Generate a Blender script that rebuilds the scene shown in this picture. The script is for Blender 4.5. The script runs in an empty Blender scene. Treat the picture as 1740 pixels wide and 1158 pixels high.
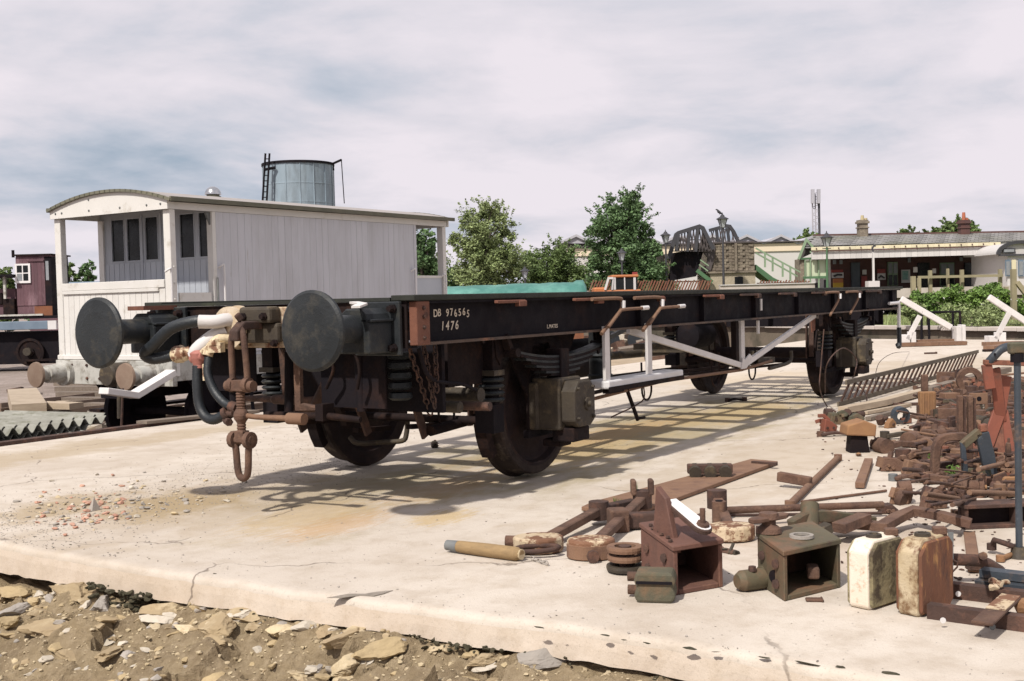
import bpy, math, random
from mathutils import Vector, Matrix, noise
random.seed(7)
scn = bpy.context.scene
col = scn.collection
R = math.radians
# ---------------------------------------------------------------- camera
CX, CY, CZ = -6.8729, -5.084, 1.2455
F, PITCH, ROLL, YAW = 1989.06, 0.0352, -0.0254, 0.57
fw = Vector((math.cos(YAW)*math.cos(PITCH), math.sin(YAW)*math.cos(PITCH), -math.sin(PITCH)))
r0 = Vector((math.sin(YAW), -math.cos(YAW), 0)); u0 = r0.cross(fw)
rt = math.cos(ROLL)*r0 + math.sin(ROLL)*u0; up = -math.sin(ROLL)*r0 + math.cos(ROLL)*u0
cam_d = bpy.data.cameras.new('camera'); cam = bpy.data.objects.new('camera', cam_d); col.objects.link(cam)
cam.matrix_world = Matrix(((rt.x, up.x, -fw.x, CX), (rt.y, up.y, -fw.y, CY), (rt.z, up.z, -fw.z, CZ), (0, 0, 0, 1)))
cam_d.sensor_width = 36; cam_d.lens = 36*F/1740; cam_d.clip_start = .05; cam_d.clip_end = 3000
scn.camera = cam
C0 = Vector((CX, CY, CZ))
# ---------------------------------------------------------------- light: sun from behind the near wagon end, 49 degrees up
SUN_EL = R(49.6)
sd = bpy.data.lights.new('sun', 'SUN'); sun = bpy.data.objects.new('sun', sd); col.objects.link(sun)
sd.energy = 4.4; sd.angle = R(2.0); sd.color = (1.0, .95, .87)
sun_to = Vector((-math.cos(SUN_EL), -.01, math.sin(SUN_EL)))        # towards the sun
sun.rotation_euler = sun_to.to_track_quat('Z', 'Y').to_euler()
world = bpy.data.worlds.new('World'); scn.world = world; world.use_nodes = True
wn = world.node_tree.nodes; wl = world.node_tree.links; wn.clear()
wo = wn.new('ShaderNodeOutputWorld')
sky = wn.new('ShaderNodeTexSky'); sky.sky_type = 'NISHITA'; sky.sun_disc = False
sky.sun_elevation = SUN_EL; sky.sun_rotation = math.atan2(sun_to.x, sun_to.y)
bg1 = wn.new('ShaderNodeBackground'); bg1.inputs[1].default_value = .10; wl.new(sky.outputs[0], bg1.inputs[0])
tc = wn.new('ShaderNodeTexCoord')
sep = wn.new('ShaderNodeSeparateXYZ'); wl.new(tc.outputs['Generated'], sep.inputs[0])
def wmath(op, a, b, clamp=False):
    n = wn.new('ShaderNodeMath'); n.operation = op; n.use_clamp = clamp
    for i, x in enumerate((a, b)):
        if isinstance(x, (int, float)): n.inputs[i].default_value = x
        else: wl.new(x, n.inputs[i])
    return n.outputs[0]
zz = wmath('ADD', wmath('MAXIMUM', sep.outputs[2], 0.0), .16)
cmb = wn.new('ShaderNodeCombineXYZ'); wl.new(wmath('DIVIDE', sep.outputs[0], zz), cmb.inputs[0]); wl.new(wmath('DIVIDE', sep.outputs[1], zz), cmb.inputs[1])
def wnoise(scale, detail, off, rough=.55):
    m = wn.new('ShaderNodeMapping'); m.inputs['Location'].default_value = off; wl.new(cmb.outputs[0], m.inputs[0])
    n = wn.new('ShaderNodeTexNoise'); n.inputs['Scale'].default_value = scale; n.inputs['Detail'].default_value = detail
    n.inputs['Roughness'].default_value = rough; n.inputs['Distortion'].default_value = .25
    wl.new(m.outputs[0], n.inputs[0]); return n.outputs[0]
def wramp(fac, stops):
    r = wn.new('ShaderNodeValToRGB'); e = r.color_ramp.elements
    e[0].position, e[0].color = stops[0][0], (*stops[0][1], 1); e[1].position, e[1].color = stops[-1][0], (*stops[-1][1], 1)
    for p, c in stops[1:-1]:
        k = e.new(p); k.color = (*c, 1)
    wl.new(fac, r.inputs[0]); return r.outputs[0]
n1 = wnoise(.62, 9, (5.23, -3.66, 0)); n2 = wnoise(2.1, 8, (9.1, 4.2, 2))
nn = wmath('ADD', wmath('MULTIPLY', n1, .72), wmath('MULTIPLY', n2, .28))
ccol = wramp(nn, [(.34, (.31, .385, .475)), (.43, (.50, .53, .605)), (.50, (.665, .64, .695)), (.56, (.76, .71, .76))])
bg2 = wn.new('ShaderNodeBackground'); bg2.inputs[1].default_value = .97; wl.new(ccol, bg2.inputs[0])
cover = wramp(nn, [(.27, (.55,)*3), (.36, (1, 1, 1))])
mx = wn.new('ShaderNodeMixShader'); wl.new(cover, mx.inputs[0]); wl.new(bg1.outputs[0], mx.inputs[1]); wl.new(bg2.outputs[0], mx.inputs[2])
wl.new(mx.outputs[0], wo.inputs[0])
vs = scn.view_settings; vs.view_transform = 'Standard'; vs.look = 'None'; vs.exposure = 0.2; vs.gamma = 1; vs.use_curve_mapping = False
scn.render.engine = 'CYCLES'; scn.cycles.max_bounces = 6
# ---------------------------------------------------------------- where a pixel of the 1740 px picture lands in the yard
def ray(px, py): return fw*F + rt*(px-870) - up*(py-579)
def G(px, py, z=0.0):
    d = ray(px, py); return C0 + d*((z-CZ)/d.z)
def onX(px, py, X):
    d = ray(px, py); return C0 + d*((X-CX)/d.x)
def onY(px, py, Y):
    d = ray(px, py); return C0 + d*((Y-CY)/d.y)
def AT(px, py, D):
    d = ray(px, py); return C0 + d*(D/math.hypot(d.x, d.y))
# ---------------------------------------------------------------- mesh helpers
def V(*a): return Vector(a) if len(a) > 1 else Vector(a[0])
def frame(d):
    d = d.normalized(); a = V(0, 0, 1) if abs(d.z) < .95 else V(1, 0, 0)
    x = a.cross(d).normalized(); return x, d.cross(x).normalized(), d
class MB:
    def __init__(s): s.v = []; s.f = []; s.s = []
    def add(s, vs_, fs, smooth=False):
        o = len(s.v); s.v += [tuple(v) for v in vs_]; s.f += [tuple(i+o for i in f) for f in fs]; s.s += [smooth]*len(fs)
        return s
    def box(s, c, d, rz=0, rx=0, ry=0):
        M = Matrix.Rotation(rz, 3, 'Z') @ Matrix.Rotation(ry, 3, 'Y') @ Matrix.Rotation(rx, 3, 'X'); c = V(c)
        vs_ = [c + M @ V(x*d[0]/2, y*d[1]/2, z*d[2]/2) for z in (-1, 1) for x, y in ((-1, -1), (1, -1), (1, 1), (-1, 1))]
        return s.add(vs_, [(3, 2, 1, 0), (4, 5, 6, 7), (0, 1, 5, 4), (1, 2, 6, 5), (2, 3, 7, 6), (3, 0, 4, 7)])
    def bx(s, x0, x1, y0, y1, z0, z1): return s.box(((x0+x1)/2, (y0+y1)/2, (z0+z1)/2), (abs(x1-x0), abs(y1-y0), abs(z1-z0)))
    def bar(s, a, b, w, h, upv=(0, 0, 1)):
        a, b = V(a), V(b); d = (b-a).normalized(); x = d.cross(V(upv))
        if x.length < 1e-4: x = d.cross(V(1, 0, 0))
        x.normalize(); z = x.cross(d)
        vs_ = [p + x*i*w/2 + z*j*h/2 for p in (a, b) for i, j in ((-1, -1), (1, -1), (1, 1), (-1, 1))]
        return s.add(vs_, [(3, 2, 1, 0), (4, 5, 6, 7), (0, 1, 5, 4), (1, 2, 6, 5), (2, 3, 7, 6), (3, 0, 4, 7)])
    def path(s, pts, w, h, upv=(0, 0, 1)):
        pts = [V(p) for p in pts]; u_ = V(upv); vs_ = []; m = len(pts)
        for i, p in enumerate(pts):
            d1 = (pts[i]-pts[i-1]).normalized() if i else (pts[1]-pts[0]).normalized(); d2 = (pts[i+1]-pts[i]).normalized() if i < m-1 else d1
            d = (d1+d2); d = d.normalized() if d.length > 1e-5 else d1; k = 1/max(.5, d.dot(d1)); x = d.cross(u_)
            if x.length < 1e-3: x = d.cross(V(1, .01, 0))
            x.normalize(); z = x.cross(d)
            vert = abs((d2-d1).dot(z)) > abs((d2-d1).dot(x))
            vs_ += [p + x*i_*w/2*(1 if vert else k) + z*j_*h/2*(k if vert else 1) for i_, j_ in ((-1, -1), (1, -1), (1, 1), (-1, 1))]
        s.add(vs_, [(i*4+j, i*4+(j+1) % 4, i*4+4+(j+1) % 4, i*4+4+j) for i in range(m-1) for j in range(4)] + [(3, 2, 1, 0), tuple(4*(m-1)+j for j in range(4))]); return s
    def tube(s, pts, r, n=8, closed=False, smooth=True):
        pts = [V(p) for p in pts]; m = len(pts); rr = r if isinstance(r, (list, tuple)) else [r]*m
        vs_ = []; x = None
        for i, p in enumerate(pts):
            a = pts[(i-1) % m] if (i or closed) else pts[0]; b = pts[(i+1) % m] if (i < m-1 or closed) else pts[-1]
            d = (b-a).normalized() if (b-a).length > 1e-9 else V(0, 0, 1)
            if x is None: x = frame(d)[0]
            x = (x - d*x.dot(d)); x = x.normalized() if x.length > 1e-6 else frame(d)[0]
            y = d.cross(x)
            vs_ += [p + (x*math.cos(t) + y*math.sin(t))*rr[i] for t in (2*math.pi*k/n for k in range(n))]
        fs = [(i*n+k, i*n+(k+1) % n, ((i+1) % m)*n+(k+1) % n, ((i+1) % m)*n+k) for i in range(m if closed else m-1) for k in range(n)]
        s.add(vs_, fs, smooth)
        if not closed:
            s.add(vs_[:n], [tuple(range(n-1, -1, -1))]); s.add(vs_[-n:], [tuple(range(n))])
        return s
    def cyl(s, a, b, r, r2=None, n=16): return s.tube([a, b], [r, r if r2 is None else r2], n)
    def lathe(s, a, ax, prof, n=24, smooth=True, caps=True):
        if abs(prof[0][0]-prof[-1][0])+abs(prof[0][1]-prof[-1][1]) < 1e-6: caps = False
        a = V(a); x, y, d = frame(V(ax)); m = len(prof)
        rings = [[a + d*t + (x*math.cos(q) + y*math.sin(q))*r for q in (2*math.pi*k/n for k in range(n))] for t, r in prof]
        for i in range(m-1):
            s.add(rings[i]+rings[i+1], [(k, (k+1) % n, n+(k+1) % n, n+k) for k in range(n)], smooth)
        if not caps: return s
        if prof[0][1] > 1e-4: s.add(rings[0], [tuple(range(n-1, -1, -1))])
        if prof[-1][1] > 1e-4: s.add(rings[-1], [tuple(range(n))])
        return s
    def prism(s, poly, o, ux, uy, th):
        o, ux, uy, th = V(o), V(ux), V(uy), V(th); n = len(poly)
        a = [o + ux*x + uy*y for x, y in poly]; b = [p + th for p in a]
        s.add(a+b, [tuple(range(n-1, -1, -1)), tuple(range(n, 2*n))] + [(i, (i+1) % n, n+(i+1) % n, n+i) for i in range(n)]); return s
    def ring(s, a, ax, ro, ri, h, n=20): return s.lathe(a, ax, [(0, ri), (0, ro), (h, ro), (h, ri), (0, ri)][0:5], n, False) if ri > 0 else s.lathe(a, ax, [(0, ro), (h, ro)], n)
    def rock(s, c, r, seed=0, sub=1, sq=(1, 1, .6), rough=.35):
        rnd = random.Random(seed); c = V(c)
        vs_, fs = ICO[sub]; rot = Matrix.Rotation(rnd.random()*6.3, 3, 'Z') @ Matrix.Rotation((rnd.random()-.5)*.7, 3, 'X')
        o = V(rnd.random()*50, rnd.random()*50, rnd.random()*50); out = []
        cuts = [(V(rnd.gauss(0, 1), rnd.gauss(0, 1), rnd.gauss(0, 1)).normalized(), rnd.uniform(.35, .75)) for _ in range(9)]
        for v in vs_:
            q = v*(1 + rough*noise.noise(v*1.3+o))
            for nrm, dd in cuts:
                t = q.dot(nrm)
                if t > dd: q = q - nrm*(t-dd)*.95
            if sub > 1: q = q*(1+.10*noise.noise(q*4+o)+.05*noise.noise(q*9+o))
            out.append(c + rot @ V(q.x*r*sq[0], q.y*r*sq[1], q.z*r*sq[2]))
        return s.add(out, fs)
    def build(s, name, mat, parent=None, local=False, bev=0, loc=None):
        o = V(0, 0, 0)
        if not local and parent is not None:
            q = parent
            while q.parent: q = q.parent
            o = q.location
        me = bpy.data.meshes.new(name); me.from_pydata([(v[0]-o.x, v[1]-o.y, v[2]-o.z) for v in s.v], [], s.f)
        me.polygons.foreach_set('use_smooth', s.s); me.materials.append(mat); me.update()
        ob = bpy.data.objects.new(name, me); col.objects.link(ob)
        if parent is not None: ob.parent = parent
        elif loc is not None: ob.location = V(loc)
        if bev:
            m = ob.modifiers.new('bevel', 'BEVEL'); m.width = bev; m.segments = 1 if bev < .01 else 2; m.limit_method = 'ANGLE'; m.angle_limit = R(40)
        return ob
def _ico():
    t = (1+5**.5)/2
    v = [V(*q).normalized() for q in ((-1, t, 0), (1, t, 0), (-1, -t, 0), (1, -t, 0), (0, -1, t), (0, 1, t), (0, -1, -t), (0, 1, -t), (t, 0, -1), (t, 0, 1), (-t, 0, -1), (-t, 0, 1))]
    f = [(0, 11, 5), (0, 5, 1), (0, 1, 7), (0, 7, 10), (0, 10, 11), (1, 5, 9), (5, 11, 4), (11, 10, 2), (10, 7, 6), (7, 1, 8), (3, 9, 4), (3, 4, 2), (3, 2, 6), (3, 6, 8), (3, 8, 9), (4, 9, 5), (2, 4, 11), (6, 2, 10), (8, 6, 7), (9, 8, 1)]
    out = [(v, f)]
    for _ in range(3):
        v, f = list(out[-1][0]), out[-1][1]; cache = {}; nf = []
        def mid(a, b):
            k = (min(a, b), max(a, b))
            if k not in cache: cache[k] = len(v); v.append(((v[a]+v[b])/2).normalized())
            return cache[k]
        for a, b, c in f:
            ab, bc, ca = mid(a, b), mid(b, c), mid(c, a); nf += [(a, ab, ca), (b, bc, ab), (c, ca, bc), (ab, bc, ca)]
        out.append((v, nf))
    return out
ICO = _ico()
def thing(name, label, cat, loc=(0, 0, 0), rz=0, group=None):
    o = bpy.data.objects.new(name, None); col.objects.link(o); o.location = V(loc); o.rotation_euler = (0, 0, rz); o.empty_display_size = .1
    o['label'] = label; o['category'] = cat
    if group: o['group'] = group
    return o
def tag(o, label, cat, group=None):
    o['label'] = label; o['category'] = cat
    if group: o['group'] = group
    return o
def kind(o, k='structure'): o['kind'] = k; return o
def copy_tree(o, parent=None):
    c = o.copy(); col.objects.link(c)
    if parent is not None: c.parent = parent
    for ch in list(KIDS(o)): copy_tree(ch, c)
    return c
def KIDS(o): return [x for x in col.objects if x.parent == o]
def arc(c, r, a0, a1, n, u=(1, 0, 0), w=(0, 0, 1)):
    c, u, w = V(c), V(u), V(w); return [c + u*(r*math.cos(R(a0+(a1-a0)*i/n))) + w*(r*math.sin(R(a0+(a1-a0)*i/n))) for i in range(n+1)]
def spline(pts, n=6):
    pts = [V(p) for p in pts]; P = [pts[0]*2-pts[1]] + pts + [pts[-1]*2-pts[-2]]; out = []
    for i in range(1, len(P)-2):
        for k in range(n):
            t = k/n; a, b, c, d = P[i-1:i+3]
            out.append(.5*((2*b) + (c-a)*t + (2*a-5*b+4*c-d)*t*t + (3*b-a-3*c+d)*t**3))
    return out + [pts[-1]]
# ---------------------------------------------------------------- materials
def M(name, c1, c2=None, scale=6, rough=.8, bump=.15, bscale=40, second=None, metal=0, spec=.5, island=0, stretch=None, wave=None, third=None, bdist=.01, ovar=.1):
    """two-tone noise colour; second/third=(colour, threshold 0-1, noise scale[, softness]) patches over it"""
    m = bpy.data.materials.new(name); m.use_nodes = True; n = m.node_tree.nodes; l = m.node_tree.links
    b = n['Principled BSDF']; b.inputs['Roughness'].default_value = rough; b.inputs['Metallic'].default_value = metal
    b.inputs['Specular IOR Level'].default_value = spec
    geo = n.new('ShaderNodeNewGeometry'); pos = geo.outputs['Position']
    if stretch:
        mp = n.new('ShaderNodeMapping'); mp.inputs['Scale'].default_value = stretch; l.new(pos, mp.inputs[0]); pos = mp.outputs[0]
    def nz(sc, det=6, ro=.6, off=0):
        t = n.new('ShaderNodeTexNoise'); t.inputs['Scale'].default_value = sc; t.inputs['Detail'].default_value = det; t.inputs['Roughness'].default_value = ro
        t.noise_dimensions = '4D'; t.inputs['W'].default_value = off; l.new(pos, t.inputs[0]); return t.outputs[0]
    def mixc(f, a, bcol):
        x = n.new('ShaderNodeMix'); x.data_type = 'RGBA'; l.new(f, x.inputs[0])
        for i, c in ((6, a), (7, bcol)):
            if isinstance(c, (tuple, list)): x.inputs[i].default_value = (*c, 1)
            else: l.new(c, x.inputs[i])
        return x.outputs[2]
    def rmp(f, a, bb):
        x = n.new('ShaderNodeMapRange'); x.inputs[1].default_value = a; x.inputs[2].default_value = bb; l.new(f, x.inputs[0]); return x.outputs[0]
    c2 = c2 or tuple(x*.75 for x in c1)
    cur = mixc(rmp(nz(scale), .3, .7), c1, c2)
    for k, s_ in enumerate((second, third)):
        if s_:
            sf = s_[3] if len(s_) > 3 else .05
            cur = mixc(rmp(nz(s_[2], 8, .7, 3.1+k*5), s_[1]-sf, s_[1]+sf), cur, s_[0])
    if island:
        hv = n.new('ShaderNodeHueSaturation'); l.new(rmp(geo.outputs['Random Per Island'], 0, 1), hv.inputs['Value'])
        hv.inputs['Value'].default_value = 1
        q = n.new('ShaderNodeMapRange'); q.inputs[3].default_value = 1-island; q.inputs[4].default_value = 1+island; l.new(geo.outputs['Random Per Island'], q.inputs[0]); l.new(q.outputs[0], hv.inputs['Value'])
        l.new(cur, hv.inputs['Color']); cur = hv.outputs[0]
    oi = n.new('ShaderNodeObjectInfo'); q = n.new('ShaderNodeMapRange'); q.inputs[3].default_value = 1-ovar; q.inputs[4].default_value = 1+ovar; l.new(oi.outputs['Random'], q.inputs[0])
    hv = n.new('ShaderNodeHueSaturation'); l.new(q.outputs[0], hv.inputs['Value']); l.new(cur, hv.inputs['Color']); cur = hv.outputs[0]
    l.new(cur, b.inputs['Base Color'])
    l.new(rmp2(n, l, nz(scale*2, 4, .6, 9), rough), b.inputs['Roughness'])
    if bump:
        bp = n.new('ShaderNodeBump'); bp.inputs['Strength'].default_value = bump; bp.inputs['Distance'].default_value = bdist; l.new(nz(bscale, 8, .65, 1.7), bp.inputs['Height']); l.new(bp.outputs[0], b.inputs['Normal'])
    m['cur'] = 1
    return m
def rmp2(n, l, f, r):
    x = n.new('ShaderNodeMapRange'); x.inputs[1].default_value = .3; x.inputs[2].default_value = .7; x.inputs[3].default_value = max(.05, r-.12); x.inputs[4].default_value = min(1, r+.12); l.new(f, x.inputs[0]); return x.outputs[0]
RUST = (.092, .046, .031); RUSTB = (.150, .085, .056); RUSTD = (.035, .019, .015); ORANGE = (.36, .12, .04)
m_black = M('black_underframe_paint', (.008, .007, .010), (.014, .011, .013), 5, .75, .25, 60, second=((.035, .018, .014), .66, 3, .12), third=((.10, .04, .02), .74, 9, .03), spec=.10)
m_blackrust = M('black_paint_over_rust', (.010, .0075, .009), (.019, .012, .011), 7, .75, .35, 70, second=((.05, .026, .018), .62, 5, .12), spec=.10)
m_greasy = M('greasy_grey_black', (.026, .029, .032), (.012, .014, .016), 9, .48, .3, 80, second=((.05, .047, .038), .62, 7, .1), spec=.2)
m_buffer = M('buffer_face_grease', (.021, .024, .027), (.011, .013, .015), 5, .55, .35, 60, second=((.009, .009, .011), .64, 14, .05), third=((.065, .058, .046), .60, 6, .10), spec=.3)
m_rust = M('brown_rust', RUST, RUSTB, 9, .9, .8, 70, second=(RUSTD, .58, 6, .12), third=((.24, .14, .085), .66, 14, .08))
m_rustlt = M('pale_brown_rust', (.205, .118, .072), (.145, .078, .048), 6, .88, .4, 110, second=((.09, .045, .035), .62, 9, .1))
m_rustdk = M('dark_rust', RUSTD, (.07, .036, .026), 7, .85, .5, 90, second=((.15, .07, .045), .6, 9, .1))
m_rustor = M('orange_rust', (.20, .078, .046), (.13, .050, .032), 9, .85, .5, 100, second=(RUSTD, .62, 9, .08))
m_white = M('white_paint_chipped', (.62, .59, .58), (.52, .49, .47), 4, .6, .2, 50, second=((.12, .07, .05), .69, 14, .02))
m_whiteclean = M('white_paint', (.66, .64, .64), (.58, .56, .55), 3, .55, .08, 30)
m_cream = M('cream_pipe_paint', (.62, .52, .36), (.50, .40, .26), 12, .6, .35, 60, second=((.17, .08, .045), .53, 16, .04), third=((.04, .03, .025), .68, 10, .04))
m_plate = M('rusty_cream_drawgear_plate', (.36, .26, .15), (.55, .47, .37), 8, .75, .4, 70, second=((.16, .06, .03), .56, 9, .06))
m_pink = M('faded_red_pipe_paint', (.42, .17, .14), (.30, .11, .09), 12, .6, .2, 60)
m_rubber = M('perished_rubber', (.009, .012, .016), (.017, .021, .026), 20, .5, .3, 90)
m_grey = M('dull_steel_grey', (.10, .11, .12), (.16, .16, .15), 9, .6, .3, 60)
m_khaki = M('dirty_khaki_metal', (.052, .039, .024), (.026, .019, .014), 9, .75, .4, 60, second=((.15, .11, .06), .64, 8, .1))
m_letter = M('cream_chalk_lettering', (.60, .52, .42), (.5, .42, .33), 20, .8, 0, second=((.03, .02, .02), .66, 60, .05))
# ================================================================= THE SETTING
def mnode(m):
    n = m.node_tree.nodes; l = m.node_tree.links; return n, l
def ground_mat(name, tones, rough=.9, patches=(), cracks=False, bump=.3, bscale=30, tscale=.8, bdist=.01):
    m = bpy.data.materials.new(name); m.use_nodes = True; n, l = mnode(m); b = n['Principled BSDF']; b.inputs['Roughness'].default_value = rough; b.inputs['Specular IOR Level'].default_value = .25
    geo = n.new('ShaderNodeNewGeometry'); P = geo.outputs['Position']
    def nz(sc, det=7, ro=.62, off=0, src=P, dist=0):
        t = n.new('ShaderNodeTexNoise'); t.noise_dimensions = '4D'; t.inputs['Scale'].default_value = sc; t.inputs['Detail'].default_value = det; t.inputs['Roughness'].default_value = ro; t.inputs['W'].default_value = off; t.inputs['Distortion'].default_value = dist
        l.new(src, t.inputs[0]); return t.outputs[0]
    def mr(f, a, bb, c=0, d=1):
        x = n.new('ShaderNodeMapRange'); x.interpolation_type = 'SMOOTHSTEP'
        for i, q in ((1, a), (2, bb), (3, c), (4, d)): x.inputs[i].default_value = q
        l.new(f, x.inputs[0]); return x.outputs[0]
    def mix(f, a, c):
        x = n.new('ShaderNodeMix'); x.data_type = 'RGBA'; l.new(f, x.inputs[0])
        for i, q in ((6, a), (7, c)):
            if isinstance(q, tuple): x.inputs[i].default_value = (*q, 1)
            else: l.new(q, x.inputs[i])
        return x.outputs[2]
    def mth(op, a, c):
        x = n.new('ShaderNodeMath'); x.operation = op
        for i, q in enumerate((a, c)):
            if isinstance(q, (int, float)): x.inputs[i].default_value = q
            else: l.new(q, x.inputs[i])
        return x.outputs[0]
    cur = mix(mr(nz(tscale), .32, .68), tones[0], tones[1])
    cur = mix(mr(nz(tscale*9, 8, .7, 4), .42, .72, 0, .7), cur, tones[2]); cur = mix(mr(nz(tscale*.35, 6, .75, 14), .52, .62, 0, .45), cur, tones[2]); cur = mix(mr(nz(140, 2, .6, 22), .56, .74, 0, .35), cur, tuple(x*.5 for x in tones[2]))
    cur = mix(mr(nz(55, 3, .6, 2), .60, .76, 0, .5), cur, tuple(x*.55 for x in tones[2]))
    for (cx_, cy_, ax, ay, ang, colr, amt, nsc, st) in patches:
        mp = n.new('ShaderNodeMapping'); mp.vector_type = 'TEXTURE'; mp.inputs['Location'].default_value = (cx_, cy_, 0); mp.inputs['Rotation'].default_value = (0, 0, ang); mp.inputs['Scale'].default_value = (ax, ay, 1e6); l.new(P, mp.inputs[0])
        ln = n.new('ShaderNodeVectorMath'); ln.operation = 'LENGTH'; l.new(mp.outputs[0], ln.inputs[0])
        m2 = n.new('ShaderNodeMapping'); m2.inputs['Rotation'].default_value = (0, 0, -ang); m2.inputs['Scale'].default_value = (1, st, 1); l.new(P, m2.inputs[0])
        k = mth('SUBTRACT', mth('ADD', mth('MULTIPLY', nz(nsc, 8, .65, cx_, m2.outputs[0]), 2.2), -.35), ln.outputs['Value'])
        cur = mix(mr(k, -.10, .5, 0, amt), cur, colr)
    h = nz(bscale, 9, .7, 1)
    if cracks:
        nn_ = n.new('ShaderNodeTexNoise'); nn_.inputs['Scale'].default_value = 2.2; nn_.inputs['Detail'].default_value = 6; l.new(P, nn_.inputs[0])
        ad = n.new('ShaderNodeVectorMath'); ad.operation = 'MULTIPLY_ADD'; l.new(nn_.outputs[1], ad.inputs[0]); ad.inputs[1].default_value = (.55, .55, 0); l.new(P, ad.inputs[2])
        vo = n.new('ShaderNodeTexVoronoi'); vo.feature = 'DISTANCE_TO_EDGE'; vo.inputs['Scale'].default_value = .42; vo.voronoi_dimensions = '2D'; l.new(ad.outputs[0], vo.inputs[0])
        ck = mth('MULTIPLY', mr(vo.outputs[0], .0006, .0048, 1, 0), mr(nz(1.3, 3, .5, 8), .42, .54))
        cur = mix(mth('MULTIPLY', ck, .7), cur, (.13, .10, .08)); h = mth('SUBTRACT', h, ck)
    l.new(cur, b.inputs['Base Color'])
    bp = n.new('ShaderNodeBump'); bp.inputs['Strength'].default_value = bump; bp.inputs['Distance'].default_value = bdist; l.new(h, bp.inputs['Height']); l.new(bp.outputs[0], b.inputs['Normal'])
    return m
YEL = (.45, .325, .16); DAMP_SHADE = (.29, .235, .13); SAND = (.33, .25, .15)  # olive: damp stain that also paints the wagon's shadow tone onto the slab
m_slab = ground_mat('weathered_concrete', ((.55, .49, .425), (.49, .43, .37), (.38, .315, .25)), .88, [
    (2.9, -.25, 6.4, 1.45, 0, DAMP_SHADE, .8, 1.1, 2.0), (-1.1, .1, 1.3, .9, .2, DAMP_SHADE, .5, 2, 1.5),
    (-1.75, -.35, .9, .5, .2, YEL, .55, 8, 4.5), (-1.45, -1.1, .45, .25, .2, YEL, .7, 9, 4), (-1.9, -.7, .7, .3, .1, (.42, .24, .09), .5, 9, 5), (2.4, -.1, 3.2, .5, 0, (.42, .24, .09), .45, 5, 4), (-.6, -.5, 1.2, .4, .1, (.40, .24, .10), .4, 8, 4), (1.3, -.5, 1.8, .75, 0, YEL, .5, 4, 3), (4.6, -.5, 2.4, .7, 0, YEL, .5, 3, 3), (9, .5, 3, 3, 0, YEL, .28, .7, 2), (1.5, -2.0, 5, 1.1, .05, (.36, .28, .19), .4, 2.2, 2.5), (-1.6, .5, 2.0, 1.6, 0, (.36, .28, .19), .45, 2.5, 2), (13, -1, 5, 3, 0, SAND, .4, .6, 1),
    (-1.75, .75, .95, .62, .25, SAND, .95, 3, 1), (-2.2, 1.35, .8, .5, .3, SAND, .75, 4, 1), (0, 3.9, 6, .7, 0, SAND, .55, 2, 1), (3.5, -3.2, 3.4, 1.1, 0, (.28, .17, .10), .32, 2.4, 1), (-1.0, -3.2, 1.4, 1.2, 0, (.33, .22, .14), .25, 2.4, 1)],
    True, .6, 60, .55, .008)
m_edge = ground_mat('slab_edge_concrete', ((.55, .475, .40), (.50, .42, .345), (.42, .34, .26)), .9, [], True, .4, 45, 1.2, .008)
m_earth = ground_mat('crumbly_earth', ((.30, .23, .14), (.19, .14, .085), (.38, .30, .20)), .95, [], False, 1.0, 34, 3.2, .03)
m_ballast = ground_mat('ballast_and_dirt', ((.36, .30, .27), (.25, .20, .17), (.16, .13, .11)), .95, [], False, 1, 14, .6, .06)
m_grassg = ground_mat('rough_grass_ground', ((.15, .17, .06), (.10, .13, .04), (.26, .24, .11)), .95, [], False, .8, 9, .5, .05)
m_stone = M('pale_limestone', (.42, .335, .20), (.52, .43, .30), 5, .9, .5, 60, second=((.30, .22, .12), .58, 9, .1))
m_stonew = M('whitish_rubble', (.48, .43, .36), (.40, .35, .28), 9, .9, .4, 60)
m_stoney = M('yellow_limestone', (.40, .305, .17), (.33, .25, .14), 5, .9, .5, 50, second=((.22, .16, .09), .6, 8, .1))
m_stoneg = M('grey_rubble', (.26, .235, .21), (.34, .30, .26), 7, .9, .5, 60)
m_brick = M('broken_brick', (.38, .19, .13), (.46, .28, .21), 9, .9, .4, 60)
m_spall = M('dark_spalled_concrete', (.17, .145, .12), (.28, .24, .20), 20, .9, .6, 60)
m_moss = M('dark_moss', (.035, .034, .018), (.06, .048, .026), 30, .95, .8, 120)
def edge_x(y): return -3.12 + .12*noise.noise(V(y*.5, 3, 0)) + .025*noise.noise(V(y*3, 7, 0)) + .012*noise.noise(V(y*14, 1, 0)) + (.1 if y > .4 else 0)*min(1, (y-.4))
# ground far below everything
mb = MB(); mb.add([(-60, -400, -.8), (1500, -900, -.8), (1500, 1500, -.8), (-60, 900, -.8)], [(0, 1, 2, 3)]); kind(mb.build('ground', m_ballast))
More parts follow.
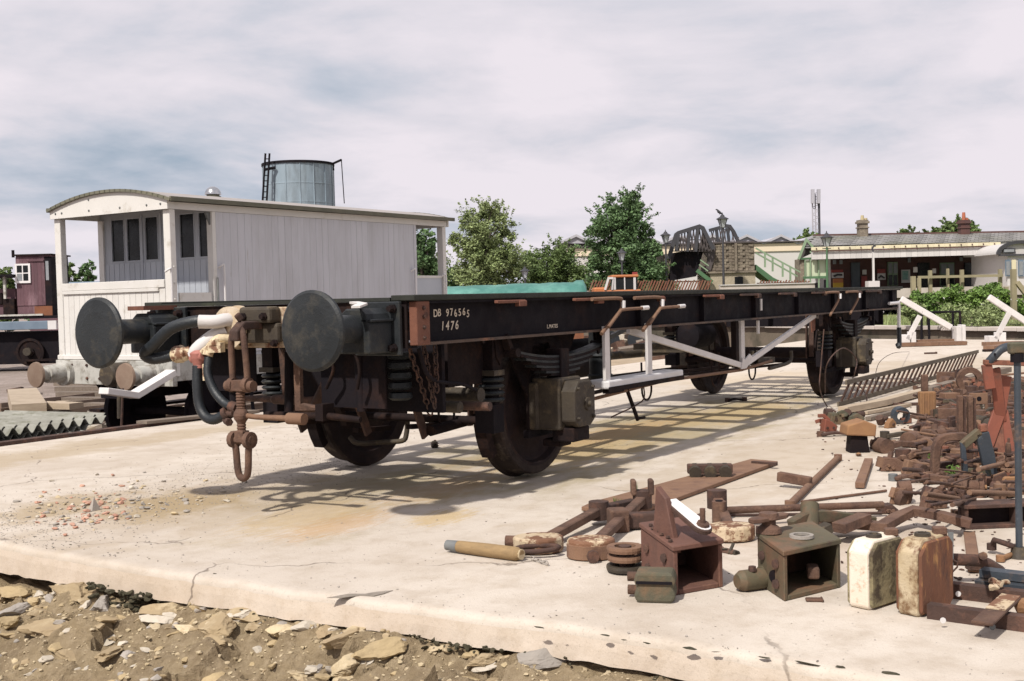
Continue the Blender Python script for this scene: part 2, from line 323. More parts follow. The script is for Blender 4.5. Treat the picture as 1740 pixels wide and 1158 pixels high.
# slab top and its edges
ys = [-12 + i*.04 for i in range(int(16.78/.04)+1)]; ys[-1] = 4.78
mb = MB(); rows = []
for y in ys:
    e = edge_x(y); w_ = .006*noise.noise(V(y*9, 0, 5))
    rows.append([(22.3 if y < -1 else 22.3+(y+1)*.22, y, 0), (e+.9, y, 0)] + [(e+dx_, y, -dz_+w_*(1-dx_/.2)) for dx_, dz_ in ((.16, .0), (.06, .001), (.03, .004), (.014, .010), (.004, .020), (0, .036))])
vs_ = [p for r_ in rows for p in r_]; k = 8
mb.add(vs_, [(i*k+j, (i+1)*k+j, (i+1)*k+j+1, i*k+j+1) for i in range(len(ys)-1) for j in range(k-1)], True); mb.s = [(i % (k-1)) > 2 for i in range(len(mb.f))]
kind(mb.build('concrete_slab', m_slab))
mb = MB(); vs_ = []
for y in ys:
    e = edge_x(y); w_ = .006*noise.noise(V(y*9, 0, 5)); b_ = -.125-.03*max(0, min(1, (y+1.5)/2)) + .014*noise.noise(V(y*2.2, 4, 0)) + .012*noise.noise(V(y*11, 4, 0))
    vs_ += [(e, y, -.036+w_), (e-.006, y, -.07), (e-.012+.01*noise.noise(V(y*8, 0, 2)), y, b_), (e+.5, y, b_-.01)]
mb.add(vs_, [(i*4+j, (i+1)*4+j, (i+1)*4+j+1, i*4+j+1) for i in range(len(ys)-1) for j in range(3)])
kind(mb.build('slab_edge', m_edge))
mb = MB(); mb.bx(-2.9, 23.5, 4.60, 4.776, -.8, -.004); kind(mb.build('slab_side_wall', m_edge))
# the crumbling bank under the near edge
def bank(x, y):
    s = edge_x(y) - x
    hol = max(0, noise.noise(V(y*1.1+2, 9, 0))+.05)*.16
    z = -.135-.03*max(0, min(1, (y+1.5)/2)) - (hol if s < .12 else hol*max(0, 1-(s-.12)/.16)) - .05*min(1, max(0, s)/.2)
    t = max(0, min(1, (s-.10)/.65)); z -= .24*t*t*(3-2*t)
    a = .05*noise.noise(V(x*3, y*3, 1)) + .04*noise.noise(V(x*8, y*8, 4)) + .014*noise.noise(V(x*22, y*22, 2)) + .006*noise.noise(V(x*60, y*60, 2))
    c = noise.cell(V(x*7+noise.noise(V(x*4, y*4, 0)), y*5+noise.noise(V(x*4, y*4, 9)), 3))*.05*min(1, max(0, s)/.1)*max(0, 1-max(0, s-.45)/.4)
    return z + a + c - max(0, s-1.2)*.04
mb = MB(); xs = [-2.75-.018*i for i in range(112)]; y2 = [-7+.022*i for i in range(int(10/.022))]
vs_ = [(x, y, min(bank(x, y), -.13 if x > edge_x(y)-.01 else 9)) for x in xs for y in y2]; ny = len(y2)
mb.add(vs_, [(i*ny+j, i*ny+j+1, (i+1)*ny+j+1, (i+1)*ny+j) for i in range(len(xs)-1) for j in range(ny-1)], False)
kind(mb.build('earth_bank', m_earth))
mb = MB(); mb.add([(-4.7, -40, -.62), (-4.7, 30, -.62), (-60, 30, -.62), (-60, -40, -.62)], [(0, 1, 2, 3)]); mb.add([(-4.7, -40, -.62), (-4.7, 30, -.62), (-4.7, 30, -.8), (-4.7, -40, -.8)], [(0, 1, 2, 3)]); kind(mb.build('low_ground', m_earth))
# stones of the bank
rnd = random.Random(11)
m_stoney2 = M('earthy_limestone', (.33, .25, .145), (.27, .20, .12), 6, .95, .6, 50, second=((.42, .34, .22), .6, 9, .1))
LBL = {'lime': 'rough yellow limestone piece bedded in the crumbling earth bank below the slab edge', 'white': 'small whitish rubble piece lying on the earth bank below the slab edge', 'grey': 'small grey stone lying on the earth bank below the slab edge'}
n_ = 0
for i in range(1400):
    y = rnd.uniform(-4.3, 2.2); s = rnd.random()**(2.2 if i % 3 else 1)*1.0 + .02; x = edge_x(y) - s
    d = V(x-CX, y-CY, -.3-CZ); xx = d.dot(rt)/d.dot(fw)*F+870; yy = 579-d.dot(up)/d.dot(fw)*F
    if not (-60 < xx < 1700 and yy < 1200): continue
    big = s < .40 and rnd.random() < .75
    r = rnd.choice([.022, .03, .038, .05, .06, .08, .11])*rnd.uniform(.85, 1.15) if big else rnd.uniform(.013, .034)
    kd = 'lime' if (big or rnd.random() < .45) else rnd.choice(['white', 'grey', 'grey'])
    m_ = {'lime': rnd.choice([m_stoney, m_stone, m_stoney2, m_stoney2]), 'white': m_stonew, 'grey': m_stoneg}[kd]
    if big and rnd.random() < .25: m_ = m_stoneg if rnd.random() < .5 else m_stonew; kd = 'grey'
    z = bank(x, y) - (r*.10 if big else -r*.12)
    mb = MB(); mb.rock((0, 0, 0), r, i, 3 if r > .07 else 2 if r > .03 else 1, (1.35, .8, .42 if big else .6), .45)
    sz_ = 'large' if r > .075 else 'middling' if r > .045 else 'small' if r > .022 else 'tiny'; ti_ = {m_stoney: 'yellow limestone block', m_stone: 'pale limestone block', m_stoney2: 'earthy brown limestone block', m_stonew: 'whitish rubble piece', m_stoneg: 'grey stone'}[m_]
    wh_ = 'at far left' if xx < 180 else 'left of the brick' if xx < 360 else 'by the broken brick' if xx < 480 else 'below the dark spall' if xx < 700 else 'right of the spall' if xx < 1000 else 'at the far right'
    tag(mb.build('rubble_stone', m_, loc=(x, y, z)), '%s %s %s %s' % (sz_, ti_, 'under the slab lip' if s < .15 else 'on the bank slope' if s < .45 else 'on the lower dirt', wh_), 'stone', 'rubble stones in the bank'); n_ += 1
    if n_ >= 295: break
mb = MB()
for i in range(8000):
    y = rnd.uniform(-4.6, 2.6); s = rnd.random()**1.2*1.5; x = edge_x(y) - s; r = rnd.uniform(.003, .008) if i % 4 else rnd.uniform(.008, .018)
    mb.rock((x, y, bank(x, y)+r*.2), r, i, 0, (1.2, 1, .7))
kind(mb.build('bank_gravel', m_stone), 'stuff')
mb = MB()
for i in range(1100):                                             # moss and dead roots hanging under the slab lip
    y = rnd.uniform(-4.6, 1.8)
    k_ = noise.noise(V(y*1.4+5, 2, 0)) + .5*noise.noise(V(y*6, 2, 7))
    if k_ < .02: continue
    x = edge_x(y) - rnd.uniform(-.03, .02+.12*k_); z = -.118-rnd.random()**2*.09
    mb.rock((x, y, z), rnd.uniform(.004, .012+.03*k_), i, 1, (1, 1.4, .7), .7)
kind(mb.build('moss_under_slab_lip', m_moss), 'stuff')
def lone(name, mb_, m_, label, cat, loc, group=None): return tag(mb_.build(name, m_, loc=loc), label, cat, group)
p = G(385, 1135, -.36); mb = MB(); mb.box((0, 0, .02), (.20, .085, .06), .5, .2, -.25); lone('broken_brick', mb, m_brick, 'long broken red brick leaning up at the bottom edge of the bank', 'brick', p)
p = G(572, 1128, -.33); mb = MB(); mb.rock((0, 0, 0), .05, 5, 2, (1, 1, .5)); lone('brick_lump', mb, m_brick, 'pinkish red brick lump in the bank left of centre', 'brick', p)
p = G(160, 868); mb = MB(); mb.add([(-.03, -.02, 0), (.035, -.02, 0), (.03, .03, 0), (-.025, .03, 0), (.005, .005, .085)], [(0, 1, 4), (1, 2, 4), (2, 3, 4), (3, 0, 4)]); lone('pointed_stone', mb, m_stoneg, 'pointed grey stone standing among brick fragments on the slab', 'stone', p)
# brick and stone crumbs on the slab
for i in range(230):
    a = rnd.gauss(0, 1); px = 150 + a*62; py = 868 + rnd.gauss(0, 17) + (px-150)*-.05
    if i % 3 == 0: px = rnd.uniform(60, 420); py = 862-(px-60)*.09+rnd.gauss(0, 18)
    p = G(px, py)
    if p.x < edge_x(p.y)+.05 or px < -40: continue
    r = rnd.uniform(.008, .026); pk = abs(px-130) < 90 and rnd.random() < .6
    mb = MB(); mb.rock((0, 0, r*.3), r, i+50, 1, (1.2, .9, .5))
    tag(mb.build('brick_crumb' if pk else 'stone_crumb', m_brick if pk else rnd.choice([m_stone, m_stonew, m_stoneg]), loc=p), ('%s pink brick fragment %s' if pk else '%s stone fragment %s') % ('larger' if r > .018 else 'small' if r > .012 else 'tiny', 'at the left edge of the slab' if px < 60 else 'left of the pointed stone' if px < 145 else 'right beside the pointed stone' if px < 185 else 'right of the pointed stone' if px < 260 else 'in the sandy strip towards the coupling'), 'fragment', 'brick fragments on the slab' if pk else 'stone fragments on the slab')
mb = MB()
for i in range(2600):
    px = rnd.uniform(-20, 620); py = 900 - px*.17 + rnd.gauss(0, 28) - (20 if px > 300 else 0); p = G(px, max(py, 720))
    if p.x < edge_x(p.y)+.03: continue
    r = rnd.uniform(.002, .007); mb.rock((p.x, p.y, r*.3), r, i, 0, (1.2, 1, .6))
for i in range(3600):
    p = V(-3.05+rnd.random()**1.8*11, rnd.uniform(-4.6, 4.6), 0); r = rnd.uniform(.0015, .0045) if i % 9 else rnd.uniform(.004, .009)
    if p.x > edge_x(p.y)+.03: mb.rock((p.x, p.y, r*.3), r, i, 0, (1.2, 1, .5))
kind(mb.build('grit_on_slab', m_stoneg), 'stuff')
mb = MB()                                                         # dark chips and broken bits along the lip
for (px, py, w_) in ((60, 912, 18), (88, 917, 12), (120, 926, 22), (134, 930, 10), (200, 940, 16), (235, 944, 14), (254, 950, 10), (310, 955, 8), (335, 968, 10), (365, 975, 12), (340, 914, 10), (490, 921, 8), (420, 909, 6), (920, 1067, 24), (948, 1071, 8), (1030, 1080, 22), (1062, 1088, 14), (1100, 1093, 16), (1172, 1102, 30), (1215, 1108, 18), (1300, 1118, 26), (1370, 1127, 34), (1430, 1134, 20), (1510, 1144, 30), (1060, 1027, 7), (1120, 1065, 6), (740, 1000, 5), (1215, 1065, 6), (1345, 1060, 5), (130, 885, 10), (700, 890, 6)):
    p = G(px, py); r = w_/400*.55; n0 = len(mb.v); mb.rock((0, 0, 0), r, px, 1, (.5, .5, .1), .8)
    for q in range(n0, len(mb.v)): v_ = mb.v[q]; mb.v[q] = (p.x+v_[0]*.7, p.y+v_[1]*1.7, v_[2])
kind(mb.build('dark_chips_on_slab', m_moss), 'stuff')
p = G(612, 1012); mb = MB(); mb.prism([(-.14, -.02), (-.05, .03), (.02, .015), (.07, .04), (.14, .05), (.10, .0), (.06, -.03), (.0, -.01), (-.08, -.035)], (0, 0, .0006), (.62, -.78, 0), (.78, .62, 0), (0, 0, .002)); lone('broken_patch', mb, m_spall, 'dark broken spall in the slab surface near its front edge', 'broken concrete', p)
# beyond the slab: trench of a track, then the old platform and the grass behind it
A0, A1 = G(1180, 552, .2), G(1800, 560, .2); A0 = A0 + (A0-A1)*1.3; A1 = A1 + (A1-A0)*.5
dd = (A1-A0).normalized(); nb = V(-dd.y, dd.x, 0)
if nb.dot(fw) < 0: nb = -nb
def fp(t, b_, z): return A0 + dd*t + nb*b_ + V(0, 0, z-A0.z)
LN = (A1-A0).length
m_coping = M('pale_platform_coping', (.52, .46, .42), (.40, .35, .31), 2, .85, .3, 20)
m_pwall = M('mossy_platform_stone', (.17, .13, .10), (.10, .085, .06), 1.5, .9, .8, 9, second=((.05, .045, .03), .55, 1.1, .1))
mb = MB(); mb.bar(fp(0, .35, -.38), fp(LN, .35, -.38), .5, 1.02); kind(mb.build('platform_wall', m_pwall))
pc = kind(bpy.data.objects.new('platform_edge', None)); col.objects.link(pc)
for i in range(60):
    mb = MB(); mb.bar(fp(i*1.2-6, .28, .18), fp(i*1.2-6+1.19, .28, .18+.01*(i % 3)), .62, .1); mb.build('coping_stone', m_coping, pc, bev=.01)
mb = MB(); mb.add([fp(-6, .5, .16), fp(LN+20, .5, .16), fp(LN+60, 160, .16), fp(-60, 160, .16)], [(0, 1, 2, 3)]); kind(mb.build('grass_field', m_grassg))
# ================================================================= THE FLAT WAGON FRAME (length along X, near end at -1.7, axles at 0 and 6.74)
W = thing('flat_wagon', 'long black rusty four-wheeled railway wagon frame without deck, standing on the concrete slab', 'wagon', (0, 0, 0))
XA, XB, AX2 = -1.66, 8.84, 6.78
def part(name, mb, m, par=None, bev=0): return mb.build(name, m, par or W, bev=bev)
def bolt(p, d, r=.014, h=.016, mat_=None, par=None, name='bolt'):
    mb = MB(); mb.lathe(p, d, [(0, r*1.1), (h*.4, r*1.1), (h*.4, r*.8), (h, r*.75)], 6, False); return mb.build(name, mat_ or m_blackrust, par or W)
m_flange = M('worn_lower_flange', (.05, .032, .024), (.10, .06, .04), 6, .7, .3, 60, second=((.24, .10, .05), .62, 4, .08), third=((.02, .015, .014), .55, 2.2, .06))
m_topedge = M('mossy_black_top_rail', (.013, .014, .012), (.02, .022, .014), 4, .8, .4, 60, second=((.05, .055, .025), .64, 2.5, .1))
for s in (-1, 1):
    g = MB(); y = s*1.04
    g.bx(XA+.05, XB-.05, y-.008, y+.008, 1.012, 1.235); side = part('side_girder', g, m_black)
    g = MB(); g.bx(XA+.03, XB-.03, s*1.015, s*1.10, .998, 1.014); part('lower_flange', g, m_flange, side)
    g = MB(); g.bx(XA+.03, XB-.03, s*.98, s*1.10, 1.235, 1.25); part('upper_flange', g, m_black, side)
    g = MB(); g.bx(XA-.02, XB+.03, s*.95, s*1.115, 1.252, 1.285); part('top_rail', g, m_topedge, bev=.004)
    for k in range(7):                                             # web stiffeners
        g = MB(); x = 1.2+k*1.21; g.bx(x-.012, x+.012, s*1.05, s*1.09, 1.016, 1.233); part('stiffener', g, m_black, side)
    g = MB(); g.bx(XA+.015, XA+.14, s*1.05, s*1.104, 1.0, 1.248); e = part('corner_plate', g, m_rustor, side, .004)
    for z in (1.04, 1.10, 1.16, 1.21): bolt((XA+.08, s*1.104, z), (0, s, 0), .012, .012, m_rustdk, side)
for X_, sx in ((XA, 1), (XB, -1)):
    g = MB(); g.bx(X_, X_+sx*.014, -1.045, 1.045, .985, 1.25); h = part('headstock', g, m_blackrust)
    g = MB(); g.bx(X_+sx*.014, X_+sx*.09, -1.045, 1.045, 1.236, 1.249); g.bx(X_+sx*.014, X_+sx*.09, -1.045, 1.045, .985, .998); part('flange', g, m_black, h)
    g = MB(); g.bx(X_-sx*.02, X_+sx*.13, -.945, .945, 1.252, 1.272); part('end_plate', g, m_topedge, h)
# members between the girders: what throws the grid of shade
for x in (-.98, -.5, .05, .52, 1.35, 2.15, 2.9, 3.45, 4.15, 4.9, 5.7, 6.25, 6.74, 7.25, 7.9):
    g = MB(); g.bx(x-.04, x+.04, -1.03, 1.03, 1.03, 1.044); g.bx(x-.006, x+.006, -1.03, 1.03, 1.045, 1.2); g.bx(x-.04, x+.04, -1.03, 1.03, 1.201, 1.215); part('cross_member', g, m_black)
for y in (-.34, .34):
    g = MB(); g.bx(XA+.02, XB-.02, y-.035, y+.035, 1.217, 1.231); g.bx(XA+.02, XB-.02, y-.005, y+.005, 1.08, 1.216); part('long_member', g, m_black)
for x0, x1, s in ((-1.6, -.5, 1), (-1.6, -.5, -1), (7.9, 8.75, 1), (7.9, 8.75, -1)):
    g = MB(); a, b = ((x0, .12*s, 1.1), (x1, .98*s, 1.1)) if x0 < 0 else ((x0, .98*s, 1.1), (x1, .12*s, 1.1)); g.bar(a, b, .012, .19); g.bar((a[0], a[1], 1.19), (b[0], b[1], 1.19), .07, .012); part('diagonal_brace', g, m_black)
for x in (-.25, .28, 6.5, 7.0):
    for y in (-.68, .68, 0):
        g = MB(); g.bx(x-.3, x+.1, y-.03, y+.03, 1.06, 1.19); part('trimmer', g, m_black)
g = MB(); g.bx(2.9, 4.15, -.9, -.78, 1.05, 1.06); g.bx(1.4, 2.1, -.55, -.1, 1.05, 1.07); g.bx(4.9, 5.6, .1, .7, 1.05, 1.07); part('tray', g, m_black)
# pads and bars along the top edge
for a, b in ((-.87, -.54), (.10, .50), (1.14, 1.52), (2.32, 2.72), (3.15, 3.62), (4.15, 4.62), (5.15, 5.6), (6.4, 6.9), (7.15, 7.75)):
    g = MB(); g.bar((a, -1.125, 1.232), (b, -1.125, 1.232), .028, .02); g.box((b-.04, -1.125, 1.218), (.09, .04, .036)); t = part('lashing_bar', g, m_rustor if a < 3 else m_rustdk, bev=.004)
def lever(x, flip=False, small=False):
    y = -1.15; g = MB()
    g.tube(spline([(x-.45, y, 1.232), (x-.06, y, 1.233), (x+.0, y, 1.21), (x-.03, y, 1.14), (x-.24, y, 1.03), (x-.32, y, .985)], 5), .015, 6); l = part('stanchion_lever', g, m_rustlt)
    g = MB(); g.tube([(x+.005, y-.012, 1.215), (x-.0, y-.012, 1.16)], .019, 6); part('painted_knuckle', g, m_whiteclean, l)
    if not small:
        g = MB(); g.tube(spline([(x-.27, y-.03, 1.03), (x-.10, y-.03, 1.13), (x-.03, y-.03, 1.15), (x+.30, y-.03, 1.155)], 4), .013, 6); part('lower_rod', g, m_rustlt, l)
        g = MB(); g.tube([(x+.27, y-.03, 1.155), (x+.37, y-.03, 1.157)], .018, 6); part('painted_tip', g, m_whiteclean, l)
lever(.76); lever(1.42); lever(5.98, small=True); lever(6.72, small=True)
# wheelsets
m_tread = M('scaly_wheel_tread', (.024, .017, .016), (.045, .032, .026), 9, .85, .7, 50, second=((.14, .11, .08), .62, 5, .08), spec=.2)
m_wheel = M('dark_rusty_wheel', (.017, .012, .014), (.030, .020, .019), 6, .75, .35, 60, second=((.05, .027, .02), .62, 7, .12), spec=.12)
def wheelset(x, zc=.512):
    x += .045 if x < 3 else 0
    ws = MB(); ws.lathe((x, -1.0, zc), (0, 1, 0), [(0, .05), (.18, .05), (.2, .075), (1.8, .075), (1.82, .05), (2, .05)], 16); axl = part('axle', ws, m_wheel)
    for s in (-1, 1):
        w = MB(); # t measured outward from the wheel's back face at |y| = .675
        prof = [(0, .08), (0, .13), (.02, .15), (.045, .36), (.0, .385), (0, .44)]
        w.lathe((x, s*.662, zc), (0, s, 0), [(0, .075), (-.02, .13), (-.01, .16), (.045, .30), (.045, .37), (.0, .40), (0, .492)], 48, caps=False)
        w.lathe((x, s*.662, zc), (0, s, 0), [(.18, .425), (.18, .405), (.135, .39), (.115, .36), (.12, .30), (.14, .17), (.19, .145), (.20, .12), (.20, .075)], 48, caps=False)
        wo_ = part('wheel', w, m_wheel)
        w = MB(); w.lathe((x, s*.662, zc), (0, s, 0), [(0, .492), (.008, .506), (.02, .511), (.032, .503), (.042, .490), (.17, .480), (.18, .472), (.18, .425)], 56, caps=False); part('tyre', w, m_tread, wo_)
        w = MB(); w.lathe((x, s*.855, zc), (0, s, 0), [(0, .09), (.06, .085), (.06, .05)], 16); part('hub', w, m_wheel, wo_)
    return axl
for x in (0, AX2): wheelset(x)
def running_gear(x, s, front):
    y = s*.97; sg = s
    # W-iron plate
    g = MB(); P_ = [(-.62, .0), (-.50, 0), (-.19, -.44), (-.19, -.66), (-.13, -.70), (-.13, -.14), (-.10, -.08), (.10, -.08), (.13, -.14), (.13, -.70), (.19, -.66), (.19, -.44), (.50, 0), (.62, 0), (.62, .12), (-.62, .12)]
    g.prism(P_, (x, s*.90, 1.02), (1, 0, 0), (0, 0, 1), (0, s*.016, 0)); wi = part('axle_guard', g, m_blackrust)
    g = MB(); g.bar((x-.62, s*.9, .34), (x+.62, s*.9, .34), .03, .04) if not front else g.bar((x-.2, s*.9, .33), (x+.2, s*.9, .33), .04, .05); part('keep_bar', g, m_black, wi)
    # axlebox: ribbed cast block with stepped cover
    b = MB(); b.bx(x-.15, x+.15, s*.92, s*1.14, .36, .71); b.bx(x-.175, x-.135, s*.90, s*.98, .36, .68); b.bx(x+.135, x+.175, s*.90, s*.98, .36, .68); ab = part('axlebox', b, m_khaki, bev=.015)
    b = MB(); b.prism([(-.13, -.10), (-.07, -.14), (.07, -.14), (.13, -.10), (.13, .10), (.08, .17), (-.08, .17), (-.13, .10)], (x, s*1.142, .52), (1.08, 0, 0), (0, 0, 1), (0, s*.11, 0)); part('cover', b, m_khaki, ab, .012)
    b = MB(); b.bx(x-.11, x+.11, s*1.05, s*1.22, .28, .375); b.bx(x-.07, x+.07, s*.95, s*1.1, .24, .29); part('oil_keep', b, m_blackrust, ab, .01)
    b = MB(); b.lathe((x+.03, s*1.252, .53), (0, s, 0), [(0, .045), (.012, .045), (.014, .02), (.035, .02)], 10); part('cap', b, m_khaki, ab)
    for px_, pz in ((-.1, .64), (.1, .64), (-.1, .44), (.1, .44)): bolt((x+px_, s*1.252, pz), (0, s, 0), .013, .018, m_khaki, ab)
    # leaf spring
    sp = MB(); sp.bx(x-.055, x+.055, s*.985, s*1.105, .70, .905); sb = part('spring_buckle', sp, m_blackrust, bev=.006)
    hl = .60
    for k in range(8):
        L_ = hl - k*.062; t = .0155; pts = []
        for i in range(13):
            q = -L_ + 2*L_*i/12; pts.append((x+q, q))
        z0 = .845 - k*.0175; v = []
        for xx, q in pts:
            z = z0 + .17*(q*q)
            v += [(xx, s*1.0, z), (xx, s*1.09, z), (xx, s*1.09, z+t), (xx, s*1.0, z+t)]
        f = [(i*4+j, i*4+(j+1) % 4, (i+1)*4+(j+1) % 4, (i+1)*4+j) for i in range(12) for j in range(4)] + [(3, 2, 1, 0), (48, 49, 50, 51)]
        l_ = MB(); l_.add(v, f); part('leaf', l_, m_blackrust if k % 2 else m_greasy, sb)
    for q in (-1, 1):
        h = MB(); h.bar((x+q*.6, s*1.045, .91), (x+q*.66, s*1.045, 1.02), .05, .035); h.cyl((x+q*.6, s*.98, .905), (x+q*.6, s*1.11, .905), .03, n=10); part('spring_hanger', h, m_blackrust)
        h = MB(); h.prism([(-.06, .1), (.06, .1), (.04, -.04), (0, -.09), (-.04, -.04)], (x+q*.66, s*.99, .92), (1, 0, 0), (0, 0, 1), (0, s*.02, 0)); part('shoe', h, m_blackrust)
    # rubber ring bump column between wheel and headstock
    c = MB(); xx = x-.68; c.bx(xx-.055, xx+.055, s*.9, s*1.0, .80, 1.0); bc = part('bump_post', c, m_blackrust)
    c = MB(); c.bx(xx-.07, xx+.05, s*.88, s*1.02, .765, .80); part('post_shoe', c, m_khaki, bc)
    for k in range(4):
        c = MB(); c.lathe((xx, s*.95, .60+k*.042), (0, 0, 1), [(0, .05), (0, .075), (.012, .085), (.024, .075), (.024, .05)], 20); part('rubber_ring', c, m_greasy, bc)
    c = MB(); c.cyl((xx, s*.95, .5), (xx, s*.95, .78), .05, n=14); c.bx(xx-.06, xx+.06, s*.86, s*1.0, .40, .58); part('stem', c, m_black, bc)
for x, fr in ((0, True), (AX2, False)):
    for s in (-1, 1): running_gear(x, s, fr)
g = MB(); g.prism([(0, 0), (.07, .02), (.09, .2), (-.02, .2)], (-.60, -.93, .80), (1, 0, 0), (0, 0, 1), (0, .01, 0)); part('orange_bracket', g, m_rustor)
g = MB(); g.prism([(0, 0), (.10, .02), (.12, .2), (-.04, .2)], (5.72, -.93, .80), (1, 0, 0), (0, 0, 1), (0, .01, 0)); part('orange_bracket', g, m_rustor)
# brake gear, cylinder, tanks and rods in the dark under the frame
g = MB(); g.lathe((-.78, .32, .58), (0, 0, 1), [(0, .17), (.03, .24), (.06, .24), (.36, .24), (.38, .2)], 24); part('vacuum_cylinder', g, m_black)
g = MB(); g.lathe((1.55, -.1, .72), (1, 0, 0), [(0, .05), (.03, .17), (.6, .17), (.63, .05)], 20); part('air_reservoir', g, m_black)
for q in ((-1.5, -1.49, -.75, -.25, .62, .985), (-1.5, -1.49, .3, .7, .7, .985), (-1.25, -1.22, -.98, -.5, .58, 1.0)): g = MB(); g.bx(*q); part('hanging_plate', g, m_black)
g = MB(); g.bx(-1.12, -.72, -.93, -.90, .72, 1.0); part('side_bracket', g, m_blackrust)
for x in (-.53, .53, AX2-.53, AX2+.53):
    for y in (-.745, .745):
        a0 = 180-35 if x < (0 if x < 3 else AX2) else -35
        cx = 0 if x < 3 else AX2; g = MB(); pts = arc((cx, y, .5), .505, a0, a0+70, 8); g.path(pts, .06, .09, (0, 1, 0)); bs = part('brake_block', g, m_blackrust)
        g = MB(); q = 1 if x > cx else -1; g.bar((cx+q*.55, y, .5), (cx+q*.50, y, 1.02), .05, .022); g.bar((cx+q*.56, y+.05, .42), (cx+q*.54, y+.05, 1.0), .012, .05); part('hanger', g, m_rustdk, bs)
    g = MB(); g.tube([(cx+q*.58, -.8, .46), (cx+q*.58, .8, .46)], .028, 8); part('brake_beam', g, m_blackrust)
for x in (-1.0,):
    g = MB(); g.lathe((x, .95, .60), (0, -1, 0), [(0, .02), (.3, .024), (.32, .034), (.8, .034), (.82, .042), (1.1, .042), (1.12, .028), (2.1, .028)], 10); part('cross_shaft', g, m_rustdk)
    g = MB(); g.tube([(x-.1, -.35, .61), (x-.1, -1.0, .60)], .036, 8); g.tube([(x+.1, -.55, .66), (x+.1, -1.02, .66)], .045, 10); part('brown_shaft', g, m_khaki)
for y in (-.52, .52, -.05):
    g = MB(); g.bar((-1.0, y, .62), (-1.03, y, 1.0), .05, .02); g.bar((-1.0, y-.06, .6), (-.9, y-.06, .38), .02, .06); part('shaft_hanger', g, m_rustdk)
g = MB(); g.tube(spline([(-.75, .18, .33), (-.74, .12, .29), (-.62, -.02, .29), (-.58, -.14, .30), (-.56, -.16, .34), (-.55, -.17, .46)], 4), .018, 7); part('bent_pipe', g, m_khaki)
g = MB(); g.path([(-1.05, .08, .80), (-1.12, .05, .70), (-1.06, -.0, .56), (-1.0, 0, .45)], .03, .05, (0, 1, 0)); g.tube(arc((-1.1, -.02, .68), .12, 0, 180, 10, (0, 1, 0)), .022, 7); part('brake_crank', g, m_blackrust)
for q in ((-1.02, .4, .55), (-1.3, -.2, .62)): g = MB(); g.tube([(q[0], q[1], .98), q], .013, 6); part('drop_rod', g, m_rustdk)
for y, zz in ((-.45, .44), (.45, .44), (0, .40)):
    g = MB(); g.bar((-.9, y, zz), (.0-.55, y, zz-.02), .05, .03); g.bar((.55, y, .42), (3.0, y*.6, .47), .04, .025); g.bar((3.2, y*.6, .47), (AX2-.55, y, .42), .04, .025); part('pull_rod', g, m_blackrust)
g = MB(); g.tube([(.2, -.98, .49), (1.78, -.98, .55), (3.5, -.98, .53), (4.3, -.98, .57)], .014, 7); part('long_rod', g, m_rustlt)
g = MB(); g.tube([(-.9, -.62, .42), (-.2, -.62, .46)], .035, 8); part('lower_beam', g, m_blackrust)
for x, y in ((-.72, -.62), (1.55, -.95), (2.95, -.95), (3.85, -.95), (1.2, -.3), (5.6, .2)):
    g = MB(); g.tube(arc((x, y, .5), .085, 180, 360, 10), .009, 6); g.tube([(x-.085, y, .5), (x-.085, y, .72)], .009, 6); g.tube([(x+.085, y, .5), (x+.085, y, .72)], .009, 6); part('safety_loop', g, m_blackrust)
g = MB(); g.bx(4.0, 4.45, -.96, -.86, .54, .60); g.box((4.08, -.9, .62), (.16, .1, .12)); g.tube(spline([(4.2, -.99, .5), (4.3, -.99, .5), (4.75, -.99, .52), (4.85, -.99, .56), (4.85, -.99, .64)], 4), .018, 7); part('brake_lever', g, m_khaki)
g = MB(); g.tube([(3.2, .9, .62), (5.9, .9, .58)], .045, 8); g.bx(5.2, 5.9, .3, 1, .60, .70); part('far_side_pipe', g, m_khaki)
g = MB(); g.lathe((4.9, .2, .8), (1, 0, 0), [(0, .05), (.02, .14), (.5, .14), (.52, .05)], 18); part('air_reservoir', g, m_black)
# chains hanging from the near girder
def chain(a, b, n, r=.02, w=.006, name='chain', mat_=None, par=None, sag=0):
    g = MB(); a, b = V(a), V(b)
    for i in range(n):
        t = (i+.5)/n; c = a.lerp(b, t) - V(0, 0, sag*4*t*(1-t)); d = (b-a).normalized(); x, y, _ = frame(d); u_ = x if i % 2 else y
        g.tube([c + d*(math.cos(q)*r*1.35) + u_*(math.sin(q)*r*.8) for q in (2*math.pi*k/8 for k in range(8))], w, 4, True)
    return g.build(name, mat_ or m_rustdk, par or W)
chain((-1.45, -1.0, .99), (-1.33, -.98, .62), 11); chain((-1.38, -1.03, .99), (-1.36, -1.02, .72), 8); chain((-1.52, -.95, .98), (-1.2, -.85, .56), 12)
g = MB(); g.tube(spline([(-1.5, -1.0, .98), (-1.42, -1.02, .8), (-1.1, -1.02, .74), (-.9, -1.0, .68)], 5), .012, 6); part('loose_pipe', g, m_black)
